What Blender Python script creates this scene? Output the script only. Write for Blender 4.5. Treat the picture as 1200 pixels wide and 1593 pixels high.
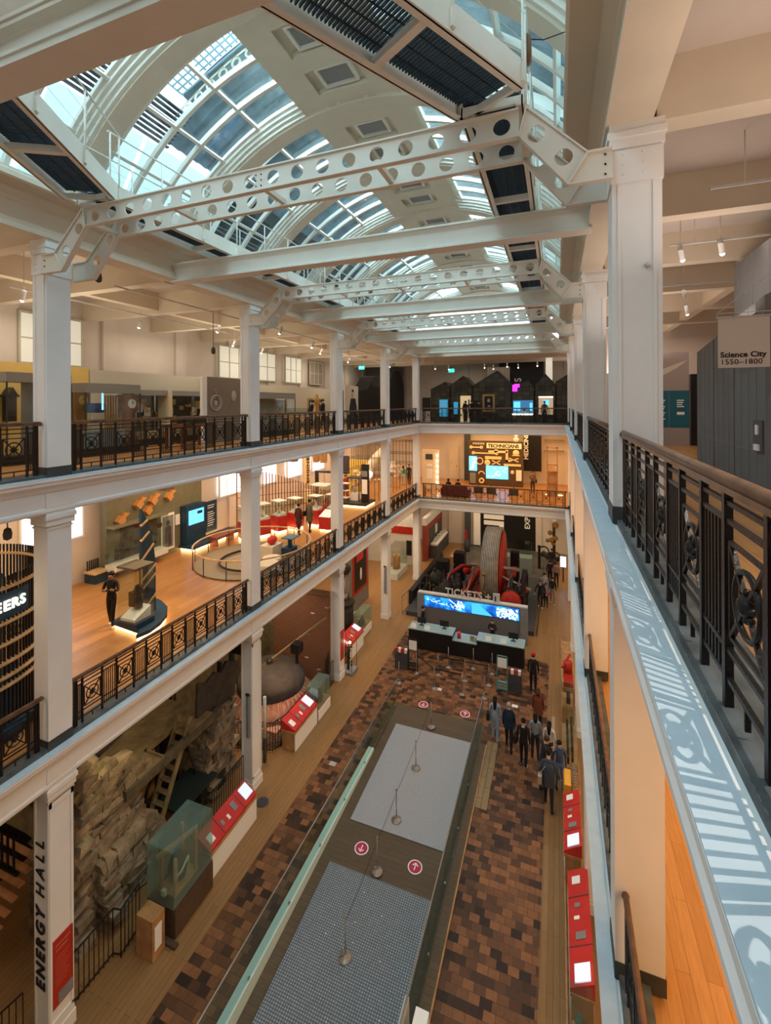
import bpy, math, random
from mathutils import Vector, Matrix
random.seed(7)
PI = math.pi
for o in list(bpy.data.objects): bpy.data.objects.remove(o, do_unlink=True)
scene = bpy.context.scene
COL = scene.collection

# ------------------------------------------------------------------ camera
# metres; x across the hall (to the right), y down the hall, z up from the ground floor
cam_d = bpy.data.cameras.new('camera')
cam = bpy.data.objects.new('camera', cam_d); COL.objects.link(cam)
cam.location = (0, 0, 13.2)
cam.rotation_mode = 'QUATERNION'
cam.rotation_quaternion = (Matrix.Rotation(0.3614, 3, 'Z') @ Matrix.Rotation(PI/2, 3, 'X') @ Matrix.Rotation(-0.0044, 3, 'Z')).to_quaternion()
cam_d.sensor_fit = 'VERTICAL'; cam_d.sensor_height = 36.0
cam_d.lens = 707.6*36/1593
cam_d.shift_y = -(796.5-627.7)/1593
cam_d.clip_start = 0.05; cam_d.clip_end = 300
scene.camera = cam
scene.view_settings.view_transform = 'Standard'
scene.view_settings.look = 'None'
scene.view_settings.gamma = 1
scene.view_settings.exposure = 0.85
scene.view_settings.use_curve_mapping = False

# ------------------------------------------------------------------ world
w = bpy.data.worlds.new('world'); scene.world = w; w.use_nodes = True
bg = w.node_tree.nodes['Background']; bg.inputs[0].default_value = (0.72, 0.9, 1, 1); bg.inputs[1].default_value = 1.2

def area(name, loc, size, power, col, rot=(0, 0, 0), spread=PI):
    l = bpy.data.lights.new(name, 'AREA'); l.shape = 'RECTANGLE'; l.size, l.size_y = size
    l.energy = power; l.color = col; l.spread = spread
    o = bpy.data.objects.new(name, l); COL.objects.link(o); o.location = loc; o.rotation_euler = rot
    o.visible_camera = False; o.visible_glossy = False
    return o
def spot(name, loc, target, power, col, angle=60, blend=.6, r=.05):
    l = bpy.data.lights.new(name, 'SPOT'); l.energy = power; l.color = col; l.spot_size = math.radians(angle)
    l.spot_blend = blend; l.shadow_soft_size = r
    o = bpy.data.objects.new(name, l); COL.objects.link(o); o.location = loc
    d = Vector(target)-Vector(loc); o.rotation_euler = d.to_track_quat('-Z', 'Y').to_euler()
    return o
COOL = (0.52, 0.82, 1.0); WARM = (1.0, 0.71, 0.44); AMBER = (1.0, 0.56, 0.22); NEUT = (1.0, 0.84, 0.68)
# daylight coming down through the glazed vault, one light a bay
for k in range(5):
    area('skylight_daylight', (-4.55, 3.2+6.6*k, 21.3), (6.5, 5.5), 800, COOL)
# gallery lighting, level by level
for k in range(6):
    y = 3.0+6.6*k
    area('upper_gallery_light', (-14.0, y, 16.4), (5.5, 3.5), 90, NEUT)
    area('upper_ceiling_fill', (-14.4, y, 14.6), (4.0, 3.5), 52, (1, .88, .70), rot=(PI, 0, 0))  # unseen fill added to brighten the left ceiling
    area('upper_ceiling_fill', (2.5, y+1.5, 14.7), (1.6, 3.5), 40, (1, .82, .72), rot=(PI, 0, 0))  # unseen fill added to brighten the right ceiling
    area('upper_gallery_light', (4.6, y, 16.4), (5.0, 3.5), 50, (1, .8, .68))
    area('middle_gallery_light', (-14.0, y, 10.8), (5.5, 4), 170 if k < 3 else 230, WARM)
    area('middle_gallery_light', (4.6, y, 10.8), (5.0, 4), 230, AMBER)
    area('ground_gallery_light', (-12.6, y, 5.0), (3.0, 4), 24 if k < 2 else 110 if k < 3 else 170, WARM)
    area('ground_gallery_light', (3.0, y, 5.1), (3.0, 4), 90, WARM)
area('back_middle_light', (-4.5, 38, 10.8), (9, 7), 520, AMBER)
area('back_upper_light', (-4.5, 38, 16.5), (9, 7), 60, NEUT)
area('back_ground_light', (-4.5, 38, 5.0), (9, 7), 230, WARM)

# ------------------------------------------------------------------ materials
def mat(name, col, rough=.6, metal=0., emit=0, ecol=None, var=0, vscale=4, bump=0, bscale=20, spec=.5, alpha=None, trans=0):
    m = bpy.data.materials.new(name); m.use_nodes = True; nt = m.node_tree; b = nt.nodes['Principled BSDF']
    b.inputs['Base Color'].default_value = (*col, 1); b.inputs['Roughness'].default_value = rough
    b.inputs['Metallic'].default_value = metal; b.inputs['Specular IOR Level'].default_value = spec
    if trans: b.inputs['Transmission Weight'].default_value = trans
    if emit:
        b.inputs['Emission Color'].default_value = (*(ecol or col), 1); b.inputs['Emission Strength'].default_value = emit
    tc = None
    if var or bump:
        tc = nt.nodes.new('ShaderNodeTexCoord')
    if var:
        n = nt.nodes.new('ShaderNodeTexNoise'); n.inputs['Scale'].default_value = vscale; n.inputs['Detail'].default_value = 6
        nt.links.new(tc.outputs['Object'], n.inputs['Vector'])
        r = nt.nodes.new('ShaderNodeValToRGB'); e = r.color_ramp.elements
        e[0].position = .3; e[1].position = .7
        e[0].color = (*[max(0, c*(1-var)) for c in col], 1); e[1].color = (*[min(1, c*(1+var)) for c in col], 1)
        nt.links.new(n.outputs['Fac'], r.inputs[0]); nt.links.new(r.outputs[0], b.inputs['Base Color'])
    if bump:
        n = nt.nodes.new('ShaderNodeTexNoise'); n.inputs['Scale'].default_value = bscale; n.inputs['Detail'].default_value = 5
        nt.links.new(tc.outputs['Object'], n.inputs['Vector'])
        bp = nt.nodes.new('ShaderNodeBump'); bp.inputs['Strength'].default_value = bump; bp.inputs['Distance'].default_value = .03
        nt.links.new(n.outputs['Fac'], bp.inputs['Height']); nt.links.new(bp.outputs[0], b.inputs['Normal'])
    return m
def brick_mat(name, cols, bw, bh, mortar, mcol, rough=.5, rot=0, plane='xy', off=.5, grain=0, mortar_smooth=.1, bumpy=0.3, spec=.5):
    """random-coloured blocks or planks: a brick pattern whose random grey per block runs through a colour ramp"""
    m = bpy.data.materials.new(name); m.use_nodes = True; nt = m.node_tree; b = nt.nodes['Principled BSDF']
    b.inputs['Roughness'].default_value = rough; b.inputs['Specular IOR Level'].default_value = spec
    tc = nt.nodes.new('ShaderNodeTexCoord'); vec = tc.outputs['Object']
    if plane != 'xy':
        sp = nt.nodes.new('ShaderNodeSeparateXYZ'); cb = nt.nodes.new('ShaderNodeCombineXYZ'); nt.links.new(vec, sp.inputs[0])
        nt.links.new(sp.outputs['Y' if plane == 'yz' else 'X'], cb.inputs[0]); nt.links.new(sp.outputs['Z'], cb.inputs[1]); vec = cb.outputs[0]
    mp = nt.nodes.new('ShaderNodeMapping'); mp.inputs['Rotation'].default_value = (0, 0, rot); nt.links.new(vec, mp.inputs[0])
    br = nt.nodes.new('ShaderNodeTexBrick'); br.offset = off
    br.inputs['Color1'].default_value = (0, 0, 0, 1); br.inputs['Color2'].default_value = (1, 1, 1, 1); br.inputs['Mortar'].default_value = (.5, .5, .5, 1)
    br.inputs['Scale'].default_value = 1; br.inputs['Brick Width'].default_value = bw; br.inputs['Row Height'].default_value = bh
    br.inputs['Mortar Size'].default_value = mortar; br.inputs['Mortar Smooth'].default_value = mortar_smooth
    nt.links.new(mp.outputs[0], br.inputs['Vector'])
    r = nt.nodes.new('ShaderNodeValToRGB'); e = r.color_ramp.elements
    r.color_ramp.interpolation = 'LINEAR'
    for i, c in enumerate(cols):
        p = i/(len(cols)-1)
        el = e[0] if i == 0 else (e[1] if i == len(cols)-1 else e.new(p))
        el.position = p; el.color = (*c, 1)
    nt.links.new(br.outputs['Color'], r.inputs[0])
    n = nt.nodes.new('ShaderNodeTexNoise'); n.inputs['Scale'].default_value = 1; n.inputs['Detail'].default_value = 6
    mp2 = nt.nodes.new('ShaderNodeMapping'); mp2.inputs['Scale'].default_value = (3, 30, 1) if grain else (9, 9, 9); nt.links.new(mp.outputs[0], mp2.inputs[0])
    nt.links.new(mp2.outputs[0], n.inputs['Vector'])
    mr = nt.nodes.new('ShaderNodeMapRange'); mr.inputs[3].default_value = .72; mr.inputs[4].default_value = 1.28; nt.links.new(n.outputs['Fac'], mr.inputs[0])
    mul = nt.nodes.new('ShaderNodeMix'); mul.data_type = 'RGBA'; mul.blend_type = 'MULTIPLY'; mul.inputs[0].default_value = 1
    nt.links.new(r.outputs[0], mul.inputs[6]); nt.links.new(mr.outputs[0], mul.inputs[7])
    mx = nt.nodes.new('ShaderNodeMix'); mx.data_type = 'RGBA'; mx.inputs[7].default_value = (*mcol, 1)
    nt.links.new(br.outputs['Fac'], mx.inputs[0]); nt.links.new(mul.outputs[2], mx.inputs[6]); nt.links.new(mx.outputs[2], b.inputs['Base Color'])
    if bumpy:
        bp = nt.nodes.new('ShaderNodeBump'); bp.inputs['Strength'].default_value = bumpy; bp.inputs['Distance'].default_value = .02; bp.invert = True
        nt.links.new(br.outputs['Fac'], bp.inputs['Height']); nt.links.new(bp.outputs[0], b.inputs['Normal'])
    return m
def glass_mat(name, tint=(.9, .97, .95), gloss=.1, solid=0.0, scol=(.4, .6, .55)):
    m = bpy.data.materials.new(name); m.use_nodes = True; nt = m.node_tree
    for n in list(nt.nodes): nt.nodes.remove(n)
    out = nt.nodes.new('ShaderNodeOutputMaterial'); t = nt.nodes.new('ShaderNodeBsdfTransparent'); g = nt.nodes.new('ShaderNodeBsdfGlossy')
    t.inputs[0].default_value = (*tint, 1); g.inputs['Roughness'].default_value = .05
    mx = nt.nodes.new('ShaderNodeMixShader'); mx.inputs[0].default_value = gloss
    nt.links.new(t.outputs[0], mx.inputs[1]); nt.links.new(g.outputs[0], mx.inputs[2]); last = mx
    if solid:
        d = nt.nodes.new('ShaderNodeBsdfDiffuse'); d.inputs[0].default_value = (*scol, 1)
        m2 = nt.nodes.new('ShaderNodeMixShader'); m2.inputs[0].default_value = solid
        nt.links.new(mx.outputs[0], m2.inputs[1]); nt.links.new(d.outputs[0], m2.inputs[2]); last = m2
    nt.links.new(last.outputs[0], out.inputs[0]); return m
WHITE = mat('white_paint', (.80, .79, .76), .55, var=.04, vscale=1.5)
CREAM = mat('cream_paint', (.66, .57, .44), .6, var=.05, vscale=1.2)
STEELW = mat('white_steel_paint', (.74, .69, .59), .4, var=.05, vscale=2)
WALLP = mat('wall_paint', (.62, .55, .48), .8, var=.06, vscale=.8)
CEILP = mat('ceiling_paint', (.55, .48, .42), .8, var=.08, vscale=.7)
KERB = mat('grey_stone_kerb', (.085, .095, .095), .6, var=.4, vscale=5, bump=.2)
SKIRT = mat('dark_skirting', (.045, .05, .048), .5, var=.3, vscale=3)
IRON = mat('black_iron', (.009, .0085, .008), .35, .2, bump=.15, bscale=60)
IRON2 = mat('old_machine_iron', (.045, .042, .036), .5, .4, var=.4, vscale=3, bump=.3)
WOODRAIL = mat('oak_handrail', (.15, .075, .04), .35, var=.35, vscale=9)
OAK = mat('oak_wood', (.42, .22, .09), .45, var=.3, vscale=4)
LOAK = mat('light_oak', (.62, .42, .22), .45, var=.2, vscale=4)
BLACK = mat('black_finish', (.012, .012, .013), .4)
DGREY = mat('dark_grey', (.06, .062, .065), .6, var=.2)
MGREY = mat('mid_grey', (.22, .22, .22), .6, var=.1)
LGREY = mat('light_grey', (.55, .55, .53), .5, var=.05)
RED = mat('museum_red', (.52, .03, .025), .4, var=.1)
REDM = mat('machine_red', (.34, .02, .012), .35, var=.2)
NAVY = mat('navy_panel', (.012, .045, .085), .5, var=.2)
CHROME = mat('brushed_steel', (.7, .69, .66), .25, .9)
BRASS = mat('brass', (.7, .45, .15), .3, .9)
PAPER = mat('white_card', (.85, .85, .82), .6)
GLASS = glass_mat('clear_glass', (.93, .97, .96), .07)
GGLASS = glass_mat('greenish_glass', (.88, .96, .93), .08, .10, (.45, .62, .56))
VGLASS = glass_mat('vault_glass', (.96, .99, 1), .04)
SKYTINT = mat('sky_tinted_white', (.54, .64, .69), .5, var=.06, vscale=6)  # white paint with the blue of the sky light mixed into its colour
YWALL = mat('yellow_wall', (.62, .43, .12), .7, var=.05)
OLIVE = mat('olive_panel', (.17, .16, .10), .7, var=.1)
LENS = mat('lamp_lens', (1, .9, .75), .4, emit=14, ecol=(1, .86, .66))
LEDW = mat('warm_led_strip', (1, .7, .35), .4, emit=4, ecol=(1, .62, .25))

# ------------------------------------------------------------------ mesh helper
class MB:
    def __init__(s): s.v = []; s.f = []; s.mi = []; s.sm = []; s.T = Matrix.Identity(4); s.m = 0
    def add(s, vs, fs, smooth=False, m=None):
        b = len(s.v); s.v += [tuple(s.T @ Vector(p)) for p in vs]
        for f in fs: s.f.append(tuple(b+i for i in f)); s.mi.append(s.m if m is None else m); s.sm.append(smooth)
        return s
    def box(s, x0, x1, y0, y1, z0, z1, m=None):
        return s.add([(x0,y0,z0),(x1,y0,z0),(x1,y1,z0),(x0,y1,z0),(x0,y0,z1),(x1,y0,z1),(x1,y1,z1),(x0,y1,z1)],
                     [(0,3,2,1),(4,5,6,7),(0,1,5,4),(1,2,6,5),(2,3,7,6),(3,0,4,7)], m=m)
    def cbox(s, c, sz, m=None):
        return s.box(c[0]-sz[0]/2, c[0]+sz[0]/2, c[1]-sz[1]/2, c[1]+sz[1]/2, c[2]-sz[2]/2, c[2]+sz[2]/2, m)
    def bar(s, p, q, w, h=None, m=None, up=(0,0,1)):
        h = h or w; p = Vector(p); q = Vector(q); d = (q-p).normalized(); u = Vector(up)
        if abs(d.dot(u)) > .98: u = Vector((1,0,0))
        a = d.cross(u).normalized()*w/2; b = a.cross(d).normalized()*h/2
        vs = [p-a-b,p+a-b,p+a+b,p-a+b,q-a-b,q+a-b,q+a+b,q-a+b]
        return s.add(vs, [(0,1,2,3),(4,7,6,5),(0,4,5,1),(1,5,6,2),(2,6,7,3),(3,7,4,0)], m=m)
    def prism(s, pts, axis, a, b, m=None, smooth=False):
        """pts: 2-D outline; axis 'x': (y,z) outline, 'y': (x,z), 'z': (x,y)"""
        def P(p, t): return (t,p[0],p[1]) if axis == 'x' else (p[0],t,p[1]) if axis == 'y' else (p[0],p[1],t)
        n = len(pts); vs = [P(p,a) for p in pts]+[P(p,b) for p in pts]
        s.add(vs, [tuple(range(n)), tuple(range(2*n-1,n-1,-1))], m=m)
        b0 = len(s.v)-2*n
        for i in range(n):
            j = (i+1)%n; s.f.append((b0+i,b0+n+i,b0+n+j,b0+j)); s.mi.append(s.m if m is None else m); s.sm.append(smooth)
        return s
    def tube(s, pts, r, n=8, closed=False, m=None, caps=True):
        pts = [Vector(p) for p in pts]; N = len(pts); rs = r if isinstance(r, (list, tuple)) else [r]*N
        vs = []; up = Vector((0,0,1)); prev = None
        for i, p in enumerate(pts):
            a = pts[(i-1)%N] if (closed or i > 0) else p; c = pts[(i+1)%N] if (closed or i < N-1) else p
            d = (c-a).normalized()
            if prev is None:
                u = up if abs(d.z) < .95 else Vector((1,0,0)); x = d.cross(u).normalized()
            else:
                x = (prev - d*prev.dot(d)).normalized()
            prev = x; y = d.cross(x)
            for k in range(n):
                t = 2*PI*k/n; vs.append(p+(x*math.cos(t)+y*math.sin(t))*rs[i])
        fs = []
        for i in range(N if closed else N-1):
            j = (i+1)%N
            for k in range(n): fs.append((i*n+k, i*n+(k+1)%n, j*n+(k+1)%n, j*n+k))
        s.add(vs, fs, True, m)
        if caps and not closed: 
            b0 = len(s.v)-N*n
            s.f.append(tuple(b0+n-1-k for k in range(n))); s.f.append(tuple(b0+(N-1)*n+k for k in range(n)))
            s.mi += [s.m if m is None else m]*2; s.sm += [False]*2
        return s
    def cyl(s, c, r, z0, z1, n=16, r2=None, m=None):
        return s.tube([(c[0],c[1],z0),(c[0],c[1],z1)], [r, r if r2 is None else r2], n, m=m)
    def lathe(s, c, prof, n=20, m=None, axis='z'):
        vs = []
        for (r, z) in prof:
            for k in range(n):
                t = 2*PI*k/n; a, b = r*math.cos(t), r*math.sin(t)
                vs.append((c[0]+a,c[1]+b,c[2]+z) if axis == 'z' else (c[0]+z,c[1]+a,c[2]+b) if axis == 'x' else (c[0]+a,c[1]+z,c[2]+b))
        fs = [(i*n+k, i*n+(k+1)%n, (i+1)*n+(k+1)%n, (i+1)*n+k) for i in range(len(prof)-1) for k in range(n)]
        return s.add(vs, fs, True, m)
    def ball(s, c, r, n=10, m=None, sc=(1,1,1)):
        pr = [(math.sin(PI*i/n), -math.cos(PI*i/n)) for i in range(n+1)]
        vs = [(c[0]+a*r*sc[0]*math.cos(2*PI*k/(n+2)), c[1]+a*r*sc[1]*math.sin(2*PI*k/(n+2)), c[2]+b*r*sc[2]) for a, b in pr for k in range(n+2)]
        q = n+2
        return s.add(vs, [(i*q+k, i*q+(k+1)%q, (i+1)*q+(k+1)%q, (i+1)*q+k) for i in range(n) for k in range(q)], True, m)
    def ring(s, c, R, r, axis='x', n=20, m=None, a0=0, a1=2*PI, k=6):
        full = abs(a1-a0-2*PI) < 1e-6; N = n if full else n+1; pts = []
        for i in range(N):
            t = a0+(a1-a0)*i/n; a, b = R*math.cos(t), R*math.sin(t)
            pts.append((c[0],c[1]+a,c[2]+b) if axis == 'x' else (c[0]+a,c[1],c[2]+b) if axis == 'y' else (c[0]+a,c[1]+b,c[2]))
        return s.tube(pts, r, k, closed=full, m=m)
    def quad(s, a, b, c, d, m=None): return s.add([a,b,c,d], [(0,1,2,3)], m=m)
    def at(s, loc=(0,0,0), rz=0, rx=0, ry=0):
        s.T = Matrix.Translation(loc) @ Matrix.Rotation(rz,4,'Z') @ Matrix.Rotation(ry,4,'Y') @ Matrix.Rotation(rx,4,'X'); return s
    def out(s, name, mats, parent=None, loc=None, rz=0):
        me = bpy.data.meshes.new(name); me.from_pydata(s.v, [], s.f)
        ms = mats if isinstance(mats, (list, tuple)) else [mats]
        for m in ms: me.materials.append(m)
        me.polygons.foreach_set('material_index', [min(i, len(ms)-1) for i in s.mi]); me.polygons.foreach_set('use_smooth', s.sm)
        me.update()
        o = bpy.data.objects.new(name, me); COL.objects.link(o)
        if parent: o.parent = parent
        if loc: o.location = loc
        if rz: o.rotation_euler.z = rz
        return o
def tag(o, label=None, cat=None, group=None, kind=None):
    if label: o['label'] = label
    if cat: o['category'] = cat
    if group: o['group'] = group
    if kind: o['kind'] = kind
    return o
def thing(name, label, cat, loc=(0,0,0), rz=0, group=None):
    o = bpy.data.objects.new(name, None); COL.objects.link(o); o.location = loc; o.rotation_euler.z = rz; o.empty_display_size = .2
    return tag(o, label, cat, group)
def dup(root, loc=None, rz=None, label=None, group=None):
    r = root.copy(); COL.objects.link(r)
    if loc is not None: r.location = loc
    if rz is not None: r.rotation_euler.z = rz
    if label: r['label'] = label
    if group: r['group'] = group
    for ch in list(root.children):
        c = ch.copy(); COL.objects.link(c); c.parent = r
        for g in list(ch.children):
            d = g.copy(); COL.objects.link(d); d.parent = c
    return r
def struct(o, label=None): o['kind'] = 'structure'; o['label'] = label or o.name; return o
def text_mesh(txt, size, depth=.01, align='LEFT', shear=0, spacing=1.0, bold=0):
    c = bpy.data.curves.new('lettering', 'FONT'); c.body = txt; c.size = size; c.extrude = depth/2; c.align_x = align
    c.shear = shear; c.space_character = spacing; c.offset = bold; c.resolution_u = 3
    o = bpy.data.objects.new('lettering', c); COL.objects.link(o)
    bpy.context.view_layer.update()
    me = bpy.data.meshes.new_from_object(o.evaluated_get(bpy.context.evaluated_depsgraph_get()))
    bpy.data.objects.remove(o, do_unlink=True); bpy.data.curves.remove(c)
    return me
def lettering(txt, size, m, parent, loc, rot=(PI/2, 0, 0), name='lettering', **k):
    me = text_mesh(txt, size, **k); me.materials.clear(); me.materials.append(m)
    o = bpy.data.objects.new(name, me); COL.objects.link(o); o.parent = parent; o.location = loc; o.rotation_euler = rot
    return o
ORD = ['nearest', 'second', 'third', 'fourth', 'fifth', 'farthest']
Y0, S, WY = 6.24, 6.6, .49          # first column, column spacing, column width along the hall
XL, XR = -9.75, .64                 # hall faces of the two column rows
YB = Y0+4*S                         # back row
F2, F3 = 6.05, 11.65                # gallery floors
XW, YW, XE = -18.0, 42.6, 9.0       # outer walls
# ------------------------------------------------------------------ floors
TILE = brick_mat('end_grain_blocks', [(.03,.02,.016),(.10,.05,.03),(.05,.035,.03),(.14,.06,.03),(.08,.045,.03),(.30,.12,.04),(.06,.04,.03),(.12,.055,.03),(.20,.08,.03),(.07,.04,.028),(.26,.11,.045)], .26, .20, .004, (.03,.02,.015), rough=.42, off=.37)
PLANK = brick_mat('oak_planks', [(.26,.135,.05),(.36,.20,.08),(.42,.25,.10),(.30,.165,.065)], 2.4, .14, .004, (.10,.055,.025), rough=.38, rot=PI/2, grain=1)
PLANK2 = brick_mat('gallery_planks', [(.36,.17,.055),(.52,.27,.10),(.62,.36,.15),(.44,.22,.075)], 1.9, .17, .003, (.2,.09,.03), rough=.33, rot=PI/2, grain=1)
ENTR = mat('dark_entrance_floor', (.10,.095,.085), .5, var=.3, vscale=1)
def slab(name, mt, x0, x1, y0, y1, z0, z1, label): return struct(MB().box(x0,x1,y0,y1,z0,z1).out(name, mt), label)
slab('floor', TILE, -8.25, -6.8, -2, YB+1, -.3, 0, 'brown wood-block paving strip left of the glass-sided ramp')
slab('floor', TILE, -2.85, -.45, -2, 24.5, -.3, 0, 'brown wood-block paving right of the ramp')
slab('floor', TILE, -6.8, -2.85, 18.9, YB+1, -.3, 0, 'brown wood-block paving between the ramp and the ticket desk')
slab('floor', ENTR, -8.25, -.45, YB+1, YW, -.3, 0, 'dark entrance floor at the far end')
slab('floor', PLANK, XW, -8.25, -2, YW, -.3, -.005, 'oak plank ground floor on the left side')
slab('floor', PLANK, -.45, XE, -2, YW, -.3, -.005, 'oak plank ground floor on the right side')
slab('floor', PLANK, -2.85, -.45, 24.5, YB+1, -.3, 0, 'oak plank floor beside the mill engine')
# ------------------------------------------------------------------ upper floors, ceilings, outer walls
for (n, z) in (('middle', F2), ('top', F3)):
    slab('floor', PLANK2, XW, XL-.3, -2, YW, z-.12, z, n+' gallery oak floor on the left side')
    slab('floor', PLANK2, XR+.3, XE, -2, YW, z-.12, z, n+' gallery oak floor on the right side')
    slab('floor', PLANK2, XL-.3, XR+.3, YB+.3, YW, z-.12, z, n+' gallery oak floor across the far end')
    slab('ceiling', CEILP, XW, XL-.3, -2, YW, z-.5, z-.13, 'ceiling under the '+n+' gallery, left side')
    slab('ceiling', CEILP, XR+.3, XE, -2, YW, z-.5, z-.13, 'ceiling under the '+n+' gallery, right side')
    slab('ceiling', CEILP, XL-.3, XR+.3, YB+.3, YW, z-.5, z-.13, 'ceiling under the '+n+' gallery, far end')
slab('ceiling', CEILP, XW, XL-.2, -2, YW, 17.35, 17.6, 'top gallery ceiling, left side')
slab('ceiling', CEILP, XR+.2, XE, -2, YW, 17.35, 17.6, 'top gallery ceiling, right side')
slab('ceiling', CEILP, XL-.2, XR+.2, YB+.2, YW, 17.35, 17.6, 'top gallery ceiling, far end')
for z, lv in ((16.6, 'top'), (F3-.85, 'middle'), (F2-.85, 'ground')):
    top = 17.4 if z == 16.6 else z+.45
    for side, xa, xb in (('left', XW, XL-.4), ('right', XR+.5, XE)):
        b = MB()
        for k in range(-1, 11):
            y = 6.3+3.3*k
            if -1.9 < y < YW: b.box(xa, xb, y, y+.32, z, top)
        b.box((xa+xb)/2-.15, (xa+xb)/2+.15, -2, YW, z+.1, top)
        struct(b.out('trim_1', CREAM), 'cream ceiling beams over the %s gallery, %s side' % (lv, side))
    b = MB()
    for y in (36.1, 39.4): b.box(XL-.4, XR+.5, y, y+.32, z, top)
    struct(b.out('trim_1', CREAM), 'cream ceiling beams over the %s floor at the far end' % lv)
b = MB().box(XW-.3, XW, -2, YW, -.3, 17.6)
for z0, z1 in ((1.0, 17.3),):
    for k in range(11):
        y = 2.0+3.9*k; b.box(XW, XW+.14, y, y+.7, 0, z1)
struct(b.out('wall_left', WALLP), 'left outer wall with flat pilasters')
struct(MB().box(XE, XE+.3, -2, YW, -.3, 17.6).out('wall_right', WALLP), 'right outer wall')
b = MB().box(XW, XE, YW, YW+.3, -.3, 17.6)
for x in (-8.0, -1.6, .8): b.box(x-.25, x+.25, YW-.12, YW, 0, 17.3)
struct(b.out('wall_back', WALLP), 'far end wall behind the galleries')
struct(MB().box(XW, XE, -2.3, -2, -.3, 17.6).out('wall_front', WALLP), 'wall behind the camera')
# ------------------------------------------------------------------ ledges (entablatures) round the well
def ledge_prof(xf, sgn, zt):
    pr = [(-.33,0),(.19,0),(.19,-.05),(.16,-.08),(.16,-.13),(.09,-.2),(.06,-.27),(.03,-.29),(.03,-.60),(.055,-.63),(.055,-.68),(.035,-.72),(-.45,-.72),(-.45,-.2),(-.33,-.2)]
    return [(xf+sgn*e, zt+z) for e, z in pr]
for lv, zt in (('top', 11.7), ('middle', 6.1)):
    for side, xf, sg in (('left', XL, 1), ('right', XR, -1)):
        p = ledge_prof(xf, sg, zt)
        if sg < 0: p = p[::-1]
        b = MB().prism(p, 'y', -2, YB+.1)
        for k in range(5):
            y = Y0+S*k
            xs = sorted((xf, xf+sg*.05)); b.box(xs[0], xs[1], y-.06, y+WY+.06, zt-.6, zt-.30)
        struct(b.out('trim_2', [WHITE]), 'white moulded ledge and fascia of the %s gallery, %s side' % (lv, side))
        b = MB().box(min(xf+sg*.0, xf+sg*.188), max(xf, xf+sg*.188), -2, YB-.1, zt+.001, zt+.012)
        struct(b.out('trim_3', SKYTINT), 'painted strip of blue skylight on the %s gallery ledge, %s side' % (lv, side))  # thin strip on the ledge top, cool daylight put into its colour
    p = [(YB+.0-e, zt+z) for e, z in [(-.33,0),(.19,0),(.19,-.05),(.16,-.08),(.16,-.13),(.09,-.2),(.06,-.27),(.03,-.29),(.03,-.60),(.055,-.63),(.055,-.68),(.035,-.72),(-.33,-.72)]]
    struct(MB().prism(p, 'x', XL, XR).out('trim_4', WHITE), 'white moulded ledge of the %s gallery across the far end' % lv)
    for side, xa, xb in (('left', XL-.36, XL-.0), ('right', XR+.04, XR+.38)):
        b = MB()
        for k in range(-1, 4):
            ya, yb = (Y0+S*k+WY, Y0+S*(k+1))
            if lv == 'top': b.prism([(xa, zt-.02), (xb, zt-.02), (xb, zt+(.09 if side == 'right' else .06)), (xa, zt+(.06 if side == 'right' else .09))], 'y', ya, yb)
            else: b.prism([(xa, zt-.02), (xb, zt-.02), (xb, zt+.08), (xa, zt+.08)], 'y', ya, yb)
        struct(b.out('trim_5', KERB), 'grey stone kerb under the %s gallery railing, %s side' % (lv, side))
    struct(MB().box(XL, XR, YB, YB+.36, zt, zt+.08).out('trim_5', KERB), 'grey stone kerb under the %s gallery railing, far end' % lv)
# upper cornice of the hall, springing line of the vault
for side, xf, sg in (('left', XL, 1), ('right', XR, -1)):
    pr = [(-.45,16.6),(.07,16.6),(.07,16.66),(.04,16.7),(.04,16.78),(.015,16.8),(.015,17.1),(.05,17.14),(.05,17.18),(.12,17.24),(.18,17.3),(.5,17.33),(.54,17.36),(.54,17.46),(.48,17.5),(-.45,17.5)]
    p = [(xf+sg*e, z) for e, z in pr]
    struct(MB().prism(p, 'y', -2, YB+.1).out('trim_6', CREAM), 'cream cornice at the foot of the glazed vault, %s side' % side)
p = [(YB-e, z) for e, z in [(-.45,16.6),(.07,16.6),(.07,16.66),(.015,16.8),(.015,17.1),(.12,17.24),(.18,17.3),(.3,17.33),(.3,17.46),(-.45,17.5)]]
struct(MB().prism(p, 'x', XL, XR).out('trim_6', CREAM), 'cream cornice across the far end of the hall')
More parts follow.
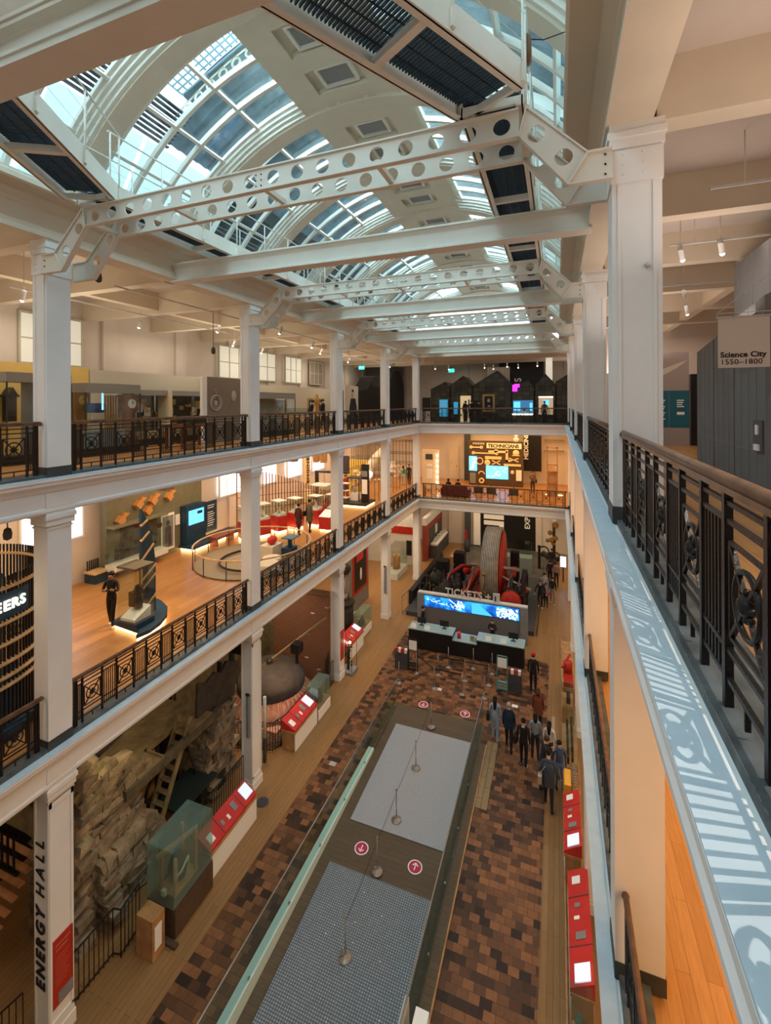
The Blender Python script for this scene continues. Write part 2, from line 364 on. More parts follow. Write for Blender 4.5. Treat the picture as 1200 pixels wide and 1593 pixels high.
# ------------------------------------------------------------------ columns
def column(side, k, lv):
    xa, xb = (XL-.43, XL) if side == 'left' else (XR, XR+.54)
    wy = WY
    zb, zt = {'ground': (0, 5.38), 'middle': (6.1, 10.98), 'top': (11.7, 16.6)}[lv]
    where = ('corner column at the far end' if k == 4 else '%s column from the camera' % ORD[k])
    t = thing('column', 'white square %s-level column, %s of the %s row' % (lv, where, side), 'column', (xa, Y0+S*k, zb))
    W, H = xb-xa, zt-zb
    b = MB()
    if lv == 'top':
        b.box(0, W, 0, wy, 0, H-.1)
        g = .015
        for xx in (.06, W-.1): b.box(xx, xx+.04, -g, 0, .3, H-.75)
        b.box(-.015, W+.015, -.02, wy+.02, H-.72, H-.32)
        b.out('shaft', WHITE, t)
        c = MB()
        c.box(-.03, W+.03, -.03, wy+.03, H-.30, H-.18); c.box(-.05, W+.05, -.05, wy+.05, H-.18, H-.1); c.box(-.03, W+.03, -.03, wy+.03, H-.1, H)
        c.out('capital', WHITE, t)
        if k < 3:
            r = MB()
            for i in range(2):
                for j in range(3): r.ball((.12+i*.22, -.02, H-.62+j*.12), .012, 6)
            r.out('rivets', STEELW, t)
    else:
        b.box(.0, W, 0, wy, 0, H)
        hx = W if side == 'left' else 0
        if lv == 'ground':
            # raised frame round a sunk panel on the hall face and the near face
            s1 = .02; sg = 1 if side == 'left' else -1
            x0_, x1_ = sorted((hx, hx+sg*s1))
            for (ya, yb, za, zb_) in ((0, .05, .45, H-.32), (wy-.05, wy, .45, H-.32), (0, wy, H-.45, H-.32), (0, wy, .35, .5)): b.box(x0_, x1_, ya, yb, za, zb_)
            for (xx, xy) in ((0, .05), (W-.05, W)): b.box(xx, xy, -s1, 0, .35, H-.32)
        b.out('shaft', WHITE, t)
        c = MB()
        for e, z0, z1 in ((.02, H-.34, H-.30), (.045, H-.26, H-.13), (.07, H-.13, H-.04), (.05, H-.04, H)):
            c.box(-e*.6, W+e, -e, wy+e, z0, z1)
        c.out('capital', WHITE, t)
    e = .035
    b = MB()
    if lv == 'ground': b.box(-e, W+e, -e, wy+e, 0, .28); b.box(-.015, W+.015, -.015, wy+.015, .28, .36)
    else: b.box(-e*.3, W+e*.3, -e*.3, wy+e*.3, 0, .22)
    b.out('base', WHITE if lv == 'ground' else SKIRT, t)
    return t
COLS = {}
for lv in ('ground', 'middle', 'top'):
    for k in range(5):
        COLS[('left', k, lv)] = column('left', k, lv)
        COLS[('right', k, lv)] = column('right', k, lv)
# ------------------------------------------------------------------ railings
def railing_parts(L, units):
    """local: runs along +y, height above the kerb; shared meshes"""
    hr = MB().tube([(0, -.06, 1.05), (0, L+.06, 1.05)], .034, 10).box(-.03, .03, -.06, L+.06, 1.0, 1.03)
    hr.ball((0, -.06, 1.03), .045, 8); hr.ball((0, L+.06, 1.03), .045, 8)
    fr = MB()
    for z, h in ((.95, .022), (.865, .022), (.26, .022), (.12, .022)): fr.box(-.011, .011, 0, L, z-h/2, z+h/2)
    u = L/units
    posts = [0, .05, L-.05, L]
    meds = []
    for i in range(units):
        c = u*(i+.5); a = .19
        meds.append(c)
        posts += [c-a-.045, c+a+.045]
        for yy in (c-a, c+a): fr.box(-.009, .009, yy-.011, yy+.011, .33, .77)
        for zz in (.33, .77): fr.box(-.009, .009, c-a, c+a, zz-.009, zz+.009)
        if i < units-1:
            m0, m1 = c+a+.045, c+u-a-.045
            n = max(2, int(round((m1-m0)/.055)))
            for j in range(1, n): yy = m0+(m1-m0)*j/n; fr.box(-.008, .008, yy-.008, yy+.008, .10, .865)
        fr.box(-.011, .011, c-.006, c+.006, .02, .12)
    m1 = meds[0]-.235
    for j in range(1, 4): yy = .05+(m1-.05)*j/4; fr.box(-.008, .008, yy-.008, yy+.008, .1, .865); yy = L-yy; fr.box(-.008, .008, yy-.008, yy+.008, .1, .865)
    for p in posts: fr.box(-.018, .018, p-.018, p+.018, -.03, 1.0)
    md = MB()
    c = (0, 0, .55); ro = MB()
    md.ring(c, .14, .014, 'x', 24)
    for sx in (-1, 1):
        md.bar((0, sx*.19, .77), (0, -sx*.19, .33), .02, .02)
    ro.ball(c, .05, 8, sc=(.8, 1, 1))
    for q in range(8):
        t = q*PI/4; ro.ball((0, .06*math.cos(t), .55+.06*math.sin(t)), .017, 6)
    return hr, fr, (md, ro), meds
RAILPROTO = {}
def railing(label, L, units, loc, rz=0):
    key = (round(L, 2), units)
    t = thing('gallery_railing', label, 'railing', loc, rz)
    if key not in RAILPROTO:
        hr, fr, md, meds = railing_parts(L, units)
        a = hr.out('handrail', WOODRAIL, t); f = fr.out('balusters', IRON, t); ms = []
        for c in meds: 
            if not ms: m0 = md[0].out('medallion', IRON, t, (0, c, 0)); r0 = md[1].out('rosette', IRON, m0); ms.append(m0)
            else: m1 = m0.copy(); COL.objects.link(m1); m1.location = (0, c, 0); ms.append(m1); r1 = r0.copy(); COL.objects.link(r1); r1.parent = m1
        RAILPROTO[key] = (a, f, m0, meds)
    else:
        a, f, m0, meds = RAILPROTO[key]
        for o in (a, f): c = o.copy(); COL.objects.link(c); c.parent = t
        for y in meds:
            c = m0.copy(); COL.objects.link(c); c.parent = t; c.location = (0, y, 0); r1 = m0.children[0].copy(); COL.objects.link(r1); r1.parent = c
    return t
for lv, zt in (('top', 11.78), ('middle', 6.18)):
    for side, x in (('left', XL-.12), ('right', XR+.11)):
        for k in range(-1, 4):
            ya = Y0+S*k+WY+.12; L = S-WY-.24
            if k == -1: lab = 'beside the camera' if side == 'right' else 'cut by the left edge of the photo'
            else: lab = 'between the %s and %s columns' % (ORD[k], ORD[k+1])
            railing('iron %s-gallery railing, %s side, %s' % (lv, side, lab), L, 7, (x, ya, zt))
    railing('black iron %s-gallery railing across the far end of the hall' % lv, 9.9, 12, (XR-.15, YB+.13, zt), PI/2)
# ------------------------------------------------------------------ castellated trusses
def holed_plate(b, p0, p1, h0, t, n, r, y, end0=None, end1=None):
    """web plate from p0 to p1 (x,z of the bottom edge line centre), depth h0, thickness t, n round holes"""
    P0 = Vector((p0[0], 0, p0[1])); P1 = Vector((p1[0], 0, p1[1])); L = (P1-P0).length; ux = (P1-P0).normalized(); uz = Vector((-ux.z, 0, ux.x))
    if uz.z < 0: uz = -uz
    cell = L/n; N = 16
    for i in range(n):
        cx = cell*(i+.5)
        outer = []; inner = []
        for k in range(N):
            a = 2*PI*k/N; ca, sa = math.cos(a), math.sin(a)
            sc = min(cell/2/abs(ca) if abs(ca) > 1e-6 else 9, h0/2/abs(sa) if abs(sa) > 1e-6 else 9)
            if k % 4 == 2: pass
            outer.append((cx+ca*sc, h0/2+sa*sc)); inner.append((cx+ca*r, h0/2+sa*r))
        # snap the four diagonal samples to the cell corners
        for k, (qx, qz) in zip((2, 6, 10, 14), ((1, 1), (-1, 1), (-1, -1), (1, -1))): outer[k] = (cx+qx*cell/2, h0/2+qz*h0/2)
        def P(q, yy): v = P0+ux*q[0]+uz*q[1]; return (v.x, yy, v.z)
        vs = [P(q, y) for q in outer]+[P(q, y) for q in inner]+[P(q, y+t) for q in outer]+[P(q, y+t) for q in inner]
        fs = []
        for k in range(N):
            j = (k+1) % N
            fs += [(k, j, N+j, N+k), (2*N+k, 3*N+k, 3*N+j, 2*N+j), (N+k, N+j, 3*N+j, 3*N+k)]
        b.add(vs, fs)
    # flanges top and bottom
    for off in (0, h0):
        a = P0+uz*off; c = P1+uz*off
        b.bar((a.x, y+t/2, a.z), (c.x, y+t/2, c.z), .10, .02, up=(uz.x, uz.y, uz.z))
def truss(k):
    y = Y0+S*k
    t = thing('castellated_truss', 'white steel truss with round holes bolted to the %s pair of columns' % (ORD[k] if k < 4 else 'far end'), 'roof truss', (-4.55, y, 16))
    for name, yy in (('near_girder', -.09), ('far_girder', WY+.06)):
        b = MB(); b.at((4.55, -y, -16)); Yp = y+yy
        holed_plate(b, (-8.45, 16.63), (-.45, 16.66), .35, .02, 18, .112, Yp)
        holed_plate(b, (-.42, 16.64), (.13, 15.98), .35, .02, 2, .095, Yp) if False else None
        # right and left arms
        def arm(pt, pb, qt, qb):
            n = 2
            P = [Vector((p[0], 0, p[1])) for p in (pt, pb, qt, qb)]
            b0 = len(b.v)
            N = 16
            for i in range(n):
                f0, f1 = i/n, (i+1)/n
                A = P[0].lerp(P[2], f0); B = P[1].lerp(P[3], f0); C = P[1].lerp(P[3], f1); D = P[0].lerp(P[2], f1)
                cc = (A+B+C+D)/4
                corners = [A, D, C, B]
                outer = []
                for e in range(4):
                    for s_ in range(4): outer.append(corners[e].lerp(corners[(e+1) % 4], s_/4))
                inner = []
                for q in outer:
                    d = (q-cc).normalized(); inner.append(cc+d*.11)
                vs = [(v.x, Yp, v.z) for v in outer]+[(v.x, Yp, v.z) for v in inner]+[(v.x, Yp+.02, v.z) for v in outer]+[(v.x, Yp+.02, v.z) for v in inner]
                fs = []
                for q in range(N):
                    j = (q+1) % N; fs += [(q, j, N+j, N+q), (2*N+q, 3*N+q, 3*N+j, 2*N+j), (N+q, N+j, 3*N+j, 3*N+q)]
                b.add(vs, fs)
            for u, v in ((0, 2), (1, 3)):
                b.bar((P[u].x, Yp+.01, P[u].z), (P[v].x, Yp+.01, P[v].z), .10, .02, up=(0, 1, 0)) if False else b.bar((P[u].x, Yp+.01, P[u].z), (P[v].x, Yp+.01, P[v].z), .10, .02)
            b.bar((P[0].x, Yp+.01, P[0].z), (P[1].x, Yp+.01, P[1].z), .09, .018); b.bar((P[2].x, Yp+.01, P[2].z), (P[3].x, Yp+.01, P[3].z), .09, .018)
        arm((-.36, 17.01), (-.45, 16.66), (.36, 16.29), (.14, 15.93))
        arm((-8.52, 16.98), (-8.45, 16.63), (-9.33, 16.22), (-9.12, 15.85))
        b.prism([(.36, 16.29), (.14, 15.93), (.64, 15.93), (.64, 16.29)], 'y', Yp, Yp+.02)
        b.prism([(-9.33, 16.22), (-9.12, 15.85), (-9.75, 15.85), (-9.75, 16.22)], 'y', Yp, Yp+.02)
        for xa, xb, z in ((.14, .64, 15.93), (.36, .64, 16.29), (-9.75, -9.12, 15.85), (-9.75, -9.33, 16.22)): b.box(xa, xb, Yp-.04, Yp+.06, z-.01, z+.01)
        b.out(name, STEELW, t)
    for x in (-8.46, -6.4, -4.45, -2.45, -.4):
        b = MB(); b.at((4.55, -y, -16)); b.box(x-.04, x+.04, y-.07, y+WY+.06, 16.68, 16.76); b.out('cross_tie', STEELW, t)
    b = MB(); b.at((4.55, -y, -16))
    for x in (-4.55, -4.45):
        for j in range(3): b.ball((x, y-.095, 16.72+j*.09), .012, 6)
    for x in (.56, -9.66):
        for j in range(3): b.ball((x, y-.095, 15.99+j*.12), .014, 6)
    b.out('bolts', IRON2, t)
for k in range(5):
    if k < 4: truss(k)
# plain beams half way between the trusses
for k in range(5):
    y = 3.0+6.6*k
    b = MB()
    b.box(XL, XR, y-.17, y+.17, 16.5, 16.54); b.box(XL, XR, y-.17, y+.17, 16.95, 16.99); b.box(XL, XR, y-.05, y+.05, 16.54, 16.95)
    b.prism([(y-.05, 16.54), (y-.13, 16.54), (y-.05, 16.6)], 'x', XL, XR); b.prism([(y-.05, 16.95), (y-.13, 16.95), (y-.05, 16.88)], 'x', XL, XR)
    if k == 0:
        b.box(XL, XR, y-.17, y-.03, 16.6, 16.64); b.box(XL, XR, y-.15, y-.03, 16.54, 16.60); b.box(XL, XR, y-.15, y-.03, 16.9, 16.99)
        b.prism([(y-.17, 16.99), (y+.17, 16.99), (y+.3, 17.2), (y-.3, 17.2)], 'x', XL, XR)
    tag(b.out('steel_beam', STEELW), ['deep white beam crossing the top left corner of the photo', 'white steel beam just beyond the nearest truss', 'white steel beam just beyond the second truss', 'white steel beam just beyond the third truss', 'white steel beam just beyond the farthest truss'][k], 'beam')
# ------------------------------------------------------------------ vault
CX, CZ, R = -4.555, 14.4, 6.0
def arc_pts(r, a0, a1, n): return [(CX+r*math.sin(a0+(a1-a0)*i/n), CZ+r*math.cos(a0+(a1-a0)*i/n)) for i in range(n+1)]
A = math.radians(58)
def arc_band(b, r0, r1, y0, y1, a0=-A, a1=A, n=40, m=None):
    p = arc_pts(r0, a0, a1, n); q = arc_pts(r1, a0, a1, n); N = n+1
    vs = [(x, y0, z) for x, z in p]+[(x, y0, z) for x, z in q]+[(x, y1, z) for x, z in p]+[(x, y1, z) for x, z in q]
    fs = []
    for i in range(n):
        fs += [(i, i+1, N+i+1, N+i), (2*N+i, 3*N+i, 3*N+i+1, 2*N+i+1), (i, 2*N+i, 2*N+i+1, i+1), (N+i, N+i+1, 3*N+i+1, 3*N+i)]
    b.add(vs, fs, False, m)
for k in range(-1, 8):
    y = 6.6+3.3*k
    b = MB()
    arc_band(b, 6.0, 6.45, y, y+.42, m=0)
    for i in range(4):
        e = .07*(i+1); r0 = 6.05+.08*i
        arc_band(b, r0, r0+.08, y-e, y, m=1); arc_band(b, r0, r0+.08, y+.42, y+.42+e, m=1)
    struct(b.out('trim_7', [CREAM, STEELW]), 'moulded arch rib of the glazed vault, number %d from the camera' % (k+2))
# coffered spine with grilles
GRILLE = brick_mat('pierced_grille', [(.62,.6,.55),(.5,.49,.46)], .05, .05, .018, (.22,.22,.22), rough=.6, off=0)
b = MB(); sa = math.asin(1.25/6.1)
for s_ in (-1, 1):
    a1 = s_*sa; a0 = s_*math.asin(.62/6.1)
    lo, hi = sorted((a0, a1)); arc_band(b, 6.05, 6.3, -1.5, YB, lo, hi, 4)
sb = math.asin(.62/6.1)
grilles = []
for k in range(-2, 8):
    yb = 7.02+3.3*k
    for c in (yb+.85, yb+2.05):
        grilles.append(c)
    for ya, yb2 in ((yb-.42, yb+.45), (yb+1.22, yb+1.68), (yb+2.42, yb+2.9)): arc_band(b, 6.05, 6.3, ya, yb2, -sb, sb, 4)
arc_band(b, 6.2, 6.3, -1.5, YB, -sb, sb, 4)
struct(b.out('ceiling', CREAM), 'cream coffered spine along the crown of the vault')
NUM = 'first second third fourth fifth sixth seventh eighth ninth tenth eleventh twelfth thirteenth fourteenth fifteenth sixteenth seventeenth'.split()
for i, c in enumerate(grilles):
    if c < 6 or c > 30: continue
    t = thing('vault_grille', 'pierced metal grille in the vault crown, %s from the camera' % NUM[len([g for g in grilles[:i] if 6 <= g <= 30])], 'vent', (CX, c, 20.55))
    MB().box(-.36, .36, -.26, .26, 0, .03).out('grille_plate', GRILLE, t)
    f = MB()
    for a_, b_, c_, d_ in ((-.42, .42, -.32, -.26), (-.42, .42, .26, .32), (-.42, -.36, -.26, .26), (.36, .42, -.26, .26)): f.box(a_, b_, c_, d_, -.06, .06)
    f.out('grille_frame', STEELW, t)
# glazing bars and glass
angs = [math.radians(a) for a in (12.5, 23.5, 35, 46.5, 57.5)]
for k in range(-1, 7):
    ya, yb = 7.02+3.3*k+.28, 6.6+3.3*(k+1)-.28
    for side, sg in (('left', -1), ('right', 1)):
        b = MB()
        for a in angs:
            x, z = CX+6.3*math.sin(sg*a), CZ+6.3*math.cos(a)
            b.bar((x, ya-.1, z), (x, yb+.1, z), .07, .1, up=(math.sin(sg*a), 0, math.cos(a)))
        for f in (1/3, 2/3):
            y = ya+(yb-ya)*f; lo, hi = sorted((sg*angs[0], sg*angs[-1])); arc_band(b, 6.24, 6.36, y-.045, y+.045, lo, hi, 14)
        o = struct(b.out('window_%d' % (k*2+3+(sg+1)//2), STEELW), 'glazing bars of the vault, %s side, bay %d' % (side, k+2))
        g = MB(); lo, hi = sorted((sg*angs[0], sg*angs[-1])); arc_band(g, 6.37, 6.375, ya, yb, lo, hi, 10); g.out('window_pane', VGLASS, o)
# outer roof: corrugated sheet, louvres, white blinds and an open lattice rooflight
SHEET = mat('corrugated_roof_sheet', (.10, .13, .15), .6, var=.3, vscale=3)
BLIND = mat('backlit_white_blind', (.45, .60, .63), .7, emit=.26, ecol=(.72, .95, 1))
SKYL = mat('bright_sky_glazing', (.9, .97, 1), .5, emit=1.0, ecol=(.8, .95, 1))
LOUV = mat('black_louvre', (.02, .024, .026), .5)
b = MB(); n = 40
def rr(a, y, R0): return (CX+R0*math.sin(a), y, CZ+R0*math.cos(a))
def corr(b, a0, a1, y0, y1, R0=7.9, amp=.06, per=.34, na=6):
    ny = max(2, int((y1-y0)/(per/4))); vs = []
    for i in range(ny+1):
        y = y0+(y1-y0)*i/ny; rad = R0+amp*math.sin(2*PI*y/per)
        for j in range(na+1): vs.append(rr(a0+(a1-a0)*j/na, y, rad))
    fs = [(i*(na+1)+j, i*(na+1)+j+1, (i+1)*(na+1)+j+1, (i+1)*(na+1)+j) for i in range(ny) for j in range(na)]
    b.add(vs, fs, True)
D = math.radians
corr(b, D(-42), D(-12), 9.4, YB); corr(b, D(-33), D(-12), 9.0, 9.4); corr(b, D(-12), D(12), -2, YB); corr(b, D(12), D(60), -2, YB); corr(b, D(-42), D(-12), -2, 6.6)
struct(b.out('ceiling', SHEET), 'grey corrugated sheets of the outer roof')
b = MB()
for k in range(-1, 8):
    y = 5.4+3.3*k
    for s_, am in ((-1, 60), (1, 62)):
        if s_ < 0 and 6 < y < 9: continue
        pts = [rr(s_*D(14+4*i), y, 7.6) for i in range(12)]
        for i in range(len(pts)-1): b.bar(pts[i], pts[i+1], .1, .22)
for i in range(12): y = 9.45+.15*i
struct(b.out('trim_8', STEELW), 'white outer roof rafters above the glazed vault')
b = MB()
for y0_, y1_ in ((3.2, 6.2), (6.35, 8.6), (8.7, 11.2)):
    b.quad(rr(D(-43), y0_, 7.6), rr(D(-43), y1_, 7.6), rr(D(-62), y1_, 7.4), rr(D(-62), y0_, 7.4))
b.quad(rr(D(-64), -2, 7.4), rr(D(-64), YB, 7.4), (-9.72, YB, 17.5), (-9.72, -2, 17.5))
b.quad((.62, -2, 17.5), (.62, YB, 17.5), (1.6, YB, 20.2), (1.6, -2, 20.2))
struct(b.out('window_30', BLIND), 'backlit white blinds and side lights of the outer roof')
b = MB()
for i in range(14): 
    a = D(-42.5+i*.9); p = rr(a, 5.5, 7.75); q = rr(a, 9.4, 7.75)
    if i < 9: b.bar(p, q, .10, .03)
for y in (11.2, YB): pass
b.quad(rr(D(-42), 11.2, 8.0), rr(D(-42), YB, 8.0), rr(D(-62), YB, 7.8), rr(D(-62), 11.2, 7.8))
struct(b.out('trim_9', LOUV), 'black louvres and dark boarding of the outer roof')
t = struct(MB().quad(rr(D(-33), 6.7, 8.1), rr(D(-33), 9.0, 8.1), rr(D(-13), 9.0, 8.1), rr(D(-13), 6.7, 8.1)).out('window_31', SKYL), 'bright rooflight seen through a lattice grid')
b = MB()
for i in range(17): a = D(-33+20*i/16); b.bar(rr(a, 6.7, 7.95), rr(a, 9.0, 7.95), .03, .03)
for i in range(15): y = 6.7+2.3*i/14; b.bar(rr(D(-33), y, 7.95), rr(D(-13), y, 7.95), .03, .03)
b.out('window_lattice', mat('lattice', (.25, .4, .48), .5), t)
b = MB()
for i in range(5): pass
holed = MB(); 
for i in range(7): holed.ring(rr(D(-34+3.2*i), 9.15, 7.7), .12, .03, 'y', 14)
a0_, a1_ = D(-37), D(-12)
arc_band(holed, 7.50, 7.56, 9.13, 9.17, a0_, a1_, 8); arc_band(holed, 7.84, 7.9, 9.13, 9.17, a0_, a1_, 8)
tag(holed.out('roof_light_girder', STEELW), 'curved white girder with round holes beside the bright lattice rooflight', 'beam')
# ------------------------------------------------------------------ catwalks
GRATE = mat('steel_grating', (.03, .04, .05), .5, .3)
def catwalk(name, label, p, q, width, zb=17.05, rails=(1, 1), nrail=6, slat_along=False, bars=1):
    """walkway from p to q (x,y centre line)"""
    P = Vector((p[0], p[1], 0)); Q = Vector((q[0], q[1], 0)); L = (Q-P).length; ang = math.atan2(Q.y-P.y, Q.x-P.x)-PI/2
    t = thing(name, label, 'catwalk', (p[0], p[1], zb), ang); h = width/2
    b = MB()
    for s_ in (-1, 1):
        b.box(s_*h-.02, s_*h+.02, 0, L, 0, .33)
        for z in (0, .31): b.box(min(s_*h, s_*(h-.09)), max(s_*h, s_*(h-.09)), 0, L, z, z+.02)
    n = max(2, int(L/1.4))
    for i in range(n+1): y = L*i/n; b.box(-h, h, max(0, y-.05), min(L, y+.05), .02, .12)
    b.out('side_channels', STEELW, t)
    g = MB(); y = .05
    while y < L-.03: g.box(-h+.05, h-.05, y, y+.016, .17, .21); y += .05
    for x in (-h*.6, -h*.2, h*.2, h*.6): g.box(x-.006, x+.006, 0, L, .16, .18)
    g.out('grating', GRATE, t)
    for s_, on in zip((-1, 1), rails):
        if not on: continue
        r = MB(); x = s_*(h+.03); m = max(2, int(L/1.2))
        for i in range(m+1):
            y = .05+(L-.1)*i/m; r.tube([(x, y, .02), (x, y, 1.25)], .016, 6); r.box(x-.02, x+.02, y-.03, y+.03, .05, .25)
        r.tube([(x, 0, 1.25), (x, L, 1.25)], .016, 6)
        for z in (.55, .9): r.tube([(x, 0, z), (x, L, z)], .004, 4)
        r.out('guard_rail', STEELW, t)
    return t
catwalk('roof_catwalk', 'grated catwalk splaying down from the top edge towards the nearest column on the right', (-3.95, .5), (-.79, 6.05), .95)
catwalk('roof_catwalk', 'dark grated catwalk splaying towards the left column at the top left of the photo', (-4.9, .3), (-8.25, 6.1), .95)
catwalk('roof_catwalk', 'long grated catwalk running along the right side under the vault', (-.8, 6.1), (-.8, YB), .8)
catwalk('roof_catwalk', 'long grated catwalk running along the left side under the vault', (-8.25, 6.1), (-8.25, YB), .8)
# ================================================================== ground floor
def outw(b, name, mats, t):
    L = t.location; b.v = [(x-L.x, y-L.y, z-L.z) for x, y, z in b.v]
    return b.out(name, mats, t)
# ramp with glass balustrades
MAT1 = brick_mat('ribbed_grey_matting', [(.28,.33,.36),(.42,.48,.52),(.35,.41,.45)], .06, .06, .012, (.10,.12,.14), rough=.6, off=0, bumpy=.6)
MAT2 = mat('fine_grey_carpet', (.33, .34, .36), .8, var=.12, vscale=40, bump=.3, bscale=150)
DWOOD = brick_mat('dark_ramp_boards', [(.10,.075,.05),(.14,.11,.08),(.12,.085,.055)], 2.4, .16, .004, (.05,.035,.02), rough=.5, grain=1)
slab('floor', DGREY, -7.2, -2.5, -2, 18.9, -1.0, -.85, 'sub floor beneath the ramp')
b = MB().prism([(18.9, 0), (18.9, -.1), (-2, -.7), (-2, -.62)], 'x', -6.62, -2.85)
struct(b.out('floor', DWOOD), 'dark boarded ramp sinking towards the camera')
def rz(y): return -(18.9-y)*.0297
for nm, ya, yb, mt, lab in (('floor_mat', 13.25, 17.7, MAT2, 'plain grey carpet mat on the upper half of the ramp'), ('floor_mat', 1, 11.85, MAT1, 'ribbed grey mat on the lower half of the ramp')):
    tag(MB().prism([(ya, rz(ya)+.005), (yb, rz(yb)+.005), (yb, rz(yb)+.03), (ya, rz(ya)+.03)], 'x', -6.28, -3.2).out(nm, mt), lab, 'mat')
tag(MB().box(-6.84, -6.62, -2, 16.1, -.8, .03).out('ramp_kerb', mat('pale_green_kerb', (.62,.80,.76), .35)), 'pale green kerb along the left side of the sunken ramp', 'kerb')
tag(MB().box(-6.84, -6.62, 16.1, 18.9, -.3, .02).out('ramp_kerb', DWOOD), 'dark timber kerb at the top left end of the ramp', 'kerb')
b = MB().box(-2.85, -2.62, -2, 17.7, -.8, .06, m=0).box(-2.62, -2.585, -2, 17.7, -.1, .07, m=1)
tag(b.out('ramp_kerb', [DWOOD, OAK]), 'dark timber kerb along the right side of the ramp', 'kerb')
tag(MB().box(-2.6, -2.2, 14.9, 18.0, 0, .02).out('floor_plate', brick_mat('brown_tile_strip', [(.22,.15,.08),(.3,.2,.1)], .9, .4, .01, (.1,.07,.04), rot=PI/2)), 'pale brown floor strip beside the top right end of the ramp', 'floor plate')
GT = glass_mat('balustrade_glass', (.80, .88, .86), .06)
for nm, x, ys, lab in (('left', -6.66, [3.6+1.67*i for i in range(10)], 'frameless glass balustrade along the left side of the ramp'), ('right', -2.93, [3.6+1.72*i for i in range(10)], 'frameless glass balustrade along the right side of the ramp')):
    t = thing('glass_balustrade', lab, 'balustrade', (x, 3.6, 0))
    for i in range(len(ys)-1): outw(MB().box(x-.008, x+.008, ys[i]+.01, ys[i+1]-.01, -.1, 1.02), 'glass_panel', GT, t)
    ye = ys[-1]
    r = MB().tube([(x, 3.6, 1.04), (x, ye, 1.04)], .02, 8)
    hook = [(x, ye, 1.04)]
    for i in range(1, 9): a = PI/2-PI*i/8; hook.append((x+(.0), ye+.22*math.cos(a)*1.0, 1.04-.2+.2*math.sin(a)))
    hook = [(x, ye, 1.04), (x, ye+.15, 1.06), (x+.05, ye+.3, 1.05), (x+.12, ye+.36, .98), (x+.16, ye+.36, .86), (x+.16, ye+.33, .0 if nm == 'right' else .7)]
    r.tube(hook, .018, 8)
    outw(r, 'handrail', CHROME, t)
    c = MB()
    for y in ys: c.box(x-.02, x+.02, y-.03, y+.03, -.02, .08)
    outw(c, 'clamps', CHROME, t)
t = thing('white_plinth', 'white two-part plinth at the near right end of the ramp glass', 'plinth', (-2.75, 8.0, 0))
outw(MB().box(-2.99, -2.90, 6, 8.9, -.7, 1.0), 'inner_slab', LGREY, t); outw(MB().box(-2.72, -2.45, 6, 8.8, 0, 1.02), 'outer_slab', PAPER, t)
# stanchions
def stanchion(name_lab, x, y, z, h=.95, dome=.17, group=None):
    t = thing('queue_post', name_lab, 'post', (x, y, z), 0, group)
    MB().lathe((0,0,0), [(0,.0),(dome,.0),(dome,.015),(dome*.8,.035),(dome*.3,.055),(.03,.075),(0,.075)], 18).out('base', CHROME, t)
    MB().tube([(0,0,.05),(0,0,h)], .02, 8).ball((0,0,h+.02), .032, 8).out('post', CHROME, t)
    return t
rs = [(9.96,'lowest on the ribbed mat'),(12.05,'at the lower edge of the boarded landing'),(13.71,'at the upper edge of the boarded landing'),(15.84,'in the middle of the plain carpet mat'),(18.0,'at the top end of the ramp')]
for y, l in rs: stanchion('steel queue post on the ramp, '+l, -4.87, y, rz(y)+.03)
b = MB()
for i in range(4):
    y0_, y1_ = rs[i][0], rs[i+1][0]; b.tube([(-4.87, y0_+(y1_-y0_)*j/6, rz(y0_)+.9+(rz(y1_)-rz(y0_))*j/6-.05*math.sin(PI*j/6)) for j in range(7)], .006, 5)
tag(b.out('queue_belt', BLACK), 'thin black belt strung between the ramp queue posts', 'belt')
# floor discs
DISC = mat('crimson_disc', (.42,.03,.09), .5)
for i, (x, y, up, lab) in enumerate([(-5.57,12.53,-1,'round crimson floor sign on the landing, arrow pointing to the camera'), (-3.9,12.56,1,'round crimson floor sign on the landing, arrow pointing away'), (-5.55,19.21,-1,'small crimson floor disc left of the ramp top'), (-3.72,19.23,1,'small crimson floor disc right of the ramp top')]):
    z = rz(y)+.004 if y < 18 else .004
    t = thing('floor_sign', lab, 'sign', (x, y, z))
    MB().cyl((0,0), .21, 0, .006, 28).out('rim', PAPER, t); MB().cyl((0,0), .18, .006, .009, 28).out('disc', DISC, t)
    a = MB().box(-.015, .015, -.1, .1, .009, .012).bar((0, up*.11, .0105), (-.08, up*.03, .0105), .03, .003).bar((0, up*.11, .0105), (.08, up*.03, .0105), .03, .003)
    a.out('arrow', PAPER, t)
tag(MB().cyl((-9.2,12.64), .2, 0, .012, 24).cyl((-9.2,12.64), .15, .012, .02, 24).out('floor_hatch', DGREY), 'round grey floor socket beside the second left column', 'floor hatch')
# black bar fences
def fence(lab, pts, h=1.1, step=.11, name='iron_fence'):
    x, y = pts[0][:2]; t = thing(name, lab, 'fence', (x, y, 0))
    bb = MB()
    for p, q in zip(pts, pts[1:]):
        P, Q = Vector(p), Vector(q); n = max(1, int((Q-P).length/step))
        for z in (.08, h): outw(MB().bar((P.x, P.y, z), (Q.x, Q.y, z), .03, .02), 'rail', BLACK, t)
        for i in range(n+1):
            c = P.lerp(Q, i/n); bb.box(c.x-.008, c.x+.008, c.y-.008, c.y+.008, 0, h)
    outw(bb, 'bars', BLACK, t); return t
fence('stepped black bar fence before the stone pier', [(-10.0,6.9),(-10.0,7.85),(-9.8,7.9),(-9.9,8.5)], 1.15)
fence('black bar fence behind the glass case and first red console', [(-10.0,10.1),(-10.05,12.75)], 1.25)
fence('black bar fence cut by the left edge, near the ENERGY HALL column', [(-10.35,6.1),(-10.5,5.3),(-12.5,5.1)], 1.1)
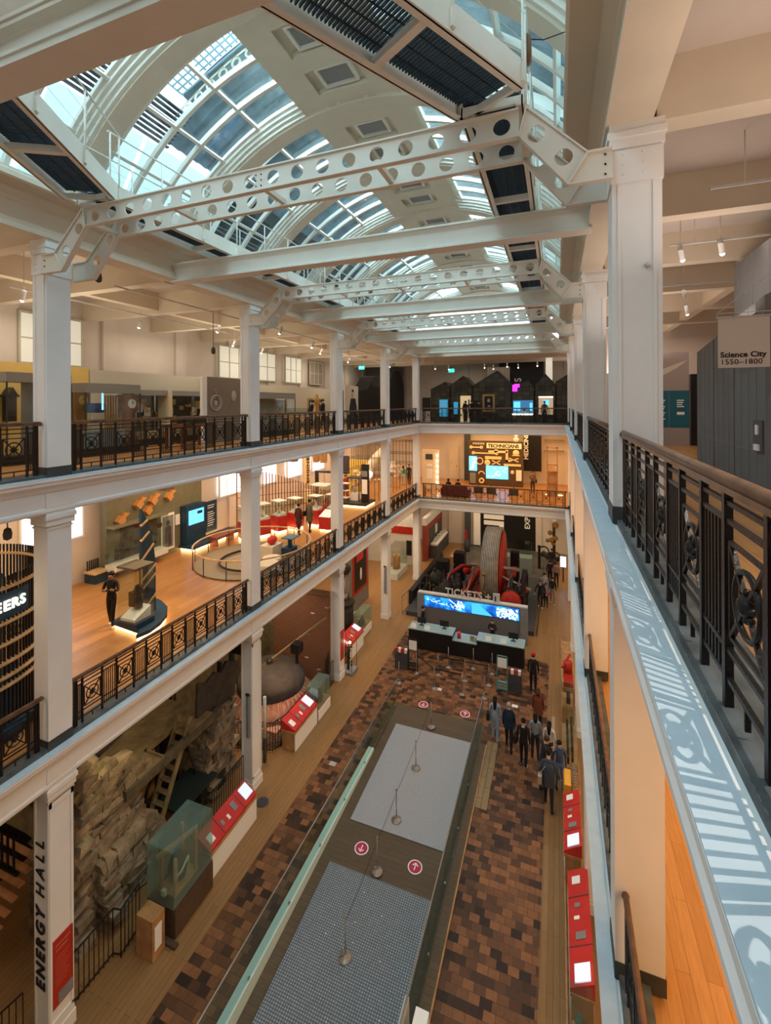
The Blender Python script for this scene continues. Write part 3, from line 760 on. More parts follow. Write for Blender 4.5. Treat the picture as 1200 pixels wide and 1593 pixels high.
fence('black bar fence round the dome boiler', [(-12.2,14.0),(-10.15,14.6),(-9.95,15.2),(-9.95,19.2)], 1.1)
fence('short black fence beside the third left column', [(-9.95,18.4),(-10.2,19.35)], 1.5, .07)
# black backdrop put in so the engine bay looks dark
tag(MB().box(-14.6, -14.5, -1.9, 14.0, 0, 5.1).box(-14.5,-10.6, 13.85, 13.95, 3.9, 5.1).out('exhibit_backdrop', BLACK), 'black backdrop put in to darken the bay behind the ruined engine house', 'backdrop')
tag(MB().box(-14.5, -10.4, 5.0, 13.8, 5.04, 5.1).out('exhibit_soffit', BLACK), 'black soffit over the ruined engine house', 'soffit')
STONE = mat('rough_stone', (.23,.185,.13), .85, var=.65, vscale=2.2, bump=.9, bscale=14)
def rough_wall(b, x0, x1, y0, y1, z0, z1, sx=.42, sz=.2, jit=.05, top=None):
    """irregular courses of rough stones on the outside of a block"""
    z = z0
    while z < z1:
        h = sz*random.uniform(.7, 1.4)
        for face in ('x', 'y'):
            L0, L1 = (y0, y1) if face == 'x' else (x0, x1); u = L0
            while u < L1:
                wd = sx*random.uniform(.5, 1.5)
                if top is None or face == 'y' and z < top(y0) or face == 'x' and z < top(u):
                    c = (x1-.12 if face == 'x' else u+wd/2, u+wd/2 if face == 'x' else y0+.12, z+h/2)
                    s_ = (.4, wd*.98, h*.97) if face == 'x' else (wd*.98, .4, h*.97)
                    o = len(b.v); b.cbox(c, s_)
                    for i in range(o, len(b.v)): v = b.v[i]; b.v[i] = tuple(v[k]+random.uniform(-jit, jit) for k in range(3))
                u += wd
        z += h
b = MB(); top1 = lambda y: 4.3-(y-7.6)*.75
b.prism([(7.7,0),(9.4,0),(9.2,3.1),(7.7,4.1)], 'x', -12.4, -11.1); rough_wall(b, -12.4, -11.0, 7.55, 9.3, 0, 4.4, .38, .19, .05, top1)
rough_wall(b, -12.2, -10.75, 8.2, 9.6, 0, 1.6, .4, .2, .06)
tag(b.out('stone_pier', STONE), 'tall rough stone pier, yellow-lit at its broken top', 'stone wall')
b = MB(); b.prism([(12.2,0),(13.3,0),(13.3,2.1),(12.1,2.5)], 'x', -12.2, -11.1); rough_wall(b, -12.2, -11.0, 12.05, 13.3, 0, 2.5, .3, .16, .05)
tag(b.out('stone_pier', STONE), 'lower rough brick and stone pier beside the second left column', 'stone wall')
TIMB = mat('old_pale_timber', (.20,.16,.085), .8, var=.35, vscale=3, bump=.4)
TIMD = mat('old_dark_timber', (.10,.085,.05), .8, var=.4, vscale=3, bump=.4)
t = thing('engine_platform', 'weathered timber platform with a square hatch in the ruined engine house', 'platform', (-11.8, 10.5, 2.7))
b = MB()
for (xa, xb, ya, yb) in ((-13.4,-11.5,9.3,12.2), (-11.5,-10.85,9.3,10.15), (-11.5,-10.85,11.15,12.2)): b.box(xa, xb, ya, yb, 2.82, 2.88)
outw(b, 'deck', TIMB, t)
outw(MB().box(-10.95, -10.8, 8.9, 12.6, 2.58, 2.84), 'edge_beam', TIMD, t); outw(MB().box(-13.4,-13.25,9.0,12.4,2.58,2.84), 'edge_beam', TIMD, t)
outw(MB().box(-11.53,-10.83,10.1,10.16,2.80,2.93).box(-11.53,-11.47,10.1,11.2,2.8,2.93).box(-11.53,-10.83,11.14,11.2,2.8,2.93), 'hatch_frame', TIMB, t)
outw(MB().box(-13.3,-13.15,9.1,9.25,0,2.6).box(-13.3,-13.15,12.2,12.35,0,2.6).box(-11.0,-10.85,12.25,12.4,0,2.6).box(-11.4,-11.25,9.45,9.6,0,2.6), 'posts', TIMD, t)
t = thing('wooden_ladder', 'broad wooden step ladder rising through the platform hatch', 'ladder', (-11.4, 10.2, 0))
P0, P1 = Vector((-11.45,9.75,0)), Vector((-11.35,11.25,3.3)); off = Vector((.42,.05,0))
outw(MB().bar(P0, P1, .05, .16), 'stile', TIMB, t); outw(MB().bar(P0+off, P1+off, .05, .16), 'stile', TIMB, t)
for i in range(12):
    c = P0.lerp(P1, (i+.5)/12)+off/2; outw(MB().cbox(c, (.42, .16, .035)), 'tread', TIMB, t)
t = thing('mine_engine', 'dark iron beam engine parts and pipes behind the ladder', 'steam engine', (-12.3, 11.3, 0))
b = MB().cyl((-12.2,11.6), .32, 0, 2.6, 18).lathe((-12.2,11.6,2.5), [(.32,0),(.38,.0),(.38,.08),(.32,.08)], 18)
outw(b, 'cylinder', IRON2, t)
b = MB().tube([(-11.9,12.0,.3),(-11.7,12.2,1.0),(-11.8,12.0,1.8),(-12.1,11.8,2.2)], .1, 10).tube([(-11.4,11.9,.5),(-11.2,11.8,1.1),(-11.3,11.6,1.9),(-11.6,11.7,2.3)], .05, 8).tube([(-11.3,9.8,1.6),(-11.2,9.9,1.0),(-11.3,10.1,.6)], .05, 8).tube([(-11.9,10.9,.0),(-11.9,10.9,2.4)], .07, 8)
outw(b, 'pipes', IRON2, t)
b = MB().bar((-11.7,8.3,3.9),(-12.2,12.6,4.3), .35, .45).ring((-11.95,11.0,1.0), .5, .05, 'x', 24)
outw(b, 'beam', IRON2, t)
outw(MB().box(-12.9,-10.9,11.7,12.9,0,.5).box(-11.6,-10.6,10.5,12.1,.9,1.0), 'tank', mat('green_black_iron', (.03,.045,.04), .5, .3), t)
b = MB().prism([(11.75,2.65),(13.6,2.55),(13.75,3.75),(13.2,4.0),(12.9,3.75),(12.6,3.95),(12.2,3.8),(11.8,4.0)], 'x', -11.2, -11.1)
tag(b.out('torn_iron_plate', mat('torn_boiler_plate', (.075,.07,.065), .6, .3, var=.3, bump=.3)), 'large torn grey boiler plate hanging above the lower stone pier', 'iron plate')
t = thing('roof_timbers', 'tangle of broken roof timbers above the stone pier', 'timber frame', (-12, 9, 4.2))
for i in range(11):
    p = (random.uniform(-13.6,-11.2), random.uniform(7.0,9.5), random.uniform(3.6,4.6)); q = (p[0]+random.uniform(-.6,.8), p[1]+random.uniform(1.2,3.2), p[2]+random.uniform(-.6,.6))
    outw(MB().bar(p, q, .09, .11), 'timber', TIMD, t)
for (p, q) in (((-10.75,7.2,3.75),(-10.7,8.2,4.2)), ((-10.8,7.35,3.4),(-10.8,7.45,4.3)), ((-10.8,7.7,3.5),(-10.85,7.75,4.4))): outw(MB().bar(p, q, .07, .1), 'timber', TIMB, t)
t = thing('timber_stair', 'orange-lit wooden stair and balusters left of the ENERGY HALL column', 'stairs', (-12.8, 7.0, 0))
WT = mat('orange_lit_tread', (.55,.27,.12), .6, var=.2)  # orange light on the treads is put into their colour
for i in range(10): outw(MB().box(-14.0, -12.2, 6.0+.16*i, 6.14+.16*i, .2+.19*i, .24+.19*i), 'tread', WT, t)
b = MB()
for i in range(9): b.box(-12.05-.22*i-.02, -12.05-.22*i+.02, 6.9, 6.94, 2.2, 3.0)
b.box(-14.2,-11.9,6.88,6.96,3.0,3.06).box(-14.2,-11.9,6.88,6.96,2.14,2.2)
outw(b, 'balusters', BLACK, t)
outw(MB().prism([(-14.2,3.2),(-11.3,3.2),(-11.3,3.75),(-14.2,3.75)], 'y', 6.95, 7.05), 'pierced_board', TIMB, t)
# oak lectern box
t = thing('oak_box', 'small oak box plinth before the glass case', 'plinth', (-9.3, 8.27, 0))
outw(MB().box(-9.52,-9.0,8.08,8.44,0,.95), 'box', OAK, t); outw(MB().box(-9.0,-8.99,8.14,8.34,.2,.75), 'caption_card', PAPER, t)
# large glass case
def glass_case(name, lab, x0, x1, y0, y1, zb, zt, base_m, g=GLASS, wall=.012, top_m=None, base0=0):
    t = thing(name, lab, 'display case', ((x0+x1)/2, (y0+y1)/2, base0))
    outw(MB().box(x0,x1,y0,y1,base0,zb), 'base', base_m, t)
    b = MB()
    for q in ((x0,x0+wall,y0,y1),(x1-wall,x1,y0,y1),(x0,x1,y0,y0+wall),(x0,x1,y1-wall,y1)): b.box(*q, zb+.002, zt)
    if not top_m: b.box(x0,x1,y0,y1,zt,zt+wall)
    outw(b, 'glass', g, t)
    if top_m: outw(MB().box(x0-.01,x1+.01,y0-.01,y1+.01,zt,zt+.06), 'lid', top_m, t)
    return t
t = glass_case('glass_case', 'tall green-tinted glass case by the brown engine house model', -9.75, -8.88, 8.6, 9.95, .75, 2.12, mat('dark_brown_base', (.09,.055,.035), .5, var=.2), GGLASS)
outw(MB().box(-8.87,-8.85,8.62,9.93,.05,.72).box(-9.8,-8.7,8.45,8.58,0,.07), 'plinth_edge', bpy.data.materials['dark_brown_base'], t)
m_ = thing('engine_model', 'brown timber and iron engine model inside the tall green glass case', 'model', (-9.3, 9.1, .75))
outw(MB().box(-9.6,-9.05,8.8,9.6,.76,.82).box(-9.58,-9.5,8.82,8.9,.8,1.7).box(-9.12,-9.05,8.82,8.9,.8,1.7).box(-9.58,-9.5,9.5,9.58,.8,1.9).box(-9.12,-9.05,9.5,9.58,.8,1.9).bar((-9.55,8.7,1.72),(-9.1,9.65,1.85),.08), 'frame', OAK, m_)
outw(MB().lathe((-9.3,9.15,1.25), [(.0,-.35),(.2,-.3),(.24,0),(.15,.25),(.05,.4),(0,.4)], 14), 'boiler', IRON2, m_)
outw(MB().tube([(-9.1,8.85,1.2),(-8.98,8.95,1.35),(-9.0,9.2,1.5),(-9.1,9.3,1.2)], .03, 6).box(-9.4,-9.28,8.7,8.78,.82,.95), 'pipework', CREAM, m_)
# red consoles
SCREENW = mat('small_lit_screen', (.75,.85,.95), .4, emit=.35, ecol=(.6,.75,1))
def console(lab, x0, x1, y0, y1, z=.8, screen_far=True, sgn=1, name='red_console'):
    """bench with a sloping red top; the visitor side is x1 (left of the hall) or x0 (right of the hall, sgn=-1)"""
    t = thing(name, lab, 'display bench', ((x0+x1)/2, (y0+y1)/2, 0))
    outw(MB().box(x0+.03, x1-.03, y0+.03, y1-.03, 0, z-.12), 'plinth', OAK, t)
    xf = (x1-.03, x1) if sgn > 0 else (x0, x0+.03)
    outw(MB().box(*xf, y0+.05, y1-.02, .0, z-.13), 'front_panel', PAPER, t)
    outw(MB().box(x0, x1+.02*sgn, y0, y1, z-.12, z-.06), 'oak_edge', OAK, t)
    pr = [(x1, z-.06), (x1, z+.02), (x0, z+.3), (x0, z-.06)] if sgn > 0 else [(x0, z-.06), (x1, z-.06), (x1, z+.3), (x0, z+.02)]
    outw(MB().prism(pr, 'y', y0+.02, y1-.02), 'sloping_top', RED, t)
    def patch(ya, yb, fa, fb, h=.012):
        def pt(f): return (x1+(x0-x1)*f, z+.02+.28*f) if sgn > 0 else (x0+(x1-x0)*f, z+.02+.28*f)
        a, c = pt(fa), pt(fb); return [(a[0],ya,a[1]+.004),(a[0],yb,a[1]+.004),(c[0],yb,c[1]+.004),(c[0],ya,c[1]+.004)]
    def plate(ya, yb, fa, fb, th=.012):
        q = patch(ya, yb, fa, fb); return MB().add(q+[(x, y, zz+th) for x, y, zz in q], [(0,3,2,1),(4,5,6,7),(0,1,5,4),(1,2,6,5),(2,3,7,6),(3,0,4,7)])
    L = y1-y0; ys = y1-.42 if screen_far else y0+.08
    s_ = outw(plate(ys, ys+.34, .2, .85, .03), 'screen', SCREENW, t)
    for i, (f, w_, a_, c_) in enumerate(((.12,.2,.2,.6), (.36,.1,.3,.55), (.47,.08,.25,.5), (.62,.16,.3,.75))):
        yy = y0+L*(f if screen_far else 1-f)
        outw(plate(yy-w_/2, yy+w_/2, a_, c_), 'caption', [PAPER, MGREY][i % 2], t)
    for f in (.3, .72): outw(plate(y0+L*f-.008, y0+L*f+.008, 0, 1, .006), 'joint_strip', DGREY, t)
    return t
console('red sloping display bench with a lit screen, beside the tall green glass case', -9.5, -9.02, 10.0, 12.1)
console('red sloping display bench in front of the dome boiler', -9.95, -9.35, 14.85, 16.6, .8, True)
console('red sloping display bench beyond the third left column', -10.6, -10.0, 20.9, 22.9)
def low_case(lab, x0, x1, y0, y1, item):
    t = glass_case('glass_case', lab, x0, x1, y0, y1, .5, 1.35, OAK, GGLASS)
    outw(MB().box(x1, x1+.03, y0, y1, .02, .42), 'front_panel', PAPER, t); return t
low_case('small glass case on an oak and white plinth before the boiler', -9.9, -9.35, 16.65, 17.7, 0)
low_case('glass case on an oak and white plinth beyond the third left column', -10.8, -10.3, 23.1, 24.7, 0)
for lab, x, y in (('grey ribbed engine part inside the small case before the boiler', -9.6, 17.15), ('brown rounded engine part inside the case beyond the third left column', -10.55, 23.9)):
    tag(MB().lathe((x,y,.51), [(0,0),(.16,0),(.2,.2),(.14,.35),(.06,.4),(.06,.55),(0,.55)], 14).ring((x,y,.8), .2, .02, 'x').out('engine_part', IRON2), lab, 'exhibit')
# dome boiler
BRK = brick_mat('small_red_bricks', [(.20,.08,.045),(.26,.11,.06),(.16,.065,.04)], .22, .075, .012, (.14,.09,.06), rough=.8, plane='xz')
BRKP = mat('pink_brick', (.52,.27,.18), .8, var=.25, vscale=6)
t = thing('dome_boiler', 'big black riveted haystack boiler on a fluted pink brick seat', 'boiler', (-11.6, 16.6, 0))
b = MB().lathe((-11.6,16.6,0), [(1.72,.55),(1.72,.75),(1.45,1.0),(1.42,1.15)], 48); outw(b, 'brick_seat', BRKP, t)
b = MB()
for i in range(48):
    a = 2*PI*i/48; b.bar((-11.6+1.75*math.cos(a),16.6+1.75*math.sin(a),.62),(-11.6+1.44*math.cos(a),16.6+1.44*math.sin(a),1.08),.07,.06)
outw(b, 'brick_flutes', BRKP, t)
outw(MB().lathe((-11.6,16.6,1.1), [(1.42,0),(1.44,.35),(1.38,.48),(1.2,.66),(.9,.8),(.5,.88),(0,.9)], 40), 'dome', mat('boiler_iron', (.055,.052,.05), .7, .1, var=.35, vscale=2, bump=.3), t)
r = MB()
for z, rad in ((1.2,1.43),(1.45,1.44),(1.76,1.2)):
    for i in range(60): a = 2*PI*i/60; r.ball((-11.6+rad*math.cos(a),16.6+rad*math.sin(a),z), .018, 4)
tag(outw(r, 'rivets', IRON2, t), kind='stuff')
outw(MB().lathe((-11.6,16.6,0), [(2.2,.0),(2.2,.3),(1.8,.5),(1.72,.55)], 32), 'rubble_bed', mat('rubble', (.22,.14,.09), .9, var=.6, vscale=12, bump=1, bscale=30), t)
outw(MB().box(-13.4,-10.2,14.9,15.3,0,.5), 'front_wall', BRKP, t)
tag(MB().box(-13.2,-10.15,19.1,19.3,0,4.2).box(-13.2,-10.15,18.9,19.3,4.2,4.28).out('brick_wall', BRK), 'dark red brick wall standing behind the dome boiler', 'brick wall')
tag(MB().box(-14.4,-14.3,14,19.3,0,5.0).box(-14.3,-13.2,19.2,19.3,0,5).out('exhibit_backdrop', TIMD), 'brown timber backdrop left of the brick wall', 'backdrop')
t = thing('pump_mechanism', 'black iron post with a square box head and slanting rod beside the boiler', 'engine part', (-10.75, 17.3, 1.0))
outw(MB().box(-10.8,-10.7,17.25,17.35,1.0,2.35), 'post', BLACK, t); outw(MB().box(-10.95,-10.55,17.1,17.5,2.3,2.7), 'box_head', BLACK, t)
outw(MB().tube([(-11.9,16.4,1.95),(-10.1,18.8,3.25)], .05, 8), 'rod', TIMB, t); outw(MB().ball((-11.7,16.6,2.1), .14, 8), 'joint', IRON2, t)
t = thing('gauge_pipes', 'dark gauges and vertical pipes on the backdrop behind the second left column', 'pipes', (-13.0, 15, 0))
outw(MB().cyl((-13.2,16.0), .12, .8, 3.8, 12).ball((-13.2,15.9,3.9), .3, 10).box(-13.3,-13.1,15.2,15.3,1.6,2.5), 'pipe', BLACK, t)
# the white service duct on the columns and the wall grille labels
for lab, x, y, z0, z1 in (('grey duct clipped to the near face of the second left column', -9.86, 12.78, 1.9, 3.3), ('grey duct clipped to the near face of the fourth left column', -9.9, 25.98, 1.6, 3.2)):
    t = thing('service_duct', lab, 'duct', (x, y, z0)); outw(MB().box(x-.05,x+.05,y-.06,y+.04,z0,z1), 'duct', MGREY, t); outw(MB().box(x-.08,x+.05,y-.05,y,z1,z1+.08), 'bracket', IRON2, t)
t = thing('white_tube', 'pale round tube standing behind the second left column', 'tube', (-9.9, 14.1, 0)); outw(MB().cyl((-10.15,14.1), .06, .9, 2.4, 12), 'tube', LGREY, t); outw(MB().box(-10.2,-10.1,14.05,14.15,.0,.9), 'stand', DGREY, t)
# bay beyond third column: cylinder engine, wire exhibit
t = thing('cylinder_engine', 'tall black cylinder engine beyond the third left column', 'steam engine', (-11.2, 23, 0))
outw(MB().cyl((-11.2,23.0), .5, 0, 2.1, 24).lathe((-11.2,23.0,2.05), [(.5,0),(.58,0),(.58,.1),(.5,.12),(.2,.14),(0,.14)], 24), 'cylinder', IRON2, t)
outw(MB().cyl((-11.2,23.0), .07, 2.1, 3.6, 10).cyl((-11.2,23.0), .13, 2.2, 2.5, 10).cyl((-11.0,23.1), .04, 2.1, 3.9, 8), 'piston_rod', CHROME, t)
outw(MB().ball((-11.25,23.0,3.9), .4, 10, sc=(1,1.3,.8)), 'beam_head', IRON2, t)
t = thing('wrought_exhibit', 'small wire-caged iron exhibit on a grey plinth by the third left column', 'exhibit', (-9.7, 20.1, 0))
outw(MB().box(-10.05,-9.35,20.0,20.7,0,.12), 'plinth', MGREY, t)
b = MB()
for (x, y) in ((-10.0,20.05),(-9.4,20.05),(-9.4,20.65),(-10.0,20.65)): b.tube([(x,y,.1),(x,y,1.3),(x*.9-.97,y*.9+2.04,1.75)], .012, 6)
outw(b, 'cage', BLACK, t)
b = MB().tube([(-9.7,20.3,.12),(-9.7,20.35,.7),(-9.65,20.3,1.3)], .07, 8)
for i in range(9): a = i*.8; b.ball((-9.68+.16*math.cos(a), 20.3+.16*math.sin(a), .35+.11*i), .05, 6)
outw(b, 'iron_figure', IRON2, t); outw(MB().ball((-9.6,20.3,1.45), .06, 8), 'lamp', LENS, t)
# red panels fixed on columns
REDP = mat('red_text_panel', (.42,.03,.015), .5)
def red_panel(lab, x, y0, y1, z0, z1, foot=True):
    t = thing('wall_panel', lab, 'text panel', (x, y0, z0))
    outw(MB().box(x, x+.02, y0, y1, z0, z1), 'panel', REDP, t)
    b = MB()
    for i in range(2): b.box(x+.02, x+.022, y0+.06, y1-.06-.05*i, z1-.16-.1*i, z1-.12-.1*i)
    for i in range(9): b.box(x+.02, x+.022, y0+.06, y1-.08-.03*(i % 3), z1-.4-.07*i, z1-.385-.07*i)
    outw(b, 'text_lines', mat('faint_red_text', (.55,.12,.08), .6), t)
    if foot: outw(MB().box(x+.02, x+.023, y0+.12, y1, z0+.02, z0+.26), 'map_block', MGREY, t)
    return t
red_panel('dark red text panel on the hall face of the nearest left column', XL+.0, Y0+.05, Y0+WY-.02, .75, 2.15)
red_panel('dark red text panel on the hall face of the third left column', XL+.0, Y0+2*S+.05, Y0+2*S+WY-.03, .9, 2.3, False)
sig = thing('column_lettering', 'black ENERGY HALL lettering running up the nearest left column', 'sign', (-10.0, Y0-.02, 1.05))
lettering('ENERGY', .36, BLACK, sig, (.125, 0, .12), (PI/2, -PI/2, 0), 'bold_lettering', shear=.18, depth=.012, bold=.010, spacing=1.36)
lettering('HALL', .36, BLACK, sig, (.125, 0, 2.02), (PI/2, -PI/2, 0), 'light_lettering', shear=.18, depth=.012, spacing=1.6)
# bay D: poster wall, cases, shop
t = thing('poster_wall', 'grey and brown partition with a tall red and black poster', 'partition', (-12, 25.5, 0))
outw(MB().box(-12.3,-12.1,24.2,28.6,0,4.3), 'partition', MGREY, t)
outw(MB().box(-12.1,-12.08,26.0,28.4,1.0,3.9), 'red_border', REDP, t); outw(MB().box(-12.08,-12.06,26.3,28.1,1.2,3.7), 'poster', BLACK, t)
outw(MB().box(-12.06,-12.05,26.5,27.6,3.0,3.5), 'poster_red_block', RED, t); outw(MB().ball((-12.05,27.2,2.1), .25, 8, sc=(.1,.6,1.6)), 'poster_figure', PAPER, t)
t = glass_case('glass_case', 'large glass case with a brown machine between the fourth and corner columns', -12.2, -11.2, 32.0, 34.4, .45, 2.2, LGREY)
tag(MB().cyl((-11.7,33.2), .3, .46, 1.5, 14).ring((-11.7,33.0,1.2), .4, .05, 'x').out('machine_part', OAK), 'brown machine inside the case between the fourth and corner columns', 'exhibit')
t = thing('kiosk_wall', 'white partition with a red band left of the corner column', 'partition', (-12, 35.5, 0))
outw(MB().box(-16,-10.9,35.4,35.6,0,4.4), 'partition', LGREY, t); outw(MB().box(-16,-10.9,35.36,35.4,2.5,3.1), 'red_band', REDM, t); outw(MB().box(-11.6,-11.15,35.34,35.38,.8,2.0), 'black_poster', BLACK, t)
t = thing('shop_wall', 'dark red shop wall with a white sign at the far left', 'partition', (-10.4, 39, 0))
outw(MB().box(-10.6,-10.3,36.6,42.3,0,3.0), 'red_wall', mat('brick_red_wall', (.25,.05,.03), .6), t); outw(MB().box(-10.62,-10.25,36.6,42.3,3.0,3.6), 'fascia', LGREY, t)
outw(MB().box(-10.3,-10.27,37.8,41.9,.9,2.4), 'grey_panel', DGREY, t)
b = MB()
for i in range(5): b.box(-10.27,-10.25,39.6,40.3,1.6+.16*i,1.7+.16*i)
outw(b, 'white_sign', PAPER, t)
t = thing('shop_counter', 'grey shop counter stocked with white boxes against the red wall', 'counter', (-9.9, 40, 0))
outw(MB().box(-10.25,-9.6,37.6,42.0,0,1.05), 'counter_body', DGREY, t); outw(MB().box(-10.2,-9.65,37.8,41.9,1.05,1.2), 'display_rack', PAPER, t)
b = MB()
for i in range(12): b.box(-10.1,-9.8,38.0+.32*i,38.2+.32*i,1.2,1.2+.1*(1+i % 3))
outw(b, 'boxes', LGREY, t)
# ---- far end doors, pillars
t = struct(MB().box(-9.6,-8.5,YW-.08,YW-.03,0,3.0).out('door_1', WALLP), 'pale pink door at the far left of the ground floor')
MB().box(-9.7,-9.6,YW-.1,YW-.03,0,3.1).box(-8.5,-8.4,YW-.1,YW-.03,0,3.1).box(-9.7,-8.4,YW-.1,YW-.03,3.0,3.1).out('door_frame', CREAM, t)
t = struct(MB().box(-9.75,-8.7,YW-.09,YW-.03,F2,F2+3.1).out('door_2', WALLP), 'tall panelled door on the middle gallery end wall')
MB().box(-9.6,-8.85,YW-.11,YW-.09,F2+.2,F2+1.4).box(-9.6,-8.85,YW-.11,YW-.09,F2+1.6,F2+2.9).out('door_panels', CREAM, t)
MB().box(-8.95,-8.9,YW-.14,YW-.09,F2+1.1,F2+1.3).out('door_handle', CHROME, t)
for z0, z1, l in ((0,5.2,'ground'), (F2,F3-.6,'middle')):
    tag(MB().box(-8.1,-7.6,YW-.6,YW-.15,z0,z1).out('dark_pier', DGREY), 'dark narrow pier by the end door, %s level' % l, 'pier')
t = struct(MB().box(-6.9,-1.6,YW-.05,YW-.01,0,4.5).out('door_3', BLACK), 'dark opening to the next hall on the ground floor')
lettering('EXPLORE', .62, PAPER, t, (-2.35, YW-.07, 1.9), (PI/2, -PI/2, 0), 'vertical_lettering', bold=.012)
b = MB()
for i in range(4): b.box(-6.4,-4.6,YW-.12,YW-.06,2.0+.55*i,2.4+.55*i)
b.box(-5.0,-4.6,YW-.3,YW-.06,1.7,2.0); tag(b.out('lit_shelves', PAPER), 'white lit shelves in the dark opening behind the engine', 'shelf')
tag(MB().box(-7.3,-6.7,YW-.35,YW-.1,.1,3.2).out('white_post', PAPER), 'white post at the left of the dark end opening', 'post')
tag(MB().cyl((-7.6,40.5), .25, 0, .95, 16).out('litter_bin', DGREY), 'round dark bin before the far end wall', 'bin')
t = thing('extinguisher_sign', 'red extinguisher board on the far end wall', 'sign', (-8.2,YW-.65,1)); outw(MB().box(-8.05,-7.85,YW-.66,YW-.62,.6,1.1).box(-8.05,-7.85,YW-.66,YW-.62,1.2,1.45), 'board', RED, t)
# ---- mill engine
t = thing('mill_engine', 'huge dark and red steam mill engine behind the ticket desk', 'steam engine', (-4.6, 30, 0))
def wheel(t, name, cx, cy, cz, R_, wdt, rim, m_rim, m_sp, nsp=8, hub=.25):
    b = MB().lathe((cx,cy,cz), [(R_-rim,-wdt/2),(R_,-wdt/2),(R_,wdt/2),(R_-rim,wdt/2),(R_-rim,-wdt/2)], 56, axis='x')
    r = outw(b, name, m_rim, t); s_ = MB()
    for i in range(nsp): a = 2*PI*i/nsp; s_.bar((cx,cy,cz),(cx,cy+(R_-rim*.5)*math.cos(a),cz+(R_-rim*.5)*math.sin(a)),wdt*.35,.14)
    s_.lathe((cx,cy,cz), [(0,-wdt*.6),(hub,-wdt*.6),(hub,wdt*.6),(0,wdt*.6)], 16, axis='x'); outw(s_, name+'_spokes', m_sp, t)
ROPE = mat('pale_flywheel_rim', (.38,.33,.26), .5, var=.25, vscale=3)
wheel(t, 'flywheel', -4.05, 31.4, 2.1, 2.65, 1.05, .22, ROPE, REDM)
b = MB()
for i in range(10): x = -4.53+.107*i; b.ring((x,31.4,2.1), 2.66, .018, 'x', 48, k=4)
outw(b, 'rope_grooves', DGREY, t)
outw(MB().lathe((-3.5,31.4,2.1), [(0,0),(2.35,0),(2.4,.04),(2.4,.08),(0,.08)], 40, axis='x'), 'red_disc', REDM, t)
wheel(t, 'small_flywheel', -1.95, 29.6, 1.5, 1.25, .28, .16, BLACK, REDM, 6, .12)
outw(MB().box(-8.9,-1.3,27.0,35.4,0,.25), 'bed', DGREY, t)
outw(MB().box(-5.1,-3.0,29.2,33.6,.25,.9).bar((-5.6,29.0,1.0),(-5.2,33.4,1.4),.35,.5).bar((-3.0,29.0,1.0),(-2.9,33.4,1.4),.3,.45), 'red_frame', REDM, t)
b = MB()
for x in (-6.9,-2.8):
    cy_ = MB(); cy_.lathe((x,28.6,1.15), [(0,-.75),(.5,-.75),(.55,-.65),(.42,-.6),(.42,.6),(.55,.65),(.5,.75),(0,.75)], 20, axis='y'); outw(cy_, 'cylinder', IRON2, t)
b.lathe((-7.9,30.4,1.1), [(0,-.7),(.45,-.7),(.45,.7),(0,.7)], 18, axis='y').box(-7.4,-6.5,28.0,29.2,.25,.7).box(-3.3,-2.3,28.0,29.2,.25,.7)
b.prism([(28.9,.3),(31.2,.3),(30.6,1.2),(30.0,2.0),(29.5,1.2)], 'x', -2.9, -2.7).prism([(28.9,.3),(31.2,.3),(30.6,1.2),(30.0,1.9),(29.5,1.2)], 'x', -6.4, -6.1)
outw(b, 'engine_blocks', IRON2, t)
outw(MB().lathe((-2.65,27.8,1.35), [(0,-.28),(.3,-.24),(.5,-.1),(.6,.05),(.6,.4),(0,.4)], 24, axis='y'), 'red_cylinder_cover', REDM, t)
b = MB()
for x in (-6.9,-5.4,-3.0,-2.4):
    b.tube([(x,28.4,1.3),(x+.1,31.3,2.0)], .05, 8)
b.tube([(-5.4,31.4,2.1),(-1.6,29.8,1.5)], .1, 8).tube([(-5.6,31.4,2.1),(-2.4,31.4,2.1)], .14, 10)
outw(b, 'connecting_rods', CHROME, t)
random.seed(11)
b = MB()
for i in range(46):
    x = random.choice([random.uniform(-8.2,-5.3), random.uniform(-3.2,-1.7)]); y = random.uniform(27.4,31.0); h = random.uniform(.5,1.7)
    b.cyl((x,y), random.uniform(.03,.08), .25, .25+h, 8); b.ball((x,y,.3+h), random.uniform(.06,.14), 6)
for i in range(14):
    x = random.uniform(-8.3,-5.4); y = random.uniform(27.4,31.5); b.ring((x,y,random.uniform(.7,1.5)), random.uniform(.18,.4), .03, random.choice('xy'), 18)
outw(b, 'valve_gear', IRON2, t)
b = MB()
for i in range(16):
    x = random.uniform(-8.0,-2.0); y = random.uniform(27.4,29.5); b.ball((x,y,random.uniform(.9,1.6)), .06, 6); b.tube([(x,y,.6),(x+.05,y,1.4)], .02, 6)
b.cyl((-4.35,28.6), .05, 1.0, 2.5, 8).ball((-4.35,28.6,2.55), .12, 8).bar((-4.6,28.6,2.5),(-4.1,28.6,2.5),.04)
outw(b, 'brass_fittings', BRASS, t)
for q in ((-7.2,-6.4,33.0,33.8,.25,2.2),(-3.2,-2.6,33.6,34.2,.25,2.5),(-8.3,-7.5,32.3,33.2,.25,1.7)): outw(MB().box(*q), 'condenser', BLACK, t)
outw(MB().tube([(-7.2,29.6,.4),(-6.9,30.4,1.6),(-6.2,31.2,2.0),(-5.6,31.5,1.9)], .12, 10).ball((-6.0,32.0,1.4), .3, 10), 'red_pipe', REDM, t)
fence('dark rail along the right side of the mill engine', [(-1.15,27.0),(-1.0,36.4)], 1.1, 1.5, 'engine_rail')
fence('dark rail along the left side of the mill engine', [(-9.15,27.0),(-8.5,35.6)], 1.1, .9, 'engine_rail')
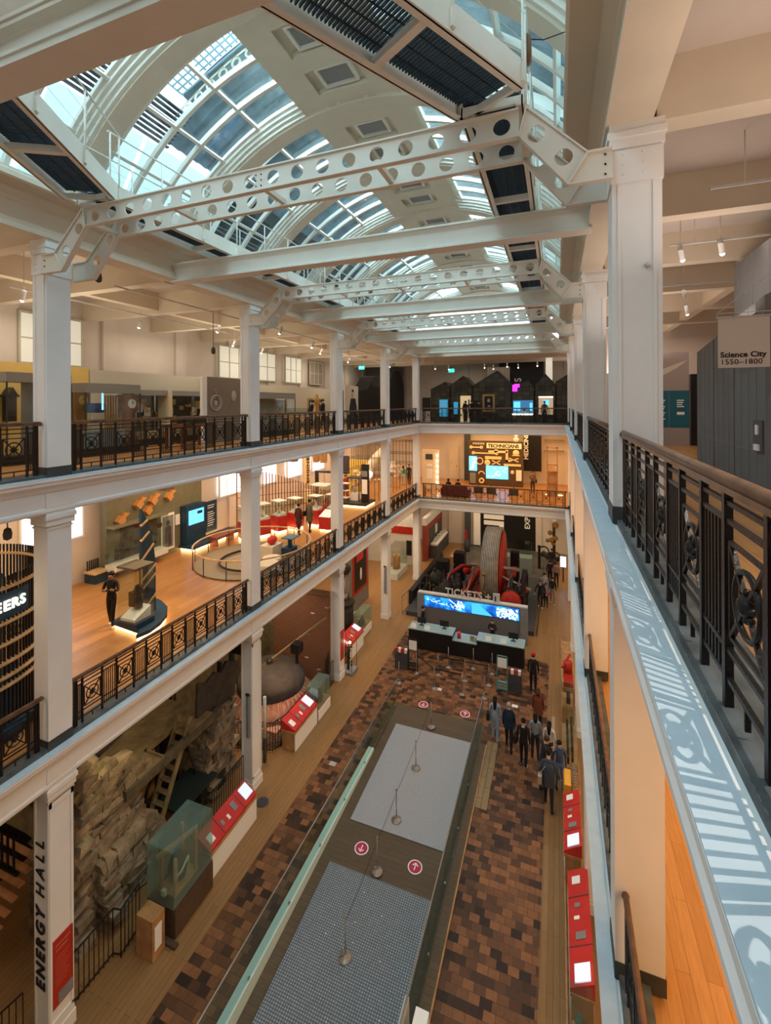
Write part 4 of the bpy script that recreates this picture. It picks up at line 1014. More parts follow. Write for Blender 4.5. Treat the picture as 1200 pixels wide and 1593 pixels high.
tag(MB().box(-9.2,-8.9,28.5,36.8,0,.9).out('engine_kerb', BLACK), 'black low wall left of the mill engine', 'wall')
t = glass_case('glass_case', 'pale glass-topped case behind the mill engine', -4.4,-1.9,36.6,37.6,1.2,2.3,mat('grey_green_case',(.25,.30,.27),.5))
tag(MB().box(-8.25,-7.4,36.5,38.5,0,.7).out('side_plinth', OAK), 'brown plinth behind the left end of the engine', 'plinth')
# ---- ticket desk
t = thing('ticket_screen_wall', 'grey wall with a long blue screen under TICKETS lettering', 'screen wall', (-4.65, 26, 0))
GWALL = mat('grey_desk_wall', (.17,.165,.16), .6)
outw(MB().box(-7.75,-1.6,25.95,26.1,0,1.98), 'back_wall', GWALL, t); outw(MB().box(-7.78,-1.57,25.85,26.15,1.98,2.06), 'top_ledge', LGREY, t)
outw(MB().box(-7.8,-7.42,25.8,26.1,0,2.0).box(-1.95,-1.55,25.8,26.1,0,2.0), 'end_post', MGREY, t)
scr = bpy.data.materials.new('ticket_screen_picture'); scr.use_nodes = True; nt = scr.node_tree; bs = nt.nodes['Principled BSDF']
tc = nt.nodes.new('ShaderNodeTexCoord'); n1 = nt.nodes.new('ShaderNodeTexNoise'); n1.inputs['Scale'].default_value = 1.3; n1.inputs['Detail'].default_value = 3
nt.links.new(tc.outputs['Object'], n1.inputs[0]); r1 = nt.nodes.new('ShaderNodeValToRGB'); e = r1.color_ramp.elements
e[0].position = .35; e[0].color = (.003,.015,.07,1); e[1].position = .62; e[1].color = (.02,.25,.75,1); q = e.new(.5); q.color = (.005,.07,.32,1)
nt.links.new(n1.outputs['Fac'], r1.inputs[0]); nt.links.new(r1.outputs[0], bs.inputs['Emission Color']); bs.inputs['Emission Strength'].default_value = 1.5; bs.inputs['Base Color'].default_value = (0,.01,.03,1)
s_ = outw(MB().box(-7.38,-2.02,25.90,25.95,1.24,1.86), 'screen', scr, t)
BL = mat('screen_pale_blue', (.3,.7,1), .5, emit=1.3, ecol=(.35,.75,1)); BM = mat('screen_mid_blue', (.05,.3,.8), .5, emit=1.2, ecol=(.04,.3,.85)); BW = mat('screen_white_blue', (.8,.95,1), .5, emit=1.2, ecol=(.7,.93,1))
b = MB(); random.seed(4)
for i in range(60):
    f = random.random(); x = -7.3+2.0*f; z = 1.72-.32*f+random.uniform(-.1,.08); b.box(x,x+.05,25.885,25.9,z,z+.035)
outw(b, 'screen_glints', BL, t)
outw(MB().prism([(-4.6,1.84),(-4.25,1.84),(-3.45,1.26),(-4.6,1.26)], 'y', 25.885, 25.9), 'screen_beam', BM, t)
b = MB(); random.seed(5)
for i in range(40): a = random.uniform(0,6.28); rr0 = random.uniform(.0,.24); b.cbox((-5.3+rr0*1.2*math.cos(a),25.885,1.58+rr0*math.sin(a)), (.07,.01,.05))
b.bar((-5.9,25.885,1.84),(-5.35,25.885,1.5),.03)
for i in range(130):
    x = random.uniform(-3.2,-2.1); z = random.uniform(1.27,1.8); b.cbox((x,25.885,z), (.07,.01,.045))
outw(b, 'screen_pattern', BW, t)
lettering('TICKETS +', .54, LGREY, t, (-6.15+4.65, 0, 2.08), (PI/2,0,0), 'lettering', depth=.05, bold=.010, spacing=1.05)
i_ = outw(MB().box(-3.42,-3.05,25.95,26.0,2.08,2.54), 'info_box', LGREY, t)
lettering('i', .38, DGREY, t, (-3.33+4.65, -.08, 2.13), (PI/2,0,0), 'info_lettering', depth=.02, bold=.02)
TOP = mat('teal_worktop', (.27,.38,.37), .4)
for i, (x0, x1, z, lab) in enumerate(((-7.6,-5.2,1.05,'left section of the black ticket desk'), (-5.18,-3.95,.82,'low middle section of the black ticket desk'), (-3.93,-1.6,1.05,'right section of the black ticket desk'))):
    t = thing('ticket_desk', lab+' with a pale green top', 'counter', ((x0+x1)/2, 23.9, 0))
    outw(MB().box(x0,x1,23.5,24.3,0,z-.04), 'desk_body', BLACK, t); outw(MB().box(x0-.02,x1+.02,23.45,24.35,z-.04,z), 'worktop', TOP, t)
for x, y, z, lab in ((-7.0,24.0,1.05,'monitor at the left end of the ticket desk'), (-5.75,24.05,1.05,'monitor near the middle gap of the ticket desk'), (-2.15,24.0,1.05,'monitor at the right end of the ticket desk')):
    t = thing('monitor', 'black '+lab, 'monitor', (x, y, z)); MB().box(-.24,.24,-.02,.02,.12,.42).out('screen', BLACK, t); MB().box(-.03,.03,-.02,.05,0,.2).box(-.12,.12,-.08,.08,0,.015).out('stand', DGREY, t)
for x, z, lab in ((-6.6,1.05,'white card on the left desk section'), (-3.35,1.05,'white card in front of the desk clerk'), (-2.6,1.05,'white card left of the right monitor'), (-7.35,1.05,'white card at the far left of the desk')):
    tag(MB().at((x,23.65,z)).prism([(-.08,0),(.08,0),(0,.22)], 'x', -.15, .15).out('card_holder', PAPER), lab, 'card')
tag(MB().cyl((-4.9,23.8), .1, .82, 1.12, 12).box(-4.96,-4.84,23.68,23.7,.95,1.05).out('donation_tub', RED), 'red tub on the low middle desk section', 'tub')
tag(MB().box(-4.3,-4.1,23.7,23.8,.82,1.05).box(-4.05,-3.98,23.7,23.8,.82,1.0).out('leaflet_stand', BRASS), 'yellow leaflets on the low middle desk section', 'leaflets')
# leaflet racks and totems
for x, y, lab in ((-7.32,21.6,'dark leaflet rack with red and white tops left of the queue'), (-1.9,21.65,'dark leaflet rack with red and white tops right of the queue')):
    t = thing('leaflet_rack', lab, 'rack', (x, y, 0)); MB().box(-.32,.32,-.2,.2,0,.9).out('body', DGREY, t)
    for i in range(4):
        MB().box(-.3+.16*i,-.18+.16*i,-.22,-.1,.82,1.02).out('leaflets', [RED, PAPER][i % 2], t)
for x, y, lab, fm in ((-6.72,21.45,'black framed sign totem left of the queue', BLACK), (-2.42,21.4,'teal ladder-like sign totem right of the queue', mat('teal_frame', (.10,.28,.27), .4))):
    t = thing('sign_totem', lab, 'sign', (x, y, 0)); MB().box(-.25,-.21,-.02,.02,0,1.6).box(.21,.25,-.02,.02,0,1.6).box(-.25,.25,-.02,.02,1.56,1.6).out('frame', fm, t)
    MB().box(-.2,.2,-.015,.0,1.05,1.5).out('notice', PAPER, t); MB().box(-.21,.21,-.02,.1,.05,.09).box(-.21,.21,-.02,.1,.2,.24).box(-.21,.21,-.02,.1,.35,.39).out('rungs', fm, t)
ql = ['far left of the queue','second along the back row','left end of the front row','by the left totem','third in the front row','second in the middle row','fourth in the front row','middle of the back row','front right of the queue','right end of the middle row','near the desk gap','right end of the back row']
qp = [(-7.0,22.16),(-5.15,22.37),(-7.06,20.3),(-6.5,21.33),(-5.38,20.47),(-5.47,21.56),(-4.1,20.5),(-4.16,21.55),(-3.11,20.58),(-3.05,21.59),(-3.96,22.69),(-3.03,22.57)]
for (x, y), l in zip(qp, ql): stanchion('slim brass queue post, '+l, x, y, 0, .95, .15)
for lab, chain in (('front black belt of the ticket queue', [(-6.5,21.33),(-5.38,20.47),(-4.1,20.5)]), ('middle black belt of the ticket queue', [(-5.47,21.56),(-4.16,21.55),(-3.05,21.59)]), ('side black belt of the ticket queue', [(-3.11,20.58),(-3.05,21.59),(-3.03,22.57)])):
    b = MB()
    for p, q in zip(chain, chain[1:]): b.bar((*p,.9),(*q,.9),.01,.05)
    tag(b.out('queue_belt', BLACK), lab, 'belt')
# ---- right side exhibits below the ledge
t = struct(MB().box(.12,.16,2,27,0,.12).box(.16,.7,2,27,0,.02).out('trim_10', OAK), 'oak edge strip along the right-hand exhibits')
console('red sloping display bench nearest on the right, screen at its near end', .2, .68, 10.3, 12.9, .85, False, -1)
console('red sloping display bench further on the right, screen at its near end', .12, .58, 13.42, 15.4, .85, False, -1)
t = thing('yellow_exhibit', 'yellow exhibit with bright metal parts beyond the right red bench', 'exhibit', (.3,16,0)); outw(MB().box(.12,.6,15.5,16.6,0,.75), 'plinth', OAK, t); outw(MB().box(.16,.36,15.6,16.3,.75,1.0), 'yellow_part', mat('bright_yellow', (.8,.38,.04), .4), t)  # yellow is the part's own colour
b = MB(); random.seed(3)
for i in range(14): b.ring((.48,15.7+.06*i,1.0), .12, .012, 'y' if i % 2 else 'x', 12)
outw(b, 'metal_parts', CHROME, t)
t = glass_case('glass_case', 'glass case of small machines on the right beyond the yellow exhibit', .14,.62,16.9,19.2,.6,1.3,OAK)
b = MB(); 
for i in range(16): b.cyl((.3+.15*(i % 2), 17.1+.13*i), .04, .6, .85+.05*(i % 4), 8)
tag(b.out('small_machines', IRON2), 'dark small machines inside the long right-hand glass case', 'exhibit')
t = glass_case('glass_case', 'oak-framed glass case with a black figure on the right', .12,.57,19.98,21.1,.7,1.15,OAK)
tag(MB().box(.3,.45,20.3,20.7,.71,1.0).out('black_figure', BLACK), 'black figure inside the oak-framed right case', 'exhibit')
t = thing('red_machine', 'red painted machine with a white label on the right side', 'exhibit', (.4,21.8,0)); outw(MB().box(.15,.65,21.25,22.8,0,.8), 'plinth', OAK, t)
outw(MB().box(.2,.6,21.3,22.0,.8,1.0).cyl((.4,22.3), .2, .8, 1.4, 14).bar((.15,22.0,1.25),(.5,22.8,1.5),.08), 'red_body', REDM, t); outw(MB().box(.19,.2,21.4,21.7,.82,.95), 'label_card', PAPER, t)
t = glass_case('glass_case', 'nearest right-hand glass case with dark green machinery', .2,.62,6.9,10.1,.5,1.3,OAK)
b = MB(); random.seed(9)
for i in range(22): b.cyl((random.uniform(.28,.55), random.uniform(7.2,9.9)), .04, .5, random.uniform(.8,1.15), 8).ball((random.uniform(.3,.52), random.uniform(7.2,9.9), .85), .08, 6)
tag(b.out('green_machinery', mat('dark_green_paint', (.05,.10,.07), .5, var=.4)), 'dark green machinery inside the nearest right-hand case', 'exhibit')
# far right: brass exhibit, lit screen
t = thing('governor_exhibit', 'dark machine topped with shining brass globes by the far right column', 'exhibit', (-.35, 39.6, 0))
b = MB()
for (x, y, z, r_) in ((-.2,40,3.1,.28),(-.6,39.8,2.5,.2),(-.2,39.7,2.1,.22),(-.5,39.5,2.0,.2),(-.8,39.6,1.9,.16),(-.35,39.9,1.6,.18)): b.ball((x,y,z), r_, 10)
outw(b, 'brass_globes', BRASS, t)
b = MB().cyl((-.3,39.9), .12, 0, 3.0, 10).tube([(-1.2,39.6,.9),(-.7,39.4,.5),(.1,39.4,.5)], .2, 8).ring((-1.1,39.5,1.0), .4, .06, 'y').ring((-.2,39.4,.7), .35, .05, 'y')
outw(b, 'iron_body', IRON2, t); outw(MB().box(-.5,-.1,YW-.6,YW-.3,3.0,5.2).box(-.45,-.15,YW-.7,YW-.4,2.2,3.0), 'flue', LGREY, t)
t = thing('totem_screen', 'blue-white lit totem screen by the far right corner', 'screen', (.35, 36, 0)); MB().box(-.05,.05,-.05,.05,0,1.2).out('stand', DGREY, t); MB().box(-.2,.2,-.06,-.02,1.1,1.85).out('screen', mat('totem_glow', (.4,.6,1), .5, emit=1.6, ecol=(.45,.65,1)), t)
tag(MB().box(-1.5,-1.3,38.2,38.4,0,1.6).ball((-1.4,38.3,1.7), .14, 8).out('small_statue', BLACK), 'small black statue behind the right end of the mill engine', 'statue')
# ================================================================== middle gallery
DAYW = mat('daylit_window', (.85,.92,1), .5, emit=1.15, ecol=(.9,.95,1))
BLINDL = mat('daylit_blind', (.42,.40,.33), .7, emit=.26, ecol=(1,.93,.74))
def side_window(i, y0, y1, z0, z1, m, lab, n=3, rows=1, fm=WHITE):
    t = struct(MB().box(XW+.15, XW+.19, y0, y1, z0, z1).out('window_%d' % i, m), lab)
    b = MB().box(XW+.15, XW+.24, y0-.07, y0, z0-.07, z1+.07).box(XW+.15, XW+.24, y1, y1+.07, z0-.07, z1+.07).box(XW+.15, XW+.24, y0, y1, z0-.07, z0).box(XW+.15, XW+.24, y0, y1, z1, z1+.07)
    for k in range(1, n): y = y0+(y1-y0)*k/n; b.box(XW+.19, XW+.22, y-.03, y+.03, z0, z1)
    for k in range(1, rows): z = z0+(z1-z0)*k/rows; b.box(XW+.19, XW+.215, y0, y1, z-.025, z+.025)
    b.out('window_frame', fm, t); return t
for i, (a, c) in enumerate(((10.5,12.7),(20.65,22.4),(24.5,26.1),(27.5,29.35),(30.95,32.8))):
    side_window(40+i, a, c, 8.0, 10.4, DAYW, 'bright window high on the middle gallery left wall, %s from the camera' % ORD[i])
for i, (a, c) in enumerate(((10.5,12.7),(20.65,23.2),(23.4,26.07),(27.3,29.4))):
    side_window(50+i, a, c, 14.75, 16.5, BLINDL, 'window with a pale blind on the top gallery left wall, %s from the camera' % ORD[i], 3, 2, mat('beige_window_bar', (.5,.48,.38), .7) if i == 0 else bpy.data.materials['beige_window_bar'])  # same beige for the frame of every pale-blind window
side_window(55, 30.7, 32.6, 14.75, 16.4, mat('dark_blind', (.35,.31,.24), .8), 'dark blinded window at the far end of the top gallery left wall', 3, 2, WALLP)
# slatted drum with the gallery name
t = thing('slatted_drum', 'navy slatted drum with pale rings and ENGINEERS lettering at the left edge', 'display drum', (-12.9, 5.9, F2))
cx, cy, rd = -12.9, 5.9, 1.9
b = MB()
for i in range(130):
    a = 2*PI*i/130; b.at((cx+rd*math.cos(a), cy+rd*math.sin(a), 0), a).box(-.02,.02,-.015,.015,F2+.3,9.55)
b.T = Matrix.Identity(4); outw(b, 'slats', BLACK, t)
outw(MB().lathe((cx,cy,F2), [(0,.02),(rd+.1,.02),(rd+.1,.3),(rd-.1,.35),(rd-.2,.3),(0,.3)], 40), 'drum_base', NAVY, t)
outw(MB().lathe((cx,cy,F2), [(rd*.6,.3),(rd*.6,3.1)], 30), 'inner_drum', NAVY, t)
b = MB()
for z in (9.3, 8.55, 8.1, 7.7, 7.4, 7.2): b.lathe((cx,cy,z), [(rd-.05,0),(rd+.09,0),(rd+.09,.05),(rd-.05,.05),(rd-.05,0)], 48)
outw(b, 'rings', LOAK, t)
b = MB(); N = 24
p = [(cx+(rd+.07)*math.cos(a), cy+(rd+.07)*math.sin(a)) for a in [math.radians(-80+104*i/N) for i in range(N+1)]]
for i in range(N): b.prism([p[i], p[i+1], (p[i+1][0]*.995+cx*.005, p[i+1][1]*.995+cy*.005), (p[i][0]*.995+cx*.005, p[i][1]*.995+cy*.005)], 'z', 8.68, 9.22)
sb_ = outw(b, 'name_band', NAVY, t)
LETW = mat('lit_cream_letters', (1,.95,.8), .5, emit=.9, ecol=(1,.93,.75))
for i, ch in enumerate('ENGINEERS'):
    a = math.radians(18-5.2*(8-i)); r_ = rd+.10
    lettering(ch, .29, LETW, t, (r_*math.cos(a), r_*math.sin(a), 8.86-F2), (PI/2, 0, a+PI/2), 'letter_'+ch.lower(), align='CENTER', bold=.008, depth=.03)
# sail shaped case by the railing
t = thing('sail_stand', 'navy stand with a tall sail-shaped panel edged in cream', 'display stand', (-12.6, 11.2, F2))
base = [(-13.35,10.5),(-12.0,10.35),(-11.85,10.1),(-11.75,10.5),(-11.85,11.0),(-12.1,11.5),(-12.5,11.9),(-13.1,12.2),(-13.5,12.3)]
outw(MB().prism(base, 'z', F2+.12, F2+.24), 'base', NAVY, t)
outw(MB().prism([(-12.65+(x+12.65)*.93, 11.2+(y-11.2)*.93) for x, y in base], 'z', F2, F2+.12), 'led_plinth', LEDW, t)
sail = [(11.02,6.29),(11.58,6.29),(11.58,7.9),(11.5,8.5),(11.36,9.05),(11.2,9.5),(11.05,9.8),(11.02,9.8)]
outw(MB().prism(sail, 'x', -12.78, -12.68), 'sail_panel', NAVY, t)
b = MB()
for (ya, za, yb, zb) in ((11.0,6.45,11.6,6.85),(11.0,7.15,11.6,7.55),(11.0,7.45,11.6,7.85),(11.0,8.1,11.5,8.55),(11.0,8.75,11.32,9.0),(11.0,9.25,11.25,9.4)): b.bar((-12.68,ya,za),(-12.68,yb,zb),.06,.06)
b.bar((-12.68,11.02,6.29),(-12.68,11.02,8.0),.05)
outw(b, 'cream_edging', LOAK, t)
t = glass_case('glass_case', 'square glass display case with a dark lid beside the sail-shaped stand', -12.88, -12.1, 10.3, 11.0, F2+.4, F2+2.05, NAVY, GLASS, top_m=mat('case_lid', (.10,.085,.06), .5), base0=F2+.25)
outw(MB().prism([(10.35,F2+.42),(10.95,F2+.42),(10.95,F2+.75),(10.35,F2+.5)], 'x', -12.8, -12.2), 'sloping_card', PAPER, t)
tag(MB().lathe((-12.5,10.75,F2+.7), [(0,0),(.12,0),(.14,.2),(.1,.4),(.16,.5),(.1,.7),(0,.75)], 12).box(-12.75,-12.55,10.6,10.8,F2+.75,F2+1.2).out('small_engine', IRON2), 'small dark engine inside the square glass case', 'exhibit')
t = thing('wooden_bench', 'long oak-topped navy bench against the left wall', 'bench', (-17.5, 13.3, F2)); outw(MB().box(-17.8,-17.2,12.8,13.35,F2,F2+.38), 'base', NAVY, t); outw(MB().box(-17.82,-17.15,12.75,13.38,F2+.38,F2+.45), 'top', LOAK, t)
b = MB()
for i in range(6): b.box(-17.75,-17.7,12.85+.09*i,12.88+.09*i,F2+.45,F2+.85)
outw(b, 'back_rods', BLACK, t)
t = thing('olive_panel_wall', 'olive display wall with orange diamond blocks', 'display wall', (-17.6, 16, F2)); outw(MB().box(-17.7,-17.35,13.4,18.75,F2,10.7), 'panel', OLIVE, t)
DIA = mat('orange_wood_block', (.55,.25,.08), .5)  # one even orange for all the diamonds
for y, z in ((13.95,8.32),(14.83,8.82),(15.6,8.84),(16.5,8.84),(15.3,8.45)):
    outw(MB().prism([(y-.2,z),(y,z-.22),(y+.2,z),(y,z+.22)], 'x', -17.35, -17.1).prism([(y,z-.1),(y+.45,z+.22),(y+.2,z+.3)], 'x', -17.35,-17.2), 'diamond_block', DIA, t)
t = glass_case('glass_case', 'long wall case with a sloping hood on the olive wall', -17.3, -16.75, 13.3, 16.0, F2+.6, F2+2.1, mat('case_white_deck', (.7,.7,.66), .5), GLASS, top_m=OLIVE, base0=F2+.35)
outw(MB().box(-17.3,-17.28,14.0,15.9,F2+.62,F2+2.05), 'dark_back', DGREY, t)
b = MB(); random.seed(21)
for i in range(10): b.ball((-17.0, 13.6+.24*i, F2+.75+random.uniform(0,.9)), random.uniform(.07,.16), 8, sc=(.5,1,1))
outw(b, 'exhibit_pieces', IRON2, t)
t = thing('portrait_board', 'tall white framed photograph of a standing person on the olive wall', 'picture', (-17.3,16.5,6.3)); outw(MB().box(-17.35,-17.3,16.12,16.9,6.32,8.02), 'frame', PAPER, t); outw(MB().box(-17.3,-17.28,16.2,16.82,6.42,7.92), 'print', MGREY, t)
outw(MB().ball((-17.28,16.5,7.6), .11, 8, sc=(.1,1,1.2)).prism([(16.3,6.5),(16.7,6.5),(16.68,7.4),(16.5,7.48),(16.32,7.4)], 'x', -17.28,-17.27), 'dark_figure', DGREY, t)
tag(MB().box(-17.34,-17.3,16.98,17.25,7.35,7.85).out('notice', PAPER), 'small white notice between the photograph and the screen kiosk', 'notice')
t = thing('screen_kiosk', 'navy kiosk with a bright blue screen on the olive wall', 'kiosk', (-17.1,17.7,F2)); outw(MB().box(-17.34,-16.95,17.3,18.6,F2+.27,8.2), 'cabinet', NAVY, t)
outw(MB().box(-16.95,-16.93,17.45,18.45,7.25,7.95), 'screen', mat('kiosk_screen', (.1,.5,.9), .4, emit=1.3, ecol=(.08,.42,.95)), t); outw(MB().box(-16.93,-16.925,18.0,18.35,7.7,7.85), 'screen_text', NAVY, t)
outw(MB().box(-17.34,-16.4,17.2,20.8,F2+.14,F2+.26), 'platform', NAVY, t); outw(MB().box(-17.3,-16.5,17.3,20.7,F2,F2+.14), 'led_plinth', LEDW, t)
t = thing('navy_text_panel', 'tall navy panel of white text between windows', 'text panel', (-17.8,19.5,6.8)); outw(MB().box(-17.86,-17.8,19.6,20.4,6.25,7.9), 'panel', NAVY, t)
b = MB()
for i in range(9): b.box(-17.8,-17.79,19.68,20.2-.06*(i % 3),7.65-.12*i-(.12 if i > 1 else 0),7.69-.12*i-(.12 if i > 1 else 0))
outw(b, 'text_lines', PAPER, t)
t = thing('red_bench', 'rust red bench before the navy kiosk', 'bench', (-16.3,18.9,F2)); outw(MB().box(-16.5,-16.0,18.3,19.7,F2+.38,F2+.46), 'seat', mat('rust_red', (.30,.05,.03), .5), t)
for y in (18.35,19.55): outw(MB().box(-16.48,-16.02,y,y+.1,F2,F2+.38), 'leg', bpy.data.materials['rust_red'], t)
t = thing('oval_track_pit', 'round glass-walled pit with an oak rail and a black oval track', 'display', (-13.1,17.4,F2))
b = MB(); b.lathe((-13.1,17.4,F2), [(2.6,0),(2.6,.8)], 48); outw(b, 'glass_wall', mat('low_wall_glass', (.55,.45,.33), .3), t) if False else outw(b, 'glass_wall', GLASS, t)
outw(MB().ring((-13.1,17.4,F2+.82), 2.6, .035, 'z', 48, k=8), 'oak_rail', LOAK, t)
b = MB()
for i in range(14): a = 2*PI*i/14; b.box(-13.1+2.6*math.cos(a)-.015,-13.1+2.6*math.cos(a)+.015,17.4+2.6*math.sin(a)-.015,17.4+2.6*math.sin(a)+.015,F2,F2+.82)
outw(b, 'posts', DGREY, t); outw(MB().lathe((-13.1,17.4,F2), [(0,.02),(2.55,.02),(2.55,.06)], 40), 'pit_floor', mat('pit_floor', (.30,.24,.17), .5), t)
outw(MB().ring((-12.9,17.2,F2+.12), 1.5, .05, 'z', 40), 'track', BLACK, t)
t = thing('demo_table', 'small blue table on a dark post beyond the round pit', 'table', (-11.9,18.6,F2)); outw(MB().box(-12.2,-11.6,18.3,18.95,F2+.8,F2+.85), 'table_top', mat('slate_blue', (.08,.17,.25), .5), t); outw(MB().box(-12.0,-11.85,18.55,18.7,F2,F2+.8).box(-12.2,-11.7,18.3,18.9,F2,F2+.35), 'post', NAVY, t)
t = thing('petal_seat', 'pale petal-shaped seats behind the second left column', 'seat', (-11.6,16.6,F2)); outw(MB().cyl((-11.5,16.3), .45, F2, F2+.4, 20).cyl((-11.9,17.1), .4, F2, F2+.35, 20), 'seats', CREAM, t)
t = thing('red_toy_car', 'small red exhibit behind the second left column', 'exhibit', (-12.3,17.9,F2)); outw(MB().box(-12.9,-12.2,17.6,18.4,F2,F2+.6), 'plinth', CREAM, t); outw(MB().ball((-12.5,18.0,F2+.8), .25, 10, sc=(.8,1.2,.8)), 'red_body', RED, t)
# red cabinets on an arc with slats behind
pts = [(-15.35,19.75),(-14.95,20.65),(-14.55,21.6),(-14.05,22.5),(-13.3,23.5),(-12.5,24.2)]
cab_lab = ['partly hidden by the second left column','second from the left in the curved row','third from the left in the curved row','behind the person in dark red','with a white model, right of the two visitors','at the right end of the curved row']
for i, (x, y) in enumerate(pts):
    a = math.radians(-32 + 6*i)
    t = thing('red_cabinet', 'red display cabinet with a glass top, '+cab_lab[i], 'display cabinet', (x, y, F2), a)
    MB().box(-.36,.36,-.3,.3,.16,.95).out('cabinet_body', RED, t); MB().box(-.33,.33,-.27,.27,0,.16).out('led_plinth', LEDW, t)
    b = MB()
    for q in ((-.36,-.35,-.3,.3),(.35,.36,-.3,.3),(-.36,.36,-.3,-.29),(-.36,.36,.29,.3)): b.box(*q,.95,1.75)
    b.out('glass_top', GLASS, t); MB().box(-.37,.37,-.31,.31,1.75,1.79).out('lid', LGREY, t)
    MB().prism([(-.25,.95),(.25,.95),(.25,1.12),(-.25,1.0)], 'x', -.3, .3).lathe((0,.05,1.1), [(0,0),(.12,0),(.08,.15),(.03,.3),(0,.32)], 10).out('white_model', PAPER, t)
t = thing('slat_screen', 'curved screen of thin rust-brown slats behind the red cabinets', 'screen', (-15, 22, F2))
b = MB(); h_ = MB(); prev = None
for i in range(34):
    f = i/33; x = -16.6+3.9*f; y = 20.6+3.9*f**.85+.3*math.sin(PI*f); top = 9.75-1.9*f
    b.box(x-.018,x+.018,y-.03,y+.03,F2+.1,top)
    if prev:
        for z in (7.3,8.0,8.6):
            if z < top: h_.bar((*prev,z),(x,y,z),.03,.03)
    prev = (x, y)
SL = mat('rust_brown_slat', (.22,.085,.035), .5); outw(b, 'slats', SL, t); outw(h_, 'slat_rails', SL, t)
t = thing('sloping_red_desk', 'low red desk with sloping white labels near the third left column', 'display bench', (-12.2,23.0,F2)); outw(MB().box(-12.6,-11.9,22.6,23.4,F2+.1,F2+.8), 'body', RED, t); outw(MB().prism([(22.6,F2+.8),(23.4,F2+.8),(23.4,F2+1.05)], 'x', -12.6,-11.9), 'label_slope', PAPER, t); outw(MB().box(-12.55,-11.95,22.65,23.35,F2,F2+.1), 'led_plinth', LEDW, t)
t = glass_case('glass_case', 'clear case of metal pieces behind the two visitors on the middle gallery', -14.6,-13.4,25.0,26.0,F2+.9,F2+2.0,RED,GLASS,top_m=LGREY,base0=F2)
b = MB(); random.seed(5)
for i in range(20): b.ball((random.uniform(-14.5,-13.5), random.uniform(25.1,25.9), F2+1.0+random.uniform(0,.6)), .08, 6)
outw(b, 'metal_pieces', CHROME, t)
t = thing('yellow_notice', 'pale yellow notice board on a stand behind the two visitors', 'notice', (-14.2,24.2,F2)); outw(MB().box(-14.45,-13.95,24.2,24.24,F2+1.1,F2+1.95), 'board', mat('pale_yellow_board', (.80,.68,.36), .6), t); outw(MB().box(-14.22,-14.18,24.2,24.24,F2,F2+1.1), 'stand', BLACK, t)
t = thing('open_shelving', 'white and black open shelving with exhibits against the left wall', 'shelving', (-15.5,29,F2))
outw(MB().box(-16.4,-13.8,28.9,29.3,F2+2.2,F2+2.32).box(-16.4,-16.3,28.9,29.3,F2,F2+2.2).box(-15.1,-15.0,28.9,29.3,F2,F2+2.2), 'frame', BLACK, t)
for z in (.5,1.0,1.5): outw(MB().box(-15.0,-13.8,28.9,29.3,F2+z,F2+z+.05), 'shelf', PAPER, t)
outw(MB().box(-15.0,-14.6,29.0,29.2,F2+1.55,F2+1.9).box(-14.4,-14.0,29.0,29.2,F2+1.05,F2+1.4).box(-14.9,-14.3,29,29.2,F2+.55,F2+.8), 'models', DGREY, t)
t = thing('engineers_pilaster_sign', 'cream wall strip with black ENGINEERS lettering running upwards', 'sign', (-17.8,31.0,7.0)); outw(MB().box(-17.86,-17.82,29.75,30.7,7.0,10.5), 'strip', mat('cream_strip', (.75,.55,.3), .6), t)
lettering('ENGINEERS', .52, BLACK, t, (.02, -.52, .15), (PI/2, -PI/2, PI/2), bold=.014, spacing=1.1)
for lab, x in (('tilted wooden box speaker hanging left under the ceiling', -14.9), ('tilted wooden box speaker hanging right under the ceiling', -14.35)):
    t = thing('hanging_speaker', lab, 'speaker', (x, 26.4, 10.1)); b = MB().at((0,0,0), .3, .25); b.box(-.2,.2,-.2,.2,-.75,-.15); b.T = Matrix.Identity(4); b.out('box', OAK, t); MB().tube([(0,0,-.2),(0,0,1.1)], .01, 5).out('hanger', BLACK, t)
# bay beyond the third column
PLATW = mat('stage_black', (.03,.03,.03), .4)
t = thing('low_stage', 'low black stage with a glowing edge beyond the third left column', 'stage', (-13.6,29.3,F2)); outw(MB().box(-15.0,-12.3,28.6,30.4,F2+.1,F2+.25), 'deck', PLATW, t); outw(MB().box(-14.95,-12.35,28.65,30.35,F2,F2+.1), 'led_plinth', LEDW, t)
t = thing('display_screen_stand', 'dark hanging screen above the red racing suit', 'screen', (-14.3,29.2,9)); outw(MB().box(-14.7,-13.8,29.15,29.25,8.4,9.5), 'screen', mat('plum_screen', (.05,.03,.035), .5), t); outw(MB().tube([(-14.25,29.2,9.5),(-14.25,29.2,10.6)], .015, 5), 'hanger', BLACK, t)
t = thing('black_totem', 'tall black totem with a white text card on the low stage', 'totem', (-12.6,29.2,F2)); outw(MB().box(-12.85,-12.3,29.15,29.3,F2+.25,8.95), 'board', BLACK, t); outw(MB().box(-12.8,-12.4,29.12,29.15,6.9,7.9), 'text_card', PAPER, t); outw(MB().box(-12.8,-12.4,29.12,29.15,8.1,8.5), 'picture', MGREY, t)
t = thing('lamp_table', 'dark flat-hooded display with pale instruments beside the red suit', 'display', (-13.6,29.8,F2)); outw(MB().box(-14.1,-13.1,29.4,30.2,7.85,7.95), 'hood', DGREY, t); outw(MB().box(-13.9,-13.3,29.5,30.1,F2+.25,6.8), 'plinth', PAPER, t)
b = MB(); random.seed(8)
for i in range(12): b.ball((random.uniform(-13.9,-13.3), random.uniform(29.5,30.0), random.uniform(6.9,7.7)), .1, 6)
